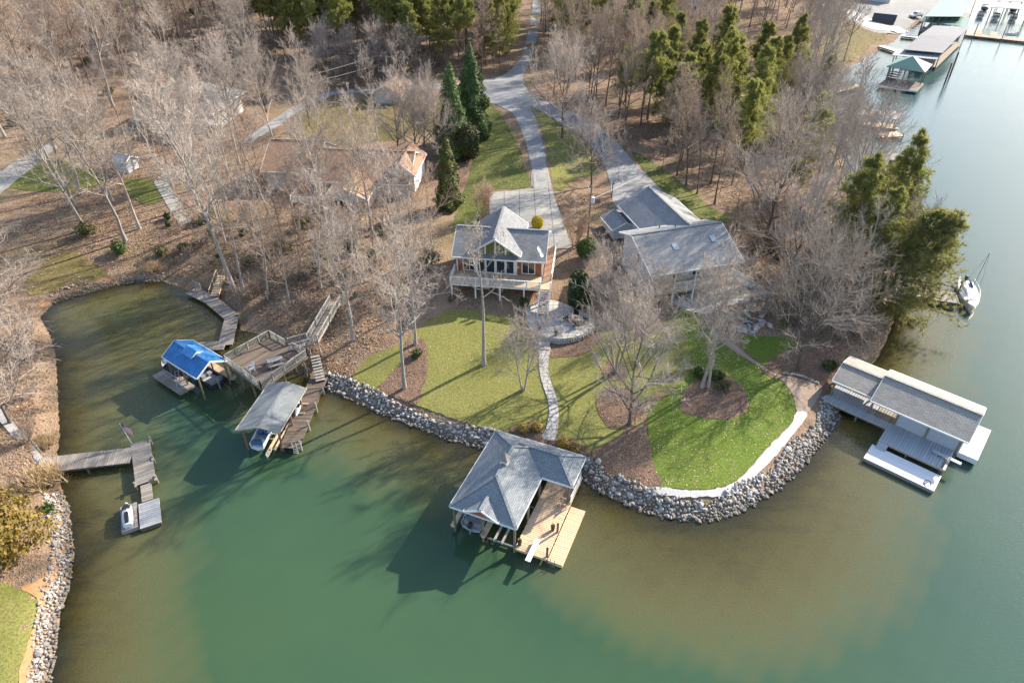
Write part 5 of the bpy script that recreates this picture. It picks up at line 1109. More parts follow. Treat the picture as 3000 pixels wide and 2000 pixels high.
# ================================================================== TREES
def tubes(P, Rr, n):
    """P (k,m,3) polylines, Rr (k,m) radii -> one mesh of tapered tubes"""
    k, m, _ = P.shape; T = np.empty_like(P); T[:, 1:-1] = P[:, 2:]-P[:, :-2]; T[:, 0] = P[:, 1]-P[:, 0]; T[:, -1] = P[:, -1]-P[:, -2]
    T /= np.linalg.norm(T, axis=2, keepdims=True)+1e-9
    ref = np.where(np.abs(T[..., 2:]) > .9, np.array([1., 0, 0]), np.array([0, 0, 1.])); A = np.cross(T, ref); A /= np.linalg.norm(A, axis=2, keepdims=True)+1e-9; B = np.cross(T, A)
    an = np.arange(n)*2*math.pi/n; ring = A[:, :, None]*np.cos(an)[:, None]+B[:, :, None]*np.sin(an)[:, None]
    Vv = P[:, :, None]+ring*Rr[:, :, None, None]
    i, j, q = np.meshgrid(np.arange(k), np.arange(m-1), np.arange(n), indexing='ij'); b = (i*m+j)*n; q2 = (q+1) % n
    Ff = np.stack([b+q, b+q2, b+n+q2, b+n+q], -1).reshape(-1, 4); return Vv.reshape(-1, 3), Ff
def merge(L):
    o = 0; Vs, Fs = [], []
    for v, f in L: Vs.append(v); Fs.append(f+o); o += len(v)
    return np.vstack(Vs), np.vstack(Fs)
def unit(a): return a/(np.linalg.norm(a, axis=-1, keepdims=True)+1e-9)
def grow(g, S, D, L, r0, seg, wander, up, r1f=.35):
    k = len(S); P = np.zeros((k, seg+1, 3)); P[:, 0] = S; d = unit(D)
    for s in range(seg):
        d = unit(d+g.normal(0, wander, (k, 3))+np.array([0, 0, up])); P[:, s+1] = P[:, s]+d*(L/seg)[:, None]
    t = np.linspace(0, 1, seg+1); Rr = r0[:, None]*(1-(1-r1f)*t); return P, Rr
def sprout(g, P, Rr, n, t0, t1, ang, lf, L, jit=.25):
    """n children on each polyline"""
    k, m, _ = P.shape; t = (t0+(t1-t0)*(np.arange(n)+g.uniform(0, 1, (k, n)))/n); f = np.clip(t*(m-1), 0, m-1.001); i = f.astype(int); a = (f-i)[..., None]
    r = np.arange(k)[:, None]; S = P[r, i]*(1-a)+P[r, i+1]*a; T = unit(P[r, i+1]-P[r, i]); rad = Rr[r, i]*(1-a[..., 0])+Rr[r, i+1]*a[..., 0]
    rnv = unit(g.normal(0, 1, (k, n, 3))); side_ = unit(np.cross(T, rnv)); an = ang+g.normal(0, jit, (k, n))
    D = T*np.cos(an)[..., None]+side_*np.sin(an)[..., None]
    Ln = (L[:, None]*lf*(1.15-.55*t)*g.uniform(.7, 1.25, (k, n)))
    return S.reshape(-1, 3), D.reshape(-1, 3), Ln.ravel(), rad.ravel()
def bare_tree(seed, Ht, clear=.45, spread=4.5, n1=15, r=.24, stems=1, vase=.15, a1=(70, 30), n2=6, n3=5, n4=5, tw=.014, lean=0., twup=.05):
    g = np.random.default_rng(seed); st = []
    az = g.uniform(0, 6.28, stems)+np.arange(stems)*6.28/stems
    D = np.stack([np.cos(az)*vase*(stems > 1)+lean, np.sin(az)*vase*(stems > 1), np.ones(stems)], 1)
    P, Rr = grow(g, np.stack([np.cos(az)*.1*(stems > 1), np.sin(az)*.1*(stems > 1), np.full(stems, -.4)], 1), D, np.full(stems, Ht*.92)*g.uniform(.85, 1, stems), np.full(stems, r/ (stems**.45)), 9, .045, .03, .12)
    Rr[:, 0] *= 1.45
    trunk = [tubes(P, Rr, 8)]
    # limbs
    k = stems; t = clear+(1-clear)*(np.arange(n1)+g.uniform(0, 1, (k, n1)))/n1; f = np.clip(t*9, 0, 8.999); i = f.astype(int); a = (f-i)[..., None]; q = np.arange(k)[:, None]
    S = (P[q, i]*(1-a)+P[q, i+1]*a).reshape(-1, 3); rad = (Rr[q, i]*(1-a[..., 0])+Rr[q, i+1]*a[..., 0]).ravel()
    tt = ((t-clear)/(1-clear)).ravel(); phi = np.arange(len(tt))*2.4+g.normal(0, .4, len(tt)); pol = np.radians(a1[0]+(a1[1]-a1[0])*tt+g.normal(0, 9, len(tt)))
    D1 = np.stack([np.cos(phi)*np.sin(pol), np.sin(phi)*np.sin(pol), np.cos(pol)], 1)
    prof = np.sin(np.clip(.35+tt*.9, 0, 1.25)*math.pi*.62)**.8; L1 = spread*(.45+.75*prof*(1-.45*tt))*g.uniform(.7, 1.2, len(tt))
    P1, R1 = grow(g, S, D1, L1, np.minimum(rad*.68, .055+.02*L1), 5, .13, .09, .3); trunk.append(tubes(P1, R1, 5))
    S2, D2, L2, r2 = sprout(g, P1, R1, n2, .22, .98, .75, .5, L1); P2, R2 = grow(g, S2, D2, L2, np.maximum(r2*.6, tw*1.9), 3, .15, .08, .5)
    S3, D3, L3, r3 = sprout(g, P2, R2, n3, .15, 1.0, .7, .55, L2); P3, R3 = grow(g, S3, D3, L3, np.maximum(r3*.6, tw*1.1), 2, .15, twup, .6)
    crown = [tubes(P2, R2, 4), tubes(P3, R3, 3)]
    if n4:
        S4, D4, L4, r4 = sprout(g, P3, R3, n4, .1, 1.0, .65, .62, L3); P4, R4 = grow(g, S4, D4, np.maximum(L4, .25), np.full(len(L4), tw), 1, .1, twup, .5); crown.append(tubes(P4, R4, 3))
    return merge(trunk), merge(crown)
def barkmat(name, c1, c2, rand=.18, scale=3):
    m, t, b = nodes(name); tc = _n(t, 'ShaderNodeTexCoord'); mp = _n(t, 'ShaderNodeMapping'); mp.inputs['Scale'].default_value = (3, 3, .5); t.links.new(tc.outputs['Object'], mp.inputs[0])
    f = noise(t, mp.outputs[0], scale, 5); c = ramp(t, f, [(.3, c1), (.7, c2)]); oi = _n(t, 'ShaderNodeObjectInfo'); hs = _n(t, 'ShaderNodeHueSaturation')
    mr = _n(t, 'ShaderNodeMapRange'); mr.inputs[3].default_value = 1-rand; mr.inputs[4].default_value = 1+rand; t.links.new(oi.outputs['Random'], mr.inputs[0]); t.links.new(mr.outputs[0], hs.inputs['Value']); t.links.new(c, hs.inputs['Color'])
    t.links.new(hs.outputs[0], b.inputs['Base Color']); b.inputs['Roughness'].default_value = .9; b.inputs['Specular IOR Level'].default_value = .15; bumpn(t, f, .8, .05, b); return m
BARK = barkmat('grey_bark', (.42, .375, .335), (.27, .235, .205)); TWIG = barkmat('grey_twig', (.47, .395, .34), (.35, .29, .245))
BARKD = barkmat('dark_bark', (.155, .125, .105), (.095, .08, .068)); TWIGB = barkmat('brown_twig', (.44, .335, .26), (.31, .23, .175))
TWIGR = barkmat('tan_twig', (.46, .33, .24), (.34, .24, .175)); PBARK = barkmat('pine_bark', (.21, .165, .135), (.13, .105, .09))
def foliage(name, stops, rand=.15, trans=.15):
    m, t, b = nodes(name); ge = _n(t, 'ShaderNodeNewGeometry'); tc = _n(t, 'ShaderNodeTexCoord'); n = noise(t, tc.outputs['Object'], .8, 3)
    ad = _n(t, 'ShaderNodeMath', operation='MULTIPLY_ADD'); t.links.new(ge.outputs['Random Per Island'], ad.inputs[0]); ad.inputs[1].default_value = .55; t.links.new(n, ad.inputs[2])
    sb_ = _n(t, 'ShaderNodeMath', operation='SUBTRACT'); t.links.new(ad.outputs[0], sb_.inputs[0]); sb_.inputs[1].default_value = .28
    c = ramp(t, sb_.outputs[0], stops); oi = _n(t, 'ShaderNodeObjectInfo'); hs = _n(t, 'ShaderNodeHueSaturation'); mr = _n(t, 'ShaderNodeMapRange'); mr.inputs[3].default_value = 1-rand; mr.inputs[4].default_value = 1+rand
    t.links.new(oi.outputs['Random'], mr.inputs[0]); t.links.new(mr.outputs[0], hs.inputs['Value']); t.links.new(c, hs.inputs['Color']); t.links.new(hs.outputs[0], b.inputs['Base Color']); b.inputs['Roughness'].default_value = .65; b.inputs['Specular IOR Level'].default_value = .25
    if trans: 
        out = t.nodes['Material Output']; tl = _n(t, 'ShaderNodeBsdfTranslucent'); t.links.new(hs.outputs[0], tl.inputs[0]); mx = _n(t, 'ShaderNodeMixShader'); mx.inputs[0].default_value = trans
        t.links.new(b.outputs[0], mx.inputs[1]); t.links.new(tl.outputs[0], mx.inputs[2]); t.links.new(mx.outputs[0], out.inputs[0])
    return m
PINE = foliage('pine_needles', [(0, (.13, .145, .045)), (.45, (.27, .28, .08)), (1, (.42, .39, .13))], trans=.5)
CYP = foliage('cypress_spray', [(0, (.04, .07, .022)), (.5, (.095, .145, .045)), (1, (.18, .22, .07))])
HOLLY = foliage('dark_glossy_leaf', [(0, (.015, .03, .012)), (.5, (.035, .062, .02)), (1, (.075, .11, .035))], trans=.05)
MAGN = foliage('magnolia_leaf', [(0, (.02, .035, .015)), (.5, (.05, .07, .025)), (.8, (.15, .12, .05)), (1, (.3, .22, .12))], trans=.05)
BOX = foliage('round_bush_leaf', [(0, (.035, .07, .015)), (.5, (.075, .125, .025)), (1, (.14, .19, .04))])
YEL = foliage('golden_leaf', [(0, (.24, .20, .01)), (.5, (.45, .37, .015)), (1, (.55, .48, .04))])
GOLDP = foliage('autumn_gold_leaf', [(0, (.12, .095, .025)), (.5, (.25, .175, .04)), (1, (.36, .26, .08))], trans=.3)
RUSTL = foliage('clinging_rust_leaf', [(0, (.16, .08, .04)), (.5, (.30, .16, .085)), (1, (.42, .25, .14))], trans=.3)
OLIVE = foliage('olive_undergrowth', [(0, (.06, .06, .025)), (.5, (.12, .115, .045)), (1, (.19, .17, .08))], trans=.2)
def blades(g, C_, n, L, wid, up=.3):
    """n needle blades round every clump centre"""
    k = len(C_); d = unit(g.normal(0, 1, (k, n, 3))+np.array([0, 0, up])); c = np.repeat(C_[:, None], n, 1)+g.normal(0, .05, (k, n, 3)); s = unit(np.cross(d, g.normal(0, 1, (k, n, 3))))*wid*.5; ln = L*g.uniform(.6, 1.2, (k, n, 1))
    Vv = np.stack([c-s, c+s, c+s*.3+d*ln, c-s*.3+d*ln], 2).reshape(-1, 3); return Vv, np.arange(len(Vv)).reshape(-1, 4)
def pine_tree(seed, Ht, clear, spread, nb=58, clumps=12, r=.17, dense=17):
    g = np.random.default_rng(seed); P, Rr = grow(g, np.array([[0, 0, -.4]]), np.array([[0., 0, 1]]), np.array([Ht*1.02]), np.array([r]), 9, .025, .06, .12)
    tr = [tubes(P, Rr, 7)]; t = clear+(1-clear)*(np.arange(nb)+g.uniform(0, 1, nb))/nb*.99; f = np.clip(t*9, 0, 8.99); i = f.astype(int); a = (f-i)[:, None]; S = P[0, i]*(1-a)+P[0, i+1]*a
    tt = (t-clear)/(1-clear); phi = np.arange(nb)*2.4+g.normal(0, .5, nb); pol = np.radians(92-36*tt+g.normal(0, 12, nb)); D = np.stack([np.cos(phi)*np.sin(pol), np.sin(phi)*np.sin(pol), np.cos(pol)], 1)
    L = spread*(1.05-.8*tt**1.3)*(.45+.55*np.clip(tt*5, 0, 1))*g.uniform(.55, 1.2, nb); P1, R1 = grow(g, S, D, L, .02+.012*L, 4, .14, .02, .4); tr.append(tubes(P1, R1, 4))
    S2, D2, L2, r2 = sprout(g, P1, R1, clumps, .2, 1.02, .85, .5, L); P2, R2 = grow(g, S2, D2, np.maximum(L2, .3), np.full(len(L2), .012), 1, .1, .1); tr.append(tubes(P2, R2, 3))
    Cc = np.concatenate([P2[:, 1], P2.mean(1)+g.normal(0, .12, (len(P2), 3)), P1[:, -1]]); return merge(tr), blades(g, Cc, dense, .5, .075)
def leaf_cloud(g, n, shape, size, clump=.18, asp=.6, up=.4):
    """shape(u in unit ball directions) -> points; leaf quads facing roughly outwards"""
    P, N = shape(g, n); N = unit(N+g.normal(0, .55, N.shape)+np.array([0, 0, up*.3])); a = unit(np.cross(N, g.normal(0, 1, N.shape))); b = np.cross(N, a); s = size*g.uniform(.55, 1.4, (len(P), 1)); a *= s*.5; b *= s*.5*asp
    Vv = np.stack([P-a, P-b, P+a, P+b], 1).reshape(-1, 3); return Vv, np.arange(len(Vv)).reshape(-1, 4)
def ell(rx, ry, rz, cz, lump=.18, fill=.55, k=14):
    def f(g, n):
        d = unit(g.normal(0, 1, (n, 3))); L = unit(g.normal(0, 1, (k, 3))); w_ = np.clip((d@L.T), 0, 1)**6; m = 1-lump+2*lump*(w_*g.uniform(.2, 1, k)).max(1)
        rr = (fill+(1-fill)*g.uniform(0, 1, n)**.6)*m; p = d*rr[:, None]*np.array([rx, ry, rz]); p[:, 2] += cz; ok = p[:, 2] > .03; return p[ok], d[ok]
    return f
def cone(Ht, rb, k=60, pw=.8):
    def f(g, n):
        t = 1-np.sqrt(g.uniform(0, 1, n)); t = np.clip(t, 0, .995); ph = g.uniform(0, 6.283, n); lob = g.uniform(0, 6.283, k); lt = g.uniform(0, 1, k)
        dph = np.abs((ph[:, None]-lob+math.pi) % 6.283-math.pi); w_ = np.exp(-(dph/.3)**2-((t[:, None]-lt)/.05)**2).max(1)
        prof = (1-t)**pw*(1-.35*np.exp(-t*14)); rr = rb*prof*(.42+.34*g.uniform(0, 1, n)**.5+.5*w_)+.06; p = np.stack([np.cos(ph)*rr, np.sin(ph)*rr, .15+t*Ht], 1); return p, np.stack([np.cos(ph), np.sin(ph), np.full(n, .5)], 1)
    return f
class Kind:
    def __init__(s, name, trunk, crown, tm, cm):
        s.name = name; s.t = np_mesh('trunk', *trunk, tm) if trunk else None; s.c = np_mesh('crown', *crown, cm) if crown else None
def place(kd, x, y, scale, label, cat, group=None, rz=None, tilt=(0, 0), z=None, name=None, sz=1.0, cname='crown'):
    o = bpy.data.objects.new(name or kd.name, None); link(o); o.empty_display_size = .3; z = hz(x, y) if z is None else z
    o.location = (x, y, z); o.rotation_euler = (tilt[0], tilt[1], rnd.uniform(0, 6.28) if rz is None else rz); o.scale = (scale, scale, scale*sz)
    o['label'] = label; o['category'] = cat
    if group: o['group'] = group
    if kd.t:
        c = bpy.data.objects.new('trunk', kd.t); link(c, o)
    if kd.c:
        c = bpy.data.objects.new(cname, kd.c); link(c, o)
    return o
# --- kinds
TALL = [Kind('bare_tree', *bare_tree(s, 22, .36, 6.4, 17, .24, a1=(56, 16), n2=7, n3=6, n4=4, tw=.014, twup=.1), BARK, TWIG) for s in (1, 2, 3, 4)]
TALLB = [Kind('bare_tree', *bare_tree(s, 21, .34, 5.6, 16, .2, a1=(56, 16), n2=7, n3=6, n4=4, tw=.014, twup=.1), BARKD, TWIGB) for s in (5, 6, 7)]
BROAD = [Kind('bare_tree', *bare_tree(s, 12, .2, 7.4, 18, .2, a1=(60, 14), n2=8, n3=6, n4=5, tw=.012, twup=.18), BARKD, TWIG) for s in (11, 12, 13)]
MULTI = [Kind('bare_tree', *bare_tree(s, 13, .3, 5.0, 10, .26, stems=3, vase=.2, a1=(58, 18), n2=6, n3=6, n4=4, tw=.013, twup=.12), BARK, TWIG) for s in (21, 22)]
VASE = [Kind('crape_myrtle', *bare_tree(s, 6, .35, 1.5, 7, .17, stems=9, vase=.36, a1=(30, 12), n2=4, n3=4, n4=3, tw=.010, twup=.2), barkmat('myrtle_bark%d' % s, (.42, .29, .2), (.33, .22, .15)), TWIGR) for s in (31, 32)]
THIN = [Kind('bare_tree', *bare_tree(s, 21, .38, 5.0, 12, .17, a1=(54, 18), n2=5, n3=5, n4=4, tw=.013, twup=.1), BARK, TWIG) for s in (45, 46, 47)]
THINR = [Kind('bare_tree', *bare_tree(s, 14, .3, 5.4, 12, .15, a1=(54, 18), n2=6, n3=5, n4=4, tw=.013, twup=.1), BARK, TWIGR) for s in (48, 49)]
SPIRE = Kind('bare_tree', *bare_tree(41, 20, .56, 4.2, 12, .27, n2=5, n3=5, n4=4, tw=.014), BARK, TWIG)
SCRUB = [Kind('bare_shrub', *bare_tree(s, 2.6, .1, 1.0, 6, .05, stems=6, vase=.6, a1=(55, 25), n2=4, n3=4, n4=0, tw=.011), BARKD, TWIGB) for s in (51, 52, 53)]
SAP = [Kind('young_bare_tree', *bare_tree(s, 9, .3, 2.2, 10, .08, n2=5, n3=4, n4=3, tw=.012), BARKD, TWIGB) for s in (61, 62, 63)]
PINES = [Kind('pine_tree', *pine_tree(s, 19, c, sp), PBARK, PINE) for s, c, sp in ((71, .5, 4.0), (72, .42, 4.2), (73, .6, 3.6), (74, .2, 4.4))]
PINEW = Kind('pine_tree', *pine_tree(76, 14, .04, 6.4, 96, 15, .2, 18), PBARK, foliage('olive_pine_needles', [(0, (.15, .15, .055)), (.45, (.28, .27, .09)), (1, (.42, .38, .15))], trans=.5))
PINEB = Kind('pine_tree', *pine_tree(75, 9, .08, 3.6, 60, 9), PBARK, PINE)
gg = np.random.default_rng(5)
CYPR = [Kind('cypress_tree', tubes(np.array([[[0, 0, -.3], [0, 0, h*.9]]]), np.array([[.2, .03]]), 7), leaf_cloud(gg, 15000, cone(h, rb), .46, asp=.45), PBARK, CYP) for h, rb in ((16, 4.0), (15, 3.7))]
CYPY = Kind('cypress_tree', tubes(np.array([[[0, 0, -.3], [0, 0, 10]]]), np.array([[.16, .03]]), 7), leaf_cloud(gg, 8000, cone(11, 2.4), .38, asp=.45), PBARK, foliage('yellowing_cypress', [(0, (.04, .055, .018)), (.5, (.10, .115, .03)), (1, (.2, .18, .06))]))
MAG = Kind('magnolia_tree', tubes(np.array([[[0, 0, -.3], [0, 0, 6]]]), np.array([[.18, .05]]), 7), leaf_cloud(gg, 6500, ell(2.5, 2.5, 4.2, 4.2, .22), .4, asp=.55), BARKD, MAGN)
HOL = Kind('holly_bush', tubes(np.array([[[0, 0, -.2], [0, 0, 3]]]), np.array([[.12, .04]]), 6), leaf_cloud(gg, 5200, ell(1.5, 1.5, 2.5, 2.4, .26, .4), .28), BARKD, HOLLY)
RND = Kind('round_bush', tubes(np.array([[[0, 0, -.2], [0, 0, 1]]]), np.array([[.08, .04]]), 6), leaf_cloud(gg, 4200, ell(1.35, 1.35, 1.25, 1.2, .14, .55), .2), BARKD, BOX)
RNY = Kind('golden_bush', tubes(np.array([[[0, 0, -.2], [0, 0, .6]]]), np.array([[.06, .03]]), 6), leaf_cloud(gg, 2500, ell(.8, .8, .85, .8, .05, .8), .15), BARKD, YEL)
LOW = [Kind('evergreen_shrub', tubes(np.array([[[0, 0, -.1], [0, 0, .4]]]), np.array([[.05, .03]]), 5), leaf_cloud(gg, 700, ell(.62, .58, .5, .42, .38, .25), .2), BARKD, foliage('mid_green_leaf', [(0, (.03, .05, .018)), (.5, (.07, .10, .032)), (1, (.14, .17, .06))], trans=.15)), Kind('evergreen_shrub', tubes(np.array([[[0, 0, -.1], [0, 0, .6]]]), np.array([[.06, .03]]), 5), leaf_cloud(gg, 1100, ell(1.1, 1.0, .9, .75, .42, .2), .22), BARKD, OLIVE)]
GOLDT = Kind('golden_leaved_tree', bare_tree(81, 6, .2, 3.2, 9, .13, n2=5, n3=3, n4=0)[0], leaf_cloud(gg, 8000, ell(3.6, 3.6, 2.8, 3.4, .5, .2), .3), BARKD, GOLDP)
REED = Kind('reed_clump', None, blades(gg, np.column_stack([gg.normal(0, .5, (150, 2))*1.2, np.full(150, .1)]), 9, 1.15, .05, 2.6), None, mat('dry_reed', (.62, .46, .27), (.5, .36, .2), 3))
FERN = Kind('green_fern_plant', None, blades(gg, np.column_stack([gg.normal(0, .12, (16, 2)), np.full(16, .15)]), 8, .6, .12, .5), None, BOX)
ORN = Kind('golden_shrub', None, leaf_cloud(gg, 900, ell(.75, .7, .5, .4, .25, .4), .16), None, foliage('straw_gold_leaf', [(0, (.22, .15, .04)), (.5, (.38, .27, .06)), (1, (.5, .38, .12))]))
# --- the trees one can point at (photo pixel of the foot, kind, scale ...)
def tree_at(px, py, kd, s, label, cat='tree', **kw):
    p = hit(px, py); return place(kd, p[0], p[1], s, label, cat, **kw)
T = tree_at
T(1185, 1138, TALL[0], .98, 'tall bare tree with thick trunk in the mulch bed nearest the riprap', tilt=(0, -.06), rz=1)
T(1217, 1010, TALL[1], .88, 'bare tree at the back of the mulch bed left of the lawn', tilt=(0, -.02), rz=3)
T(1033, 997, TALL[2], .85, 'bare tree on the leafy slope beside the railed stairway', tilt=(0, -.08), rz=2)
T(1418, 1068, SPIRE, 1.0, 'very tall slender bare tree in the middle of the front lawn', rz=.5)
T(1533, 1142, MULTI[0], .78, 'small forked bare tree on the lawn left of the stone path', rz=.6)
T(1805, 1090, MULTI[1], 1.1, 'bare tree with forked trunks in the round bed right of the patio', rz=1.2)
T(1845, 1243, BROAD[0], 1.06, 'bare tree leaning right in the leafy bed above the curved riprap', tilt=(0, .06), rz=2.2)
T(2055, 1135, TALL[3], .82, 'left of the two tall bare trunks in the round mulch circle', tilt=(0, .03), rz=.3)
T(2075, 1135, TALL[0], .76, 'right of the two tall bare trunks in the round mulch circle', tilt=(0, .1), rz=4.4)
T(2337, 1085, BROAD[1], 1.15, 'bare tree leaning right above the long grey boathouse', tilt=(0, .12), rz=1.7)
T(2430, 1000, BROAD[2], .95, 'bare spreading tree at the wooded shore behind the long boathouse', rz=.7)
T(2240, 705, BROAD[1], 1.45, 'large round-crowned bare tree right of the grey-roofed house', rz=3.3)
T(2300, 830, BROAD[2], 1.05, 'bare tree on the leafy slope between the grey-roofed house and the sailboat', rz=5)
T(1648, 405, BROAD[0], 1.25, 'round-crowned bare tree between the two driveways', rz=2.9)
T(1732, 548, BROAD[2], .95, 'smaller bare tree beside the basketball hoop', rz=1.1)
T(1410, 642, VASE[0], 1.15, 'vase-shaped tan crape myrtle behind the brick house', 'crape myrtle', rz=.4)
T(1684, 716, VASE[1], .95, 'vase-shaped tan crape myrtle beside the white-capped utility pole', 'crape myrtle', rz=2)
T(1525, 520, SAP[0], .5, 'small bare sapling on the grass beside the concrete drive', rz=1)
T(253, 672, TALL[1], 1.15, 'tall leaning bare tree left of the three by the cove', tilt=(.02, -.1), rz=.1)
T(367, 705, TALL[2], 1.2, 'tall leaning bare tree above the dark green shrub by the cove', tilt=(.02, -.12), rz=1.5)
T(410, 670, TALL[3], 1.05, 'tall bare tree beside the end of the concrete path', tilt=(0, -.07), rz=2.6)
T(685, 845, TALL[0], 1.25, 'big bare tree leaning left over the small wooden stairs', tilt=(.0, -.16), rz=5.2)
for k, (x, y, s, l) in enumerate(((185, 545, 1.15, 'leftmost'), (215, 600, 1.2, 'second'), (238, 570, 1.1, 'third'), (330, 590, 1.0, 'fourth'))):
    T(x, y, TALL[k], s, '%s of the tall bare trunks rising past the left lawn' % l, tilt=(.02, -.07), rz=k*1.3)
T(30, 1240, BROAD[0], 1.0, 'bare tree beside the left boardwalk, branches reaching over the cove', rz=1)
T(-25, 1130, BROAD[1], 1.25, 'bare tree at the left edge reaching into the picture below the lawn', tilt=(0, .15), rz=2.4)
T(20, 945, BROAD[2], 1.15, 'bare tree at the left edge beside the head of the cove', tilt=(0, .1), rz=4)
T(-40, 860, TALL[1], .85, 'bare tree at the left edge above the dry lawn', rz=2)
T(245, 860, SAP[2], .45, 'small round bare shrub tree on the dry cove lawn', rz=2)
T(1330, 455, CYPR[0], 1.08, 'front of the two tall dark green cypress trees', rz=1, tilt=(0, .0))
T(1385, 400, CYPR[1], 1.2, 'back right of the two tall dark green cypress trees', rz=2)
T(1318, 610, CYPY, 1.15, 'narrow yellowish green cypress left of the drive lawn', rz=1)
T(1372, 475, MAG, .95, 'dark magnolia with brownish leaves at the foot of the cypresses', rz=0)
T(1692, 905, HOL, 1.25, 'dark green upright holly between the stairs and the grey-roofed house', 'bush', rz=1)
T(1720, 758, RND, 1.35, 'round clipped green bush below the utility pole', 'bush', rz=1)
T(1574, 668, RNY, 1.25, 'round golden yellow bush behind the brick house', 'bush', rz=1)
T(1222, 1045, LOW[0], 1.25, 'small dark evergreen shrub in the mulch bed by the lawn', 'shrub', rz=1)
T(1324, 880, LOW[0], .9, 'small green shrub at the left foot of the deck', 'shrub', rz=1)
T(1535, 892, LOW[0], 1.2, 'green shrub below the deck front near the patio', 'shrub', rz=2)
T(2050, 1100, LOW[0], 1.6, 'green shrub behind the left trunk in the mulch circle', 'shrub', rz=2)
T(2098, 1108, LOW[0], 1.5, 'green shrub behind the right trunk in the mulch circle', 'shrub', rz=3)
T(2118, 1140, LOW[1], .9, 'brownish low shrub right of the trunks in the mulch circle', 'shrub', rz=3)
T(2428, 1078, LOW[0], 1.5, 'round green shrub by the landward end of the long boathouse', 'shrub', rz=3)
for k, (x, y, l) in enumerate(((1532, 1262, 'left golden shrub'), (1572, 1258, 'golden shrub beside the path foot'), (1648, 1305, 'golden green shrub right of the path foot'), (1683, 1318, 'rightmost low golden shrub'))):
    T(x, y, ORN, 1.1, l+' behind the hip-roofed boathouse', 'shrub', rz=k)
T(255, 690, LOW[1], 1.5, 'olive shrub at the foot of the leaning trunk by the cove', 'shrub', rz=1)
T(355, 740, LOW[0], 2.3, 'dark green shrub under the tall leaning tree by the cove', 'shrub', rz=2)
T(475, 748, LOW[1], 1.1, 'greenish low shrub on the leafy slope above the cove', 'shrub', rz=2)
T(445, 790, REED, .9, 'tan dry grass clump at the head of the cove', 'grass clump', rz=0)
T(130, 1410, REED, 1.35, 'tan reed clump beside the shore end of the left dock', 'reeds', rz=0)
T(135, 1300, REED, .8, 'smaller tan reed clump on the left bank beside the boardwalk', 'reeds', rz=1)
T(140, 1495, FERN, 1.3, 'small bright green plant above the lower left riprap', 'plant', rz=0)
T(5, 1670, GOLDT, 1.5, 'golden-leaved tree on the lower left bank', rz=0)
T(2595, 915, PINEW, 1.05, 'broad green pine leaning over the water beside the sailboat pier', tilt=(0, .22), rz=0)
T(2590, 780, PINES[3], .78, 'yellow-green pine on the right shore above the sailboat pier', tilt=(0, .16), rz=1)
T(2660, 640, PINES[3], .6, 'small pine at the right shore tip before open water', rz=2) if False else T(2560, 730, PINES[3], .72, 'dark pine at the right shore tip before open water', tilt=(0, .12), rz=2)
T(2230, 330, PINES[3], .8, 'bushy yellow-green pine among bare trees right of the hidden grey house', rz=2)
for k, (x, y, s_, l) in enumerate(((640, 660, 1.0, 'left of the brown-roofed house'), (790, 640, 1.05, 'before the left wing of the brown-roofed house'), (880, 700, .95, 'before the railed deck of the brown-roofed house'), (960, 690, 1.0, 'before the sunroom of the brown-roofed house'), (1090, 690, 1.0, 'before the right gable of the brown-roofed house'), (560, 560, 1.1, 'between the concrete path and the hip-roofed house'), (700, 480, 1.0, 'between the hip-roofed and brown-roofed houses'))):
    T(x, y, (THIN+TALL)[k], s_, 'tall slender bare tree '+l, rz=k*.9, tilt=(0, -.04))
# --- woods: countable trees in each stand, told apart by stand only
occ = np.zeros((0, 3))
def raster(bl):
    M = np.zeros(HG.shape, bool)
    for P_ in bl:
        P_ = np.asarray(P_); i0, i1 = np.clip(((P_[:, 0].min()-GX0)/GS, (P_[:, 0].max()-GX0)/GS+2), 0, HG.shape[0]).astype(int); j0, j1 = np.clip(((P_[:, 1].min()-GY0)/GS, (P_[:, 1].max()-GY0)/GS+2), 0, HG.shape[1]).astype(int)
        M[i0:i1, j0:j1] |= inpoly(_gx[i0:i1, j0:j1], _gy[i0:i1, j0:j1], P_)
    return M
fp = lambda F, u0, u1, v0, v1: np.array([F(u0, v0, 0)[:2], F(u1, v0, 0)[:2], F(u1, v1, 0)[:2], F(u0, v1, 0)[:2]])
BLOCK = sum((POLYS[k] for k in ('lawn', 'road', 'driveway', 'concrete', 'path', 'car_park', 'garden_path')), [])+[fp(HF, -2, 15, -9, 10), fp(NF, -3, 16, -9, 17), fp(BF, -11, 19, -7, 16), fp(PF, -1, 20, -4, 14), fp(OF, -6, 6, -3, 11),
  np.array([[-30, 62], [-21, 62], [-21, 79], [-27, 79]]), np.array([[-45, 81], [-41, 81], [-41, 89], [-45, 89]])]
BLOCKM = raster(BLOCK)
ORDN = 'first second third fourth fifth sixth seventh eighth ninth tenth eleventh twelfth thirteenth fourteenth fifteenth sixteenth seventeenth eighteenth nineteenth twentieth twenty-first twenty-second twenty-third twenty-fourth twenty-fifth twenty-sixth twenty-seventh twenty-eighth twenty-ninth thirtieth thirty-first thirty-second'.split()
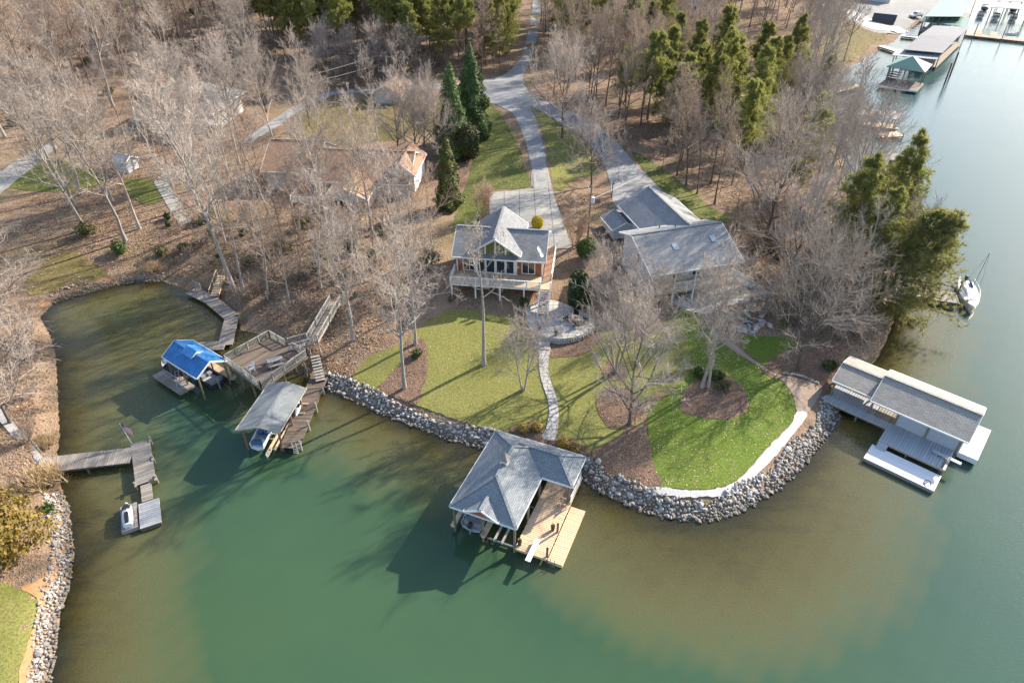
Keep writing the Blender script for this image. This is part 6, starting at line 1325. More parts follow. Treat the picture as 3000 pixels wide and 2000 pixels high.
def stand(pxpoly, n, kinds, label, group, s=(.85, 1.15), sep=3., cat='tree', wts=None, bl=True):
    global occ
    done = []
    P_ = H(pxpoly); lo = P_.min(0); hi = P_.max(0); xx = rng.uniform(lo[0], hi[0], n*40); yy = rng.uniform(lo[1], hi[1], n*40); ok = inpoly(xx, yy, P_); c = 0
    for x, y in zip(xx[ok], yy[ok]):
        if c >= n: break
        i, j = int((x-GX0)/GS+.5), int((y-GY0)/GS+.5)
        if not (0 <= i < HG.shape[0] and 0 <= j < HG.shape[1]) or HG[i, j] < .35 or (bl and BLOCKM[i, j]): continue
        if len(occ) and np.any((occ[:, 0]-x)**2+(occ[:, 1]-y)**2 < (sep+occ[:, 2])**2*.25): continue
        occ = np.vstack([occ, [x, y, sep]]); k = rnd.choices(range(len(kinds)), wts)[0]; done.append((1500+FOC*x/(y*_f[1]+(HG[i, j]-CAM_H)*_f[2]), place(kinds[k], float(x), float(y), rnd.uniform(*s), label, cat, group, tilt=(rnd.gauss(0, .03), rnd.gauss(0, .03)), sz=rnd.uniform(.95, 1.2)))); c += 1
    if len(done) <= 32:
        for k, (_, o) in enumerate(sorted(done, key=lambda q: q[0])): o['label'] = ORDN[k]+' from the left: '+label
    return c
UL = [(-250,60),(-100,40),(330,30),(760,30),(800,80),(760,260),(600,200),(430,215),(350,300),(250,400),(100,420),(60,500),(-60,520),(-250,520)]
stand(UL, 92, TALL+TALLB, 'tall bare hardwood in the woods filling the upper left', 'bare trees of the upper left woods', s=(1.0, 1.3), sep=4.8)
stand([(330,420),(640,380),(900,470),(800,620),(560,620),(420,480)], 20, THIN+TALL[:2]+SAP, 'bare tree in front of the hip-roofed house porch', 'bare trees below the hip-roofed house', s=(.85, 1.15), sep=3.8)
stand([(640,300),(860,320),(960,330),(1050,370),(1230,390),(1290,420),(1300,560),(1220,500),(1000,400),(700,420)], 9, THIN+BROAD, 'bare tree behind the brown-roofed house', 'bare trees behind the brown-roofed house', s=(.7, 1.0), sep=4.5)
stand([(500,640),(800,650),(1000,640),(1280,640),(1290,780),(1240,900),(1090,960),(980,980),(860,930),(740,890),(600,780)], 30, THIN+THINR+SAP, 'bare tree on the leafy slope between brown-roofed house and shore', 'bare trees of the leafy slope', s=(.75, 1.1), sep=3.8)
stand([(770,90),(850,-55),(1150,-55),(1500,-55),(1530,60),(1500,170),(1450,215),(1300,235),(1150,215),(980,200),(820,190)], 70, PINES[:3]+[PINES[3]], 'slender pine in the dark stand behind the back road', 'pines behind the back road', s=(.8, 1.15), sep=2.6, cat='pine tree', wts=[3, 3, 4, 1])
stand([(760,60),(1510,60),(1500,180),(1450,218),(1300,240),(1150,222),(980,205),(820,200)], 80, PINES[:3], 'slender pine near the front of the stand behind the back road', 'front pines behind the back road', s=(.75, 1.1), sep=2.5, cat='pine tree')
stand([(770,120),(1500,120),(1480,215),(1300,238),(1000,215),(800,200)], 24, SAP+TALLB, 'bare understorey tree among the pines behind the back road', 'bare trees among the back road pines', s=(.6, 1), sep=2.4)
stand([(880,205),(1150,225),(1230,235),(1180,255),(950,250)], 7, BROAD, 'brownish bare tree along the back road before the pines', 'bare trees along the back road', s=(.75, .95), sep=5)
stand([(1600,-50),(2000,-60),(2330,-50),(2420,60),(2430,150),(2350,230),(2200,240),(1900,200),(1700,260),(1590,230),(1580,60)], 72, TALLB+TALL+[PINES[1], PINES[3]], 'tall tree in the mixed woods at the top right of the road', 'trees of the upper right woods', s=(.8, 1.1), sep=4.2, wts=[4, 4, 4, 3, 3, 3, 3, 3, 3])
stand([(1690,300),(1800,250),(2000,240),(2000,330),(1930,420),(1850,430),(1760,380)], 26, TALLB+[PINES[0], PINES[2]], 'thin dark trunk in the grove right of the second driveway', 'thin trees right of the second driveway', s=(.75, 1.0), sep=3.0, wts=[3, 3, 3, 2, 2])
stand([(1950,290),(2250,270),(2330,330),(2300,480),(2150,560),(2020,480),(1930,420)], 18, [PINES[0], PINES[1], PINES[3]], 'yellow-green pine crowding the hidden grey house', 'pines around the hidden grey house', s=(.75, 1.0), sep=3.4, cat='pine tree')
stand([(1600,60),(1760,40),(1780,180),(1640,230),(1590,200)], 14, PINES, 'yellow-green pine right of the back road', 'pines right of the back road', s=(.75, 1.0), sep=3.2, cat='pine tree')
stand([(1950,430),(2130,560),(2200,640),(2130,640),(2000,550),(1900,470)], 14, TALLB+SAP, 'thin dark bare tree along the right driveway lawn', 'thin trees along the right driveway lawn', s=(.6, .9), sep=2.6)
stand([(2260,240),(2420,280),(2480,420),(2490,520),(2540,620),(2620,780),(2630,880),(2580,960),(2440,900),(2340,760),(2330,560),(2280,400)], 30, BROAD[:2]+TALL[:2]+THIN+[PINES[3]], 'bare tree of the wooded right shore', 'bare trees of the right shore', s=(.7, 1.05), sep=4.0)
stand([(2330,150),(2420,140),(2500,180),(2420,205),(2330,240)], 10, TALLB+TALL, 'bare tree on the slope before the marina car park', 'bare trees before the marina', s=(.7, .95), sep=4)
stand([(1740,905),(1900,890),(1970,940),(1820,965)], 2, MULTI, 'pale many-stemmed bare tree hiding the porch of the grey-roofed house', 'pale bare trees before the grey porch', s=(.55, .72), sep=3.5, bl=False)
stand([(1565,195),(1650,225),(1690,300),(1640,315),(1600,262)], 5, BROAD+SAP, 'bare tree at the edge of the road junction', 'bare trees at the road junction', s=(.6, .85), sep=3)
stand([(1420,170),(1500,140),(1495,185),(1440,212)], 5, [PINES[1], PINES[3]], 'green pine overhanging the road junction', 'pines at the road junction', s=(.7, .95), sep=3, cat='pine tree')
# --- underbrush, each shrub a plant of its own
stand(UL, 70, SCRUB+[LOW[1]], 'low brush under the tall upper left trees', 'brush of the upper left woods', s=(.9, 1.7), sep=2, cat='shrub')
stand([(480,640),(1000,640),(1290,700),(1240,900),(980,980),(740,890),(560,780)], 75, SCRUB+LOW, 'low brush on the leafy slope left of the brick house', 'brush of the leafy slope', s=(.7, 1.5), sep=1.8, cat='shrub')
stand([(2150,660),(2330,600),(2560,820),(2580,960),(2440,1000),(2260,960),(2120,860),(2200,780)], 55, SCRUB+[LOW[1]], 'low brush on the wooded slope right of the grey-roofed house', 'brush of the right slope', s=(.8, 1.6), sep=1.8, cat='shrub')
stand([(1000,210),(1500,220),(1530,170),(1200,120),(800,150)], 30, SCRUB+[LOW[1]], 'low brush under the pines behind the back road', 'brush under the pines', s=(.9, 1.6), sep=2, cat='shrub')
stand([(1560,560),(1720,590),(1640,740),(1600,700)], 3, SCRUB, 'low bare bush beside the concrete drive', 'bushes beside the concrete drive', s=(.6, .9), sep=2, cat='shrub')
stand([(0,900),(100,960),(140,1150),(140,1330),(0,1380),(-80,1200)], 12, SCRUB, 'low bare brush on the left bank', 'brush of the left bank', s=(.6, 1.1), sep=1.6, cat='shrub')

# --- beyond what can be counted: the far woods as one mass
LT = []
for sd in (91, 92, 93, 94):
    t_, c_ = bare_tree(sd, 19, .32, 6.4, 13, .2, a1=(56, 16), n2=6, n3=6, n4=0, tw=.028, twup=.1); LT.append(merge([t_, c_]))
def far_woods(polys, n, m):
    Vs, Fs, o = [], [], 0; taken = np.zeros((0, 2)); cnt = 0
    for pp, k in zip(polys, n):
        P_ = H(pp); lo = P_.min(0); hi = P_.max(0); xx = rng.uniform(lo[0], hi[0], k*30); yy = rng.uniform(lo[1], hi[1], k*30); ok = inpoly(xx, yy, P_); c = 0
        for x, y in zip(xx[ok], yy[ok]):
            if c >= k: break
            i, j = int((x-GX0)/GS+.5), int((y-GY0)/GS+.5)
            inside = 0 <= i < HG.shape[0] and 0 <= j < HG.shape[1]
            if inside and (BLOCKM[i, j] or HG[i, j] < .4): continue
            if np.any((occ[:, 0]-x)**2+(occ[:, 1]-y)**2 < 9) or (len(taken) and np.any((taken[:, 0]-x)**2+(taken[:, 1]-y)**2 < 16)): continue
            taken = np.vstack([taken, [x, y]]); v, f = LT[rnd.randrange(4)]; a = rnd.uniform(0, 6.28); s_ = rnd.uniform(.8, 1.15); R_ = np.array([[math.cos(a), -math.sin(a), 0], [math.sin(a), math.cos(a), 0], [0, 0, 1]])
            Vs.append((v*s_)@R_.T+np.array([x, y, hz(x, y)])); Fs.append(f+o); o += len(v); c += 1
    ob = bpy.data.objects.new('far_woods', np_mesh('far_woods', np.vstack(Vs), np.vstack(Fs), m)); link(ob); ob['kind'] = 'stuff'
far_woods([[(-350,20),(0,-50),(400,-55),(800,-45),(820,60),(770,200),(640,180),(430,200),(330,280),(0,360),(-350,400)], [(1600,-60),(2350,-55),(2430,20),(2400,100),(2000,60),(1600,60)]], [170, 45], TWIGB)
# ================================================================== PATIO, POLES, MARINA, SMALL THINGS
FLAG = stone_material('flagstone', [(0, (.40, .38, .345)), (.3, (.50, .46, .41)), (.6, (.44, .43, .41)), (1, (.55, .50, .44))])
def flagstones(parent, P, cell, off, th=.1):
    lo = P.min(0); hi = P.max(0); nx = int((hi[0]-lo[0])/cell)+2; ny = int((hi[1]-lo[1])/cell)+2; g = np.random.default_rng(9)
    J = np.stack(np.meshgrid(np.arange(nx+1), np.arange(ny+1), indexing='ij'), -1)*cell+lo-cell*.5; J = J+g.uniform(-.3, .3, J.shape)*cell; J[:, 1::2, 0] += cell*.4
    for i in range(nx):
        for j in range(ny):
            q = np.array([J[i, j], J[i+1, j], J[i+1, j+1], J[i, j+1]]); c = q.mean(0); q = c+(q-c)*(1-.03/cell*2)
            if sum(q[k][0]*q[(k+1) % 4][1]-q[(k+1) % 4][0]*q[k][1] for k in range(4)) < 0: q = q[::-1]
            pc = clip_convexish(q, P)
            if len(pc) < 3: continue
            ar = sum(pc[k][0]*pc[(k+1) % len(pc)][1]-pc[(k+1) % len(pc)][0]*pc[k][1] for k in range(len(pc)))
            if abs(ar) < .06: continue
            dzr = rnd.uniform(-.006, .006); w3 = [(p[0], p[1], hz(p[0], p[1])+off+dzr) for p in (pc if ar > 0 else pc[::-1])]
            part(MB().sheet(w3, th), 'flagstone', FLAG, parent)
PT = smooth_closed(H([(1545,905),(1610,882),(1665,900),(1722,930),(1738,957),(1725,982),(1690,1000),(1640,1008),(1590,1000),(1560,985),(1546,955)]))
pz = hit(1640, 950)
pat = thing('stone_patio', 'round pale flagstone patio with low stone edge at the top of the path', 'patio', tuple(pz))
zc = max(hz(*p) for p in PT)+.12
part(MB().slab([tuple(p) for p in PT], zc-1.0, zc-.05), 'patio_base', WALLST, pat)
hz_save = hz
def hz(x, y): return zc-.07
flagstones(pat, PT, .8, .07+.05, .1)
hz = hz_save
g9 = rnd
for k in range(0, len(PT)):
    p = PT[k]; q = PT[(k+1) % len(PT)]
    if p[1] < pz[1]+2:
        for zz in (.2, .5): piece(ROCKS[k % 10], 'edge_stone', pat, ((p[0]+q[0])/2, (p[1]+q[1])/2, zc-zz), (rnd.uniform(-.3, .3), 0, rnd.uniform(0, 6)), (.55, .4, .4))
pa = thing('stone_path', 'winding pale flagstone path from the patio to the boathouse', 'path', tuple(hit(1590, 1120)))
PL = H([(1578,1012),(1578,1040),(1581,1090),(1590,1130),(1604,1170),(1608,1210),(1600,1255),(1588,1282),(1622,1290),(1634,1255),(1636,1205),(1630,1165),(1614,1120),(1606,1085),(1608,1045),(1612,1014)])
PL = smooth_closed(PL, 4); flagstones(pa, PL, .62, .13, .12)
def patch(name, P, m, off): return sheet(name, P, m, off, .6, smooth=False)
o = patch('path_bed', PL, mat('grey_mortar', (.36, .33, .29), (.28, .26, .23), 5), .095); 
stp = thing('stone_steps', 'three broad stone steps between patio edge and path', 'steps', tuple(hit(1592, 1008)))
a = hit(1588, 998); b = hit(1590, 1022)
for k in range(3):
    t = k/2; c = a*(1-t)+b*t; z = zc-.12-(zc-.3-hz(c[0], c[1]))*(k+1)/3.2; e = Frame(c[:2], (1, -.1)); part(e.box(MB(), -.95, .95, -.3, .3, hz(c[0], c[1])-.3, z), 'step', WALLST, stp)
# patio furniture
tp = hit(1686, 952); tz = zc
tb = thing('patio_table', 'square tan fire table on the stone patio', 'table', (tp[0], tp[1], tz)); e = Frame(tp[:2], (1, -.15))
part(e.box(MB(), -.6, .6, -.6, .6, tz+.58, tz+.66), 'table_top', mat('tan_tile', (.5, .4, .29), (.42, .33, .24), 3), tb); part(e.box(MB(), -.42, .42, -.42, .42, tz, tz+.58), 'table_base', mat('tan_wicker', (.35, .27, .19), (.28, .21, .15), 9), tb); part(e.box(MB(), -.2, .2, -.2, .2, tz+.66, tz+.69), 'burner_tray', BLK, tb)
def chair(F, label):
    c = thing('patio_chair', label, 'chair', F(0, 0, tz)); part(F.box(MB(), -.33, .33, -.3, .3, tz+.34, tz+.46), 'seat', BLK, c); part(F.box(MB(), -.33, .33, .26, .36, tz+.46, tz+.95), 'backrest', BLK, c)
    for u in (-.36, .36):
        part(F.box(MB(), u-.04, u+.04, -.3, .36, tz+.58, tz+.64), 'arm', BLK, c)
        for v in (-.28, .32): part(F.box(MB(), u-.04, u+.04, v-.04, v+.04, tz, tz+.58), 'leg', BLK, c)
for dx, dy, ex, l in ((-1.3, .1, (0, 1), 'left of the table'), (1.3, 0, (0, -1), 'right of the table'), (.1, 1.3, (1, 0), 'behind the table'), (-.1, -1.25, (-1, 0), 'in front of the table')):
    chair(Frame((tp[0]+dx, tp[1]+dy), ex), 'black patio chair %s on the stone patio' % l)
for px, py, l in ((1578, 984, 'left'), (1628, 998, 'right')):
    p = hit(px, py); o = thing('urn_planter', 'dark urn planter at the %s of the patio steps' % l, 'planter', (p[0], p[1], zc)); part(MB().loft([[(p[0]+r*math.cos(q), p[1]+r*math.sin(q), zc+z) for q in np.linspace(0, 6.28, 11)[:-1]] for r, z in ((.16, -.02), (.14, .15), (.26, .6), (.22, .85), (.27, .9))]), 'urn', BLK, o)
    part(MB().tube((p[0], p[1], zc+.86), (p[0], p[1], zc+.91), .24, .24, 10), 'soil', MULCH, o)
# boulder wall right of the patio, and the row of edging stones
bwall = thing('boulder_wall', 'curved dry wall of big pale grey boulders below the grey-roofed house', 'stone wall', tuple(hit(2165, 945)))
for k in range(46):
    t = rnd.random(); r_ = rnd.random(); p = hit(2090+165*t+10*r_, 955-62*r_+26*math.sin(t*3.1)); q_ = rnd.uniform(.7, 1.15); piece(ROCKS[k % 10], 'boulder', bwall, (p[0], p[1], p[2]+.12+.3*rnd.random()), (rnd.uniform(-.5, .5), 0, rnd.uniform(0, 6)), (q_*1.25, q_*.9, q_*.75))
er = thing('edging_stones', 'row of small pale stones edging the bed by the long boathouse', 'stone edging', tuple(hit(2330, 1108)))
for k in range(18):
    t = k/17; p = hit(2295+100*t, 1096+30*t-8*math.sin(t*3.1)); piece(ROCKS[k % 10], 'stone', er, (p[0], p[1], p[2]+.18), (0, .1, k), (.45, .4, .42))
ps = thing('paved_terrace', 'pale stone terrace between the grey-roofed house and the boulder wall', 'terrace', tuple(hit(2120, 880)))
flagstones(ps, H([(1960,880),(2050,850),(2200,835),(2290,840),(2260,870),(2120,900),(2070,925),(2010,910)]), 1.0, .12)
# ------------------------------------------------------------------ utility poles and wires
def upole(px, py, h, label, drum=True, arm=False):
    p = hit(px, py); o = thing('utility_pole', label, 'utility pole', tuple(p)); x, y, z = p
    part(MB().tube((x, y, z-.3), (x, y, z+h), .16, .11, 9), 'pole', mat('brown_pole_wood', (.27, .19, .145), (.2, .14, .11), 3), o)
    if drum:
        d_ = part(MB().tube((x+.3, y-.1, z+h*.72), (x+.3, y-.1, z+h*.72+.85), .27, .27, 12), 'transformer', mat('transformer_grey', (.62, .63, .64), (.55, .56, .57), 3, .4), o); part(MB().tube((x+.3, y-.1, z+h*.72+.85), (x+.3, y-.1, z+h*.72+1.15), .05, .04, 8), 'bushing', W, d_)
    part(MB().beam((x-.5, y, z+h-.5), (x+.1, y, z+h-.5), .07, .09).tube((x-.45, y, z+h-.45), (x-.45, y, z+h-.15), .06, .05, 7), 'insulator_arm', W, o)
    return np.array([x, y, z+h])
def wire(a, b, sag, label, r=.022):
    a = np.array(a); b = np.array(b); mb = MB(); n = 14; pts = [a+(b-a)*t+np.array([0, 0, -4*sag*t*(1-t)]) for t in np.linspace(0, 1, n+1)]
    for p, q in zip(pts[:-1], pts[1:]): mb.tube(p, q, r, n=4)
    single(mb, 'overhead_wire', mat('wire_grey', (.55, .53, .5), (.45, .43, .4), 3), label, 'wire', tuple((a+b)/2))
P1 = upole(1721, 712, 9.4, 'wooden utility pole with white transformer between the two houses')
P2 = upole(1311, 195, 9.6, 'wooden utility pole with transformer before the pines by the back road')
P3 = upole(936, 335, 9.0, 'pale utility pole on the dry grass near the brown-roofed house', False)
P4 = upole(2085, 455, 8.0, 'plain utility pole hidden among thin trunks right of driveway', False)
wire(P2-[0, 0, 2.8], P3-[0, 0, 2.0], .8, 'overhead wire from the back road pole to the left pole'); wire(P2-[0, 0, .6], P3-[0, 0, .5], .6, 'upper overhead wire running left from the back road pole')
wire(P1-[0, 0, 2.2], P4-[0, 0, 2.5], .9, 'overhead wire from the transformer pole towards the thin trunks', .03)
wire(P1-[0, 0, .6], P2-[0, 0, .6], 1.2, 'long overhead wire from the transformer pole to the back road pole', .014)
wire(P1-[0, 0, 2.4], np.array(HF(11, 3.5, 10.3)), .5, 'service wire from the transformer pole to the brick house roof', .014)
# basketball hoop
p = hit(1792, 578); o = thing('basketball_hoop', 'basketball hoop on a dark post beside the second driveway', 'basketball hoop', tuple(p)); x, y, z = p
dm = mat('dark_green_steel', (.02, .06, .05), (.015, .045, .04), 3, .5)
part(MB().beam((x, y, z-.2), (x, y, z+2.9), .14), 'post', dm, o); part(MB().beam((x, y, z+2.4), (x+1.1, y+.3, z+2.9), .08).beam((x, y, z+2.9), (x+1.1, y+.3, z+3.2), .08), 'arm', dm, o)
bk = Frame((x+1.15, y+.3), (-.3, 1)); part(bk.box(MB(), -.8, .8, -.04, 0, z+2.75, z+3.8), 'backboard', mat('pale_acrylic', (.7, .72, .74), (.65, .67, .7), 2, .3), o)
rm = MB(); c = Vector(bk(0, -.35, z+3.0)); cir = [c+Vector((.23*math.cos(a), .23*math.sin(a), 0)) for a in np.linspace(0, 6.283, 13)]
for a, b in zip(cir[:-1], cir[1:]): rm.tube(a, b, .015, n=5)
part(rm, 'rim', mat('orange_steel', (.6, .15, .03), (.5, .12, .03), 3), o)
# ------------------------------------------------------------------ marina at the top right
GRN = mat('green_steel_roof', (.12, .24, .19), (.10, .20, .16), .5, .4, spec=.5); GRT = mat('pale_grey_steel_roof', (.21, .215, .23), (.18, .185, .20), .5, .8, spec=.5); LIT = mat('pale_and_sunlit_steel_roof', (.34, .355, .37), (.30, .315, .33), .6, .8, spec=.5)
def shelter(name, label, cor, ze, zr, m, deckm=None, dz=.7, ribs=18, npost=4, ridge=True, posth=None):
    """cor: four roof corners (front-left, front-right, back-right, back-left) in plan; gable ridge across the middle"""
    c = [np.array(q, float) for q in cor]; ctr = sum(c)/4; o = thing(name, label, 'covered dock', (ctr[0], ctr[1], 0)); mb = MB()
    ml = (c[0]+c[3])/2; mr = (c[1]+c[2])/2
    if ridge:
        mb.sheet([(*c[0], ze), (*c[1], ze), (*mr, zr), (*ml, zr)], .12); mb.sheet([(*ml, zr), (*mr, zr), (*c[2], ze), (*c[3], ze)], .12)
    else: mb.sheet([(*c[0], ze), (*c[1], ze), (*c[2], zr), (*c[3], zr)], .12)
    r = part(mb, 'roof', m, o); rb_ = MB()
    for k in range(ribs):
        t = (k+.5)/ribs; a = c[0]*(1-t)+c[1]*t; b = c[3]*(1-t)+c[2]*t; q = (a+b)/2
        if ridge: rb_.beam((*a, ze+.03), (*q, zr+.03), .08, .06); rb_.beam((*q, zr+.03), (*b, ze+.03), .08, .06)
        else: rb_.beam((*a, ze+.03), (*b, zr+.03), .08, .06)
    part(rb_, 'roof_ribs', m, r, kind='stuff')
    for k in range(npost):
        t = .04+.92*k/(npost-1)
        for A, B in ((c[0], c[1]), (c[3], c[2])):
            q = A*(1-t)+B*t; q = q+(ctr-q)*.04; part(MB().tube((*q, min(hz(*q), 0)-.3), (*q, ze-.05), .14, .13, 7), 'post', PILE(), o)
    if deckm: part(MB().slab([tuple(q+(ctr-q)*.1) for q in c], dz-.3, dz), 'dock_floor', deckm, o)
    return o, c, ctr
G2 = lambda x, y, z: tuple(G(2450+x/3.92, y/3.92, z)[:2])
shelter('covered_dock', 'large covered dock with flat pale grey roof at the marina', [G2(780, 570, 5), G2(1220, 610, 5), G2(1540, 310, 5), G2(1115, 295, 5)], 5, 5.6, GRT, mat('marina_dock_wood', (.3, .24, .19), (.22, .18, .14), 2), .8, 20, 7)
shelter('covered_dock', 'low light-roofed dock shelter behind the green-roofed gazebo', [G2(640, 632, 4), G2(1165, 680, 4), G2(1195, 620, 4), G2(690, 572, 4)], 3.9, 4.3, LIT, None, .7, 14, 5, ridge=False)
gz = thing('dock_gazebo', 'hip-roofed dock gazebo with green roof, right face coloured sunlit pale, at the marina', 'gazebo', (104, 187, 0))
gc = [np.array(G2(575, 765, 4.2)), np.array(G2(1020, 835, 4.2)), np.array(G2(1105, 742, 4.2)), np.array(G2(690, 680, 4.2))]
ctr = sum(gc)/4; pk = [(gc[0]+gc[1])/2*.45+(gc[2]+gc[3])/2*.55]; pk0 = gc[0]*.3+gc[1]*.2+gc[2]*.2+gc[3]*.3
zr = 6.6
for nm, pts, m in (('roof_face', [(*gc[0], 4.2), (*gc[1], 4.2), (*ctr, zr)], GRN), ('roof_face', [(*gc[1], 4.2), (*gc[2], 4.2), (*ctr, zr)], LIT), ('roof_face', [(*gc[2], 4.2), (*gc[3], 4.2), (*ctr, zr)], GRN), ('roof_face', [(*gc[3], 4.2), (*gc[0], 4.2), (*ctr, zr)], GRN)):  # right face takes the paler steel: sunlit sheen put into its colour
    part(MB().sheet(pts, .12), nm, m, gz)
for k in range(4):
    for t in (0.06, .5):
        q = gc[k]*(1-t)+gc[(k+1) % 4]*t; q = q+(ctr-q)*.06; part(MB().tube((*q, -1.5), (*q, 4.15), .13, .12, 7), 'post', PILE(), gz)
dq = [np.array(G2(460, 985, .8)), np.array(G2(935, 1048, .8)), np.array(G2(1010, 960, .8)), np.array(G2(600, 890, .8))]
part(MB().slab([tuple(q) for q in dq], .45, .8), 'dock_floor', WOODD(), gz); part(MB().beam((*dq[0], .6), (*dq[1], .6), .15, .35), 'dock_fascia', W, gz)
cr = ctr+np.array([.5, -1.2])
for k, (nm, c1) in enumerate((('red', (.55, .06, .03)), ('blue', (.05, .2, .35)), ('grey', (.4, .41, .42)))):
    f = Frame(tuple(ctr+np.array([-2.2+.9*k, -.8+1.1*k])), (.55, .83)); o = thing('kayak', '%s kayak stored on the rack under the marina gazebo' % nm, 'kayak', (*f.o, 1.2)); kayak(f, o, 3.6, mat('%s_kayak_plastic' % nm, c1, tuple(v*.8 for v in c1), 3, .4), 1.2+.25*k)
    part(MB().beam(f(-.4, .9, .8), f(-.4, .9, 1.25+.25*k), .08).beam(f(.4, 2.7, .8), f(.4, 2.7, 1.25+.25*k), .08).beam(f(-.4, .9, 1.2+.25*k), f(.4, .9, 1.2+.25*k), .06).beam(f(-.4, 2.7, 1.2+.25*k), f(.4, 2.7, 1.2+.25*k), .06), 'rack', GALV(), o)
shelter('boat_shed', 'big green metal roofed boat shed at the marina edge', [G2(1020, 175, 6), G2(1445, 178, 6), G2(1640, -30, 6), G2(1235, -25, 6)], 5.6, 6.6, GRN, mat('shed_floor', (.3, .27, .23), (.24, .21, .18), 1), 1.0, 26, 6, ridge=False)
shelter('covered_dock', 'long narrow green roofed dock shelter in front of the green shed', [G2(965, 238, 4), G2(1490, 302, 4), G2(1522, 228, 4), G2(992, 182, 4)], 3.8, 4.6, GRN, mat('marina_dock_wood', (.3, .24, .19)), .8, 24, 6, ridge=False)
shelter('slip_roof', 'pale green roof over the boat slips at the right edge of the marina', [G2(1770, 70, 5), G2(2250, 100, 5), G2(2260, 60, 5), G2(1790, 25, 5)], 4.6, 5.1, LIT, None, .8, 14, 4, ridge=False)
shelter('slip_roof', 'farther pale green roof over the boat slips at the top right corner', [G2(1840, -5, 5), G2(2300, 20, 5), G2(2320, -30, 5), G2(1880, -50, 5)], 4.6, 5.1, LIT, None, .8, 14, 4, ridge=False)
od = thing('orange_brown_dock', 'long orange-brown floating dock crossing the marina water', 'dock', (*G2(1800, 400, .5), 0)); A = np.array(G2(1480, 388, .8)); B = np.array(G2(2500, 500, .8)); OB_ = mat('orange_brown_deck', (.50, .27, .18), (.42, .22, .15), 2, rand=.08)
planks(od, A, B, 3.0, .7, .7, OB_, .9, .05, .12); part(MB().beam((*A, .4), (*B, .4), 2.6, .4), 'float_frame', WOODD(), od)
for t in (.15, .33):
    q = A+(B-A)*t; e_ = np.array(G2(1660+190*(t > .2), 350, .8)); dd = np.array([.5, .86]); planks(od, q+dd*1.6, q+dd*8, 2.2, .72, .72, OB_, .9, .05, .12, 'finger_plank'); part(MB().beam((*(q+dd*1.6), .45), (*(q+dd*8), .45), 1.8, .3), 'finger_frame', WOODD(), od)
for t in (.1, .42, .7):
    q = A+(B-A)*t+np.array([-.8, -1.6]); pile(od, q[0], q[1], 4.5, .14, WOODD())
for k, (x, y) in enumerate(((1700, 110), (2030, 125), (1650, 195), (1830, 210), (2030, 220))):
    q = G2(x, y, .5); runabout(Frame(q, (.84, -.54)), ['grey', 'dark', 'white', 'pale', 'far white'][k]+' motor boat in a marina slip, '+['left back berth', 'right back berth', 'left front berth', 'middle front berth', 'right front berth'][k], 7, 2.6, .3, WH if k > 1 else mat('dark_hull', (.05, .06, .09)), GREYV, BLK, True, False, mat('grey_canvas', (.2, .22, .25), (.15, .17, .2), 3) if k < 2 else None)
q = G2(2085, 410, .8); runabout(Frame(q, (.1, 1)), 'small white boat on the orange-brown marina dock', 4.2, 1.6, .8, WH, GREYV, BLK, False, False)
for k, (x, y, hgt) in enumerate(((1243, 962, 5.2), (1300, 885, 6.4))):
    q = G2(x, y, 0); o = thing('mooring_pile', ['shorter', 'taller'][k]+' of two dark piles standing in open marina water', 'pile', (*q, 0)); pile(o, q[0], q[1], hgt, .22, WOODD(), -2); part(MB().tube((*q, hgt), (*q, hgt+.12), .24, .1, 9), 'pile_cap', BLK, o)
wd = thing('white_dock', 'low white dock between the marina bank and the grey-roofed shelter', 'dock', (*G2(660, 560, .5), 0)); a = np.array(G2(510, 525, .7)); b = np.array(G2(700, 585, .7)); planks(wd, a, b, 2.2, .7, .7, PALE, .8, .04, .1); part(MB().beam((*a, .45), (*b, .45), 1.9, .3), 'float_frame', WOODD(), wd)
wd2 = thing('white_dock', 'higher white dock nearer the green shed at the marina', 'dock', (*G2(830, 410, .5), 0)); a = np.array(G2(750, 405, .7)); b = np.array(G2(935, 425, .7)); planks(wd2, a, b, 3.0, .7, .7, PALE, .8, .04, .1); part(MB().beam((*a, .45), (*b, .45), 2.6, .3), 'float_frame', WOODD(), wd2)
# pickup truck in the lot
def truck(F, z, label):
    o = thing('pickup_truck', label, 'truck', F(0, 0, z)); bm_ = mat('silver_car_paint', (.55, .57, .6), (.5, .52, .55), 2, .25, metal=.3)
    part(MB().loft([[F(x, v, z+h) for x, h in ((-.95, .45), (.95, .45), (1.0, .8), (.95, tp_), (-.95, tp_), (-1.0, .8))] for v, tp_ in ((-2.8, .95), (-2.2, 1.08), (-1.2, 1.12), (-1.1, 1.12), (2.7, 1.12), (2.8, .9))]), 'body', bm_, o)
    cb_ = part(MB().loft([[F(x, v, z+h) for x, h in ((-.9, 1.1), (.9, 1.1), (.72, t_), (-.72, t_))] for v, t_ in ((-1.3, 1.15), (-.6, 1.78), (.9, 1.8), (1.15, 1.15))]), 'cab', bm_, o)
    part(MB().poly([F(-.78, -1.2, z+1.22), F(.78, -1.2, z+1.22), F(.68, -.66, z+1.74), F(-.68, -.66, z+1.74)]), 'windshield', glassmat(), cb_)
    part(F.box(MB(), -.8, .8, 1.25, 2.65, z+1.1, z+1.14), 'bed_floor', BLK, o)
    for s in (-1, 1):
        for v in (-1.8, 1.8):
            w_ = part(MB().tube(F(s*.78, v, z+.4), F(s*1.02, v, z+.4), .4, .4, 14), 'wheel', BLK, o); part(MB().tube(F(s*1.0, v, z+.4), F(s*1.04, v, z+.4), .2, .18, 10), 'rim', GALV(), w_)
        part(F.box(MB(), s*.7-.18, s*.7+.18, -2.84, -2.7, z+.7, z+.88), 'headlight', W, o)
p = hit(2683, 52); truck(Frame(p[:2], (.45, -.9)), p[2]+.1, 'silver pickup truck parked in the gravel lot by the green shed')
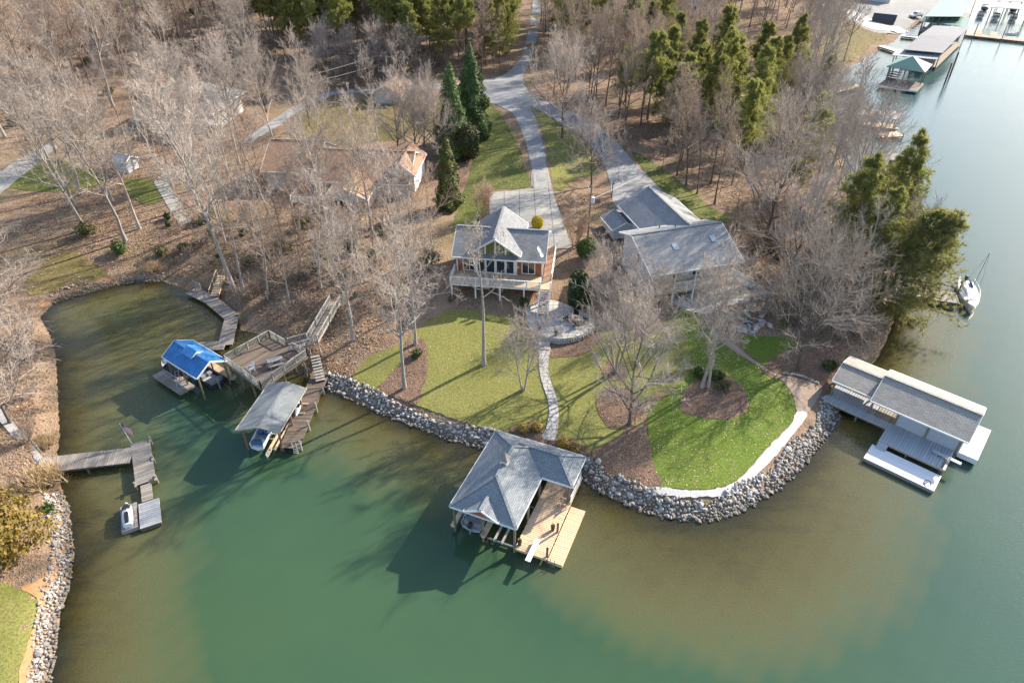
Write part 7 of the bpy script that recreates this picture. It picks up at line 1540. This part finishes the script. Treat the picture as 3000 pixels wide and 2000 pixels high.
p = hit(2480, 2); plain_house(2490, -2, 14, 9, 4, (1, -.35), mat('dark_flat_roof', (.07, .075, .08), (.05, .055, .06), 2), 'dark roofed building at the top edge of the gravel lot', SIDING(), 1.2)
p = hit(2555, 62); o = thing('dark_hut', 'low dark wedge-shaped hut beside the pale marina road', 'hut', tuple(p)); f = Frame(p[:2], (1, -.6)); part(MB().hexa([f(0, -1, p[2]-.3), f(7, -1, p[2]-.3), f(7, 1, p[2]-.3), f(0, 1, p[2]-.3)], [f(0, -1, p[2]+.8), f(7, -1, p[2]+.8), f(7, 1, p[2]+2.2), f(0, 1, p[2]+2.2)]), 'wall', WOODD(), o); part(MB().sheet([f(-.2, -1.3, p[2]+.85), f(7.2, -1.3, p[2]+.85), f(7.2, 1.2, p[2]+2.4), f(-.2, 1.2, p[2]+2.4)], .1), 'roof', mat('dark_flat_roof', (.07, .075, .08)), o)
# small docks along the wooded right shore
def small_dock(px0, px1, w_, label, roof=False):
    a = G(*px0, .7)[:2]; b = G(*px1, .7)[:2]; o = thing('shore_dock', label, 'dock', (*(a+b)/2, 0)); planks(o, a, b, w_, .7, .7, TD, .35); part(MB().beam((*a, .5), (*b, .5), w_*.8, .25), 'float_frame', WOODD(), o)
    d = (b-a)/np.linalg.norm(b-a); n = np.array([-d[1], d[0]])
    for t in (.1, .9):
        for s in (-.5, .5): q = a+(b-a)*t+n*s*w_; pile(o, q[0], q[1], 3.0 if roof else 1.3, .11)
    if roof: q = [a-n*w_*.7, b-n*w_*.7, b+n*w_*.7, a+n*w_*.7]; part(MB().sheet([(*q[0], 3.0), (*q[1], 3.0), (*q[2], 3.35), (*q[3], 3.35)], .1), 'roof', SH_TAN(), o)
small_dock((2470, 355), (2630, 372), 3.2, 'tan dock under bare branches with a flat grey brown roof on the right shore', True)
small_dock((2575, 395), (2640, 392), 3.0, 'small sunlit tan dock below the flat-roofed dock on the right shore')
small_dock((2430, 270), (2520, 250), 2.2, 'thin tan dock seen through branches before the marina gazebo')
small_dock((2560, 500), (2665, 500), 3.4, 'grey covered dock beside the pine tip on the right shore', True)
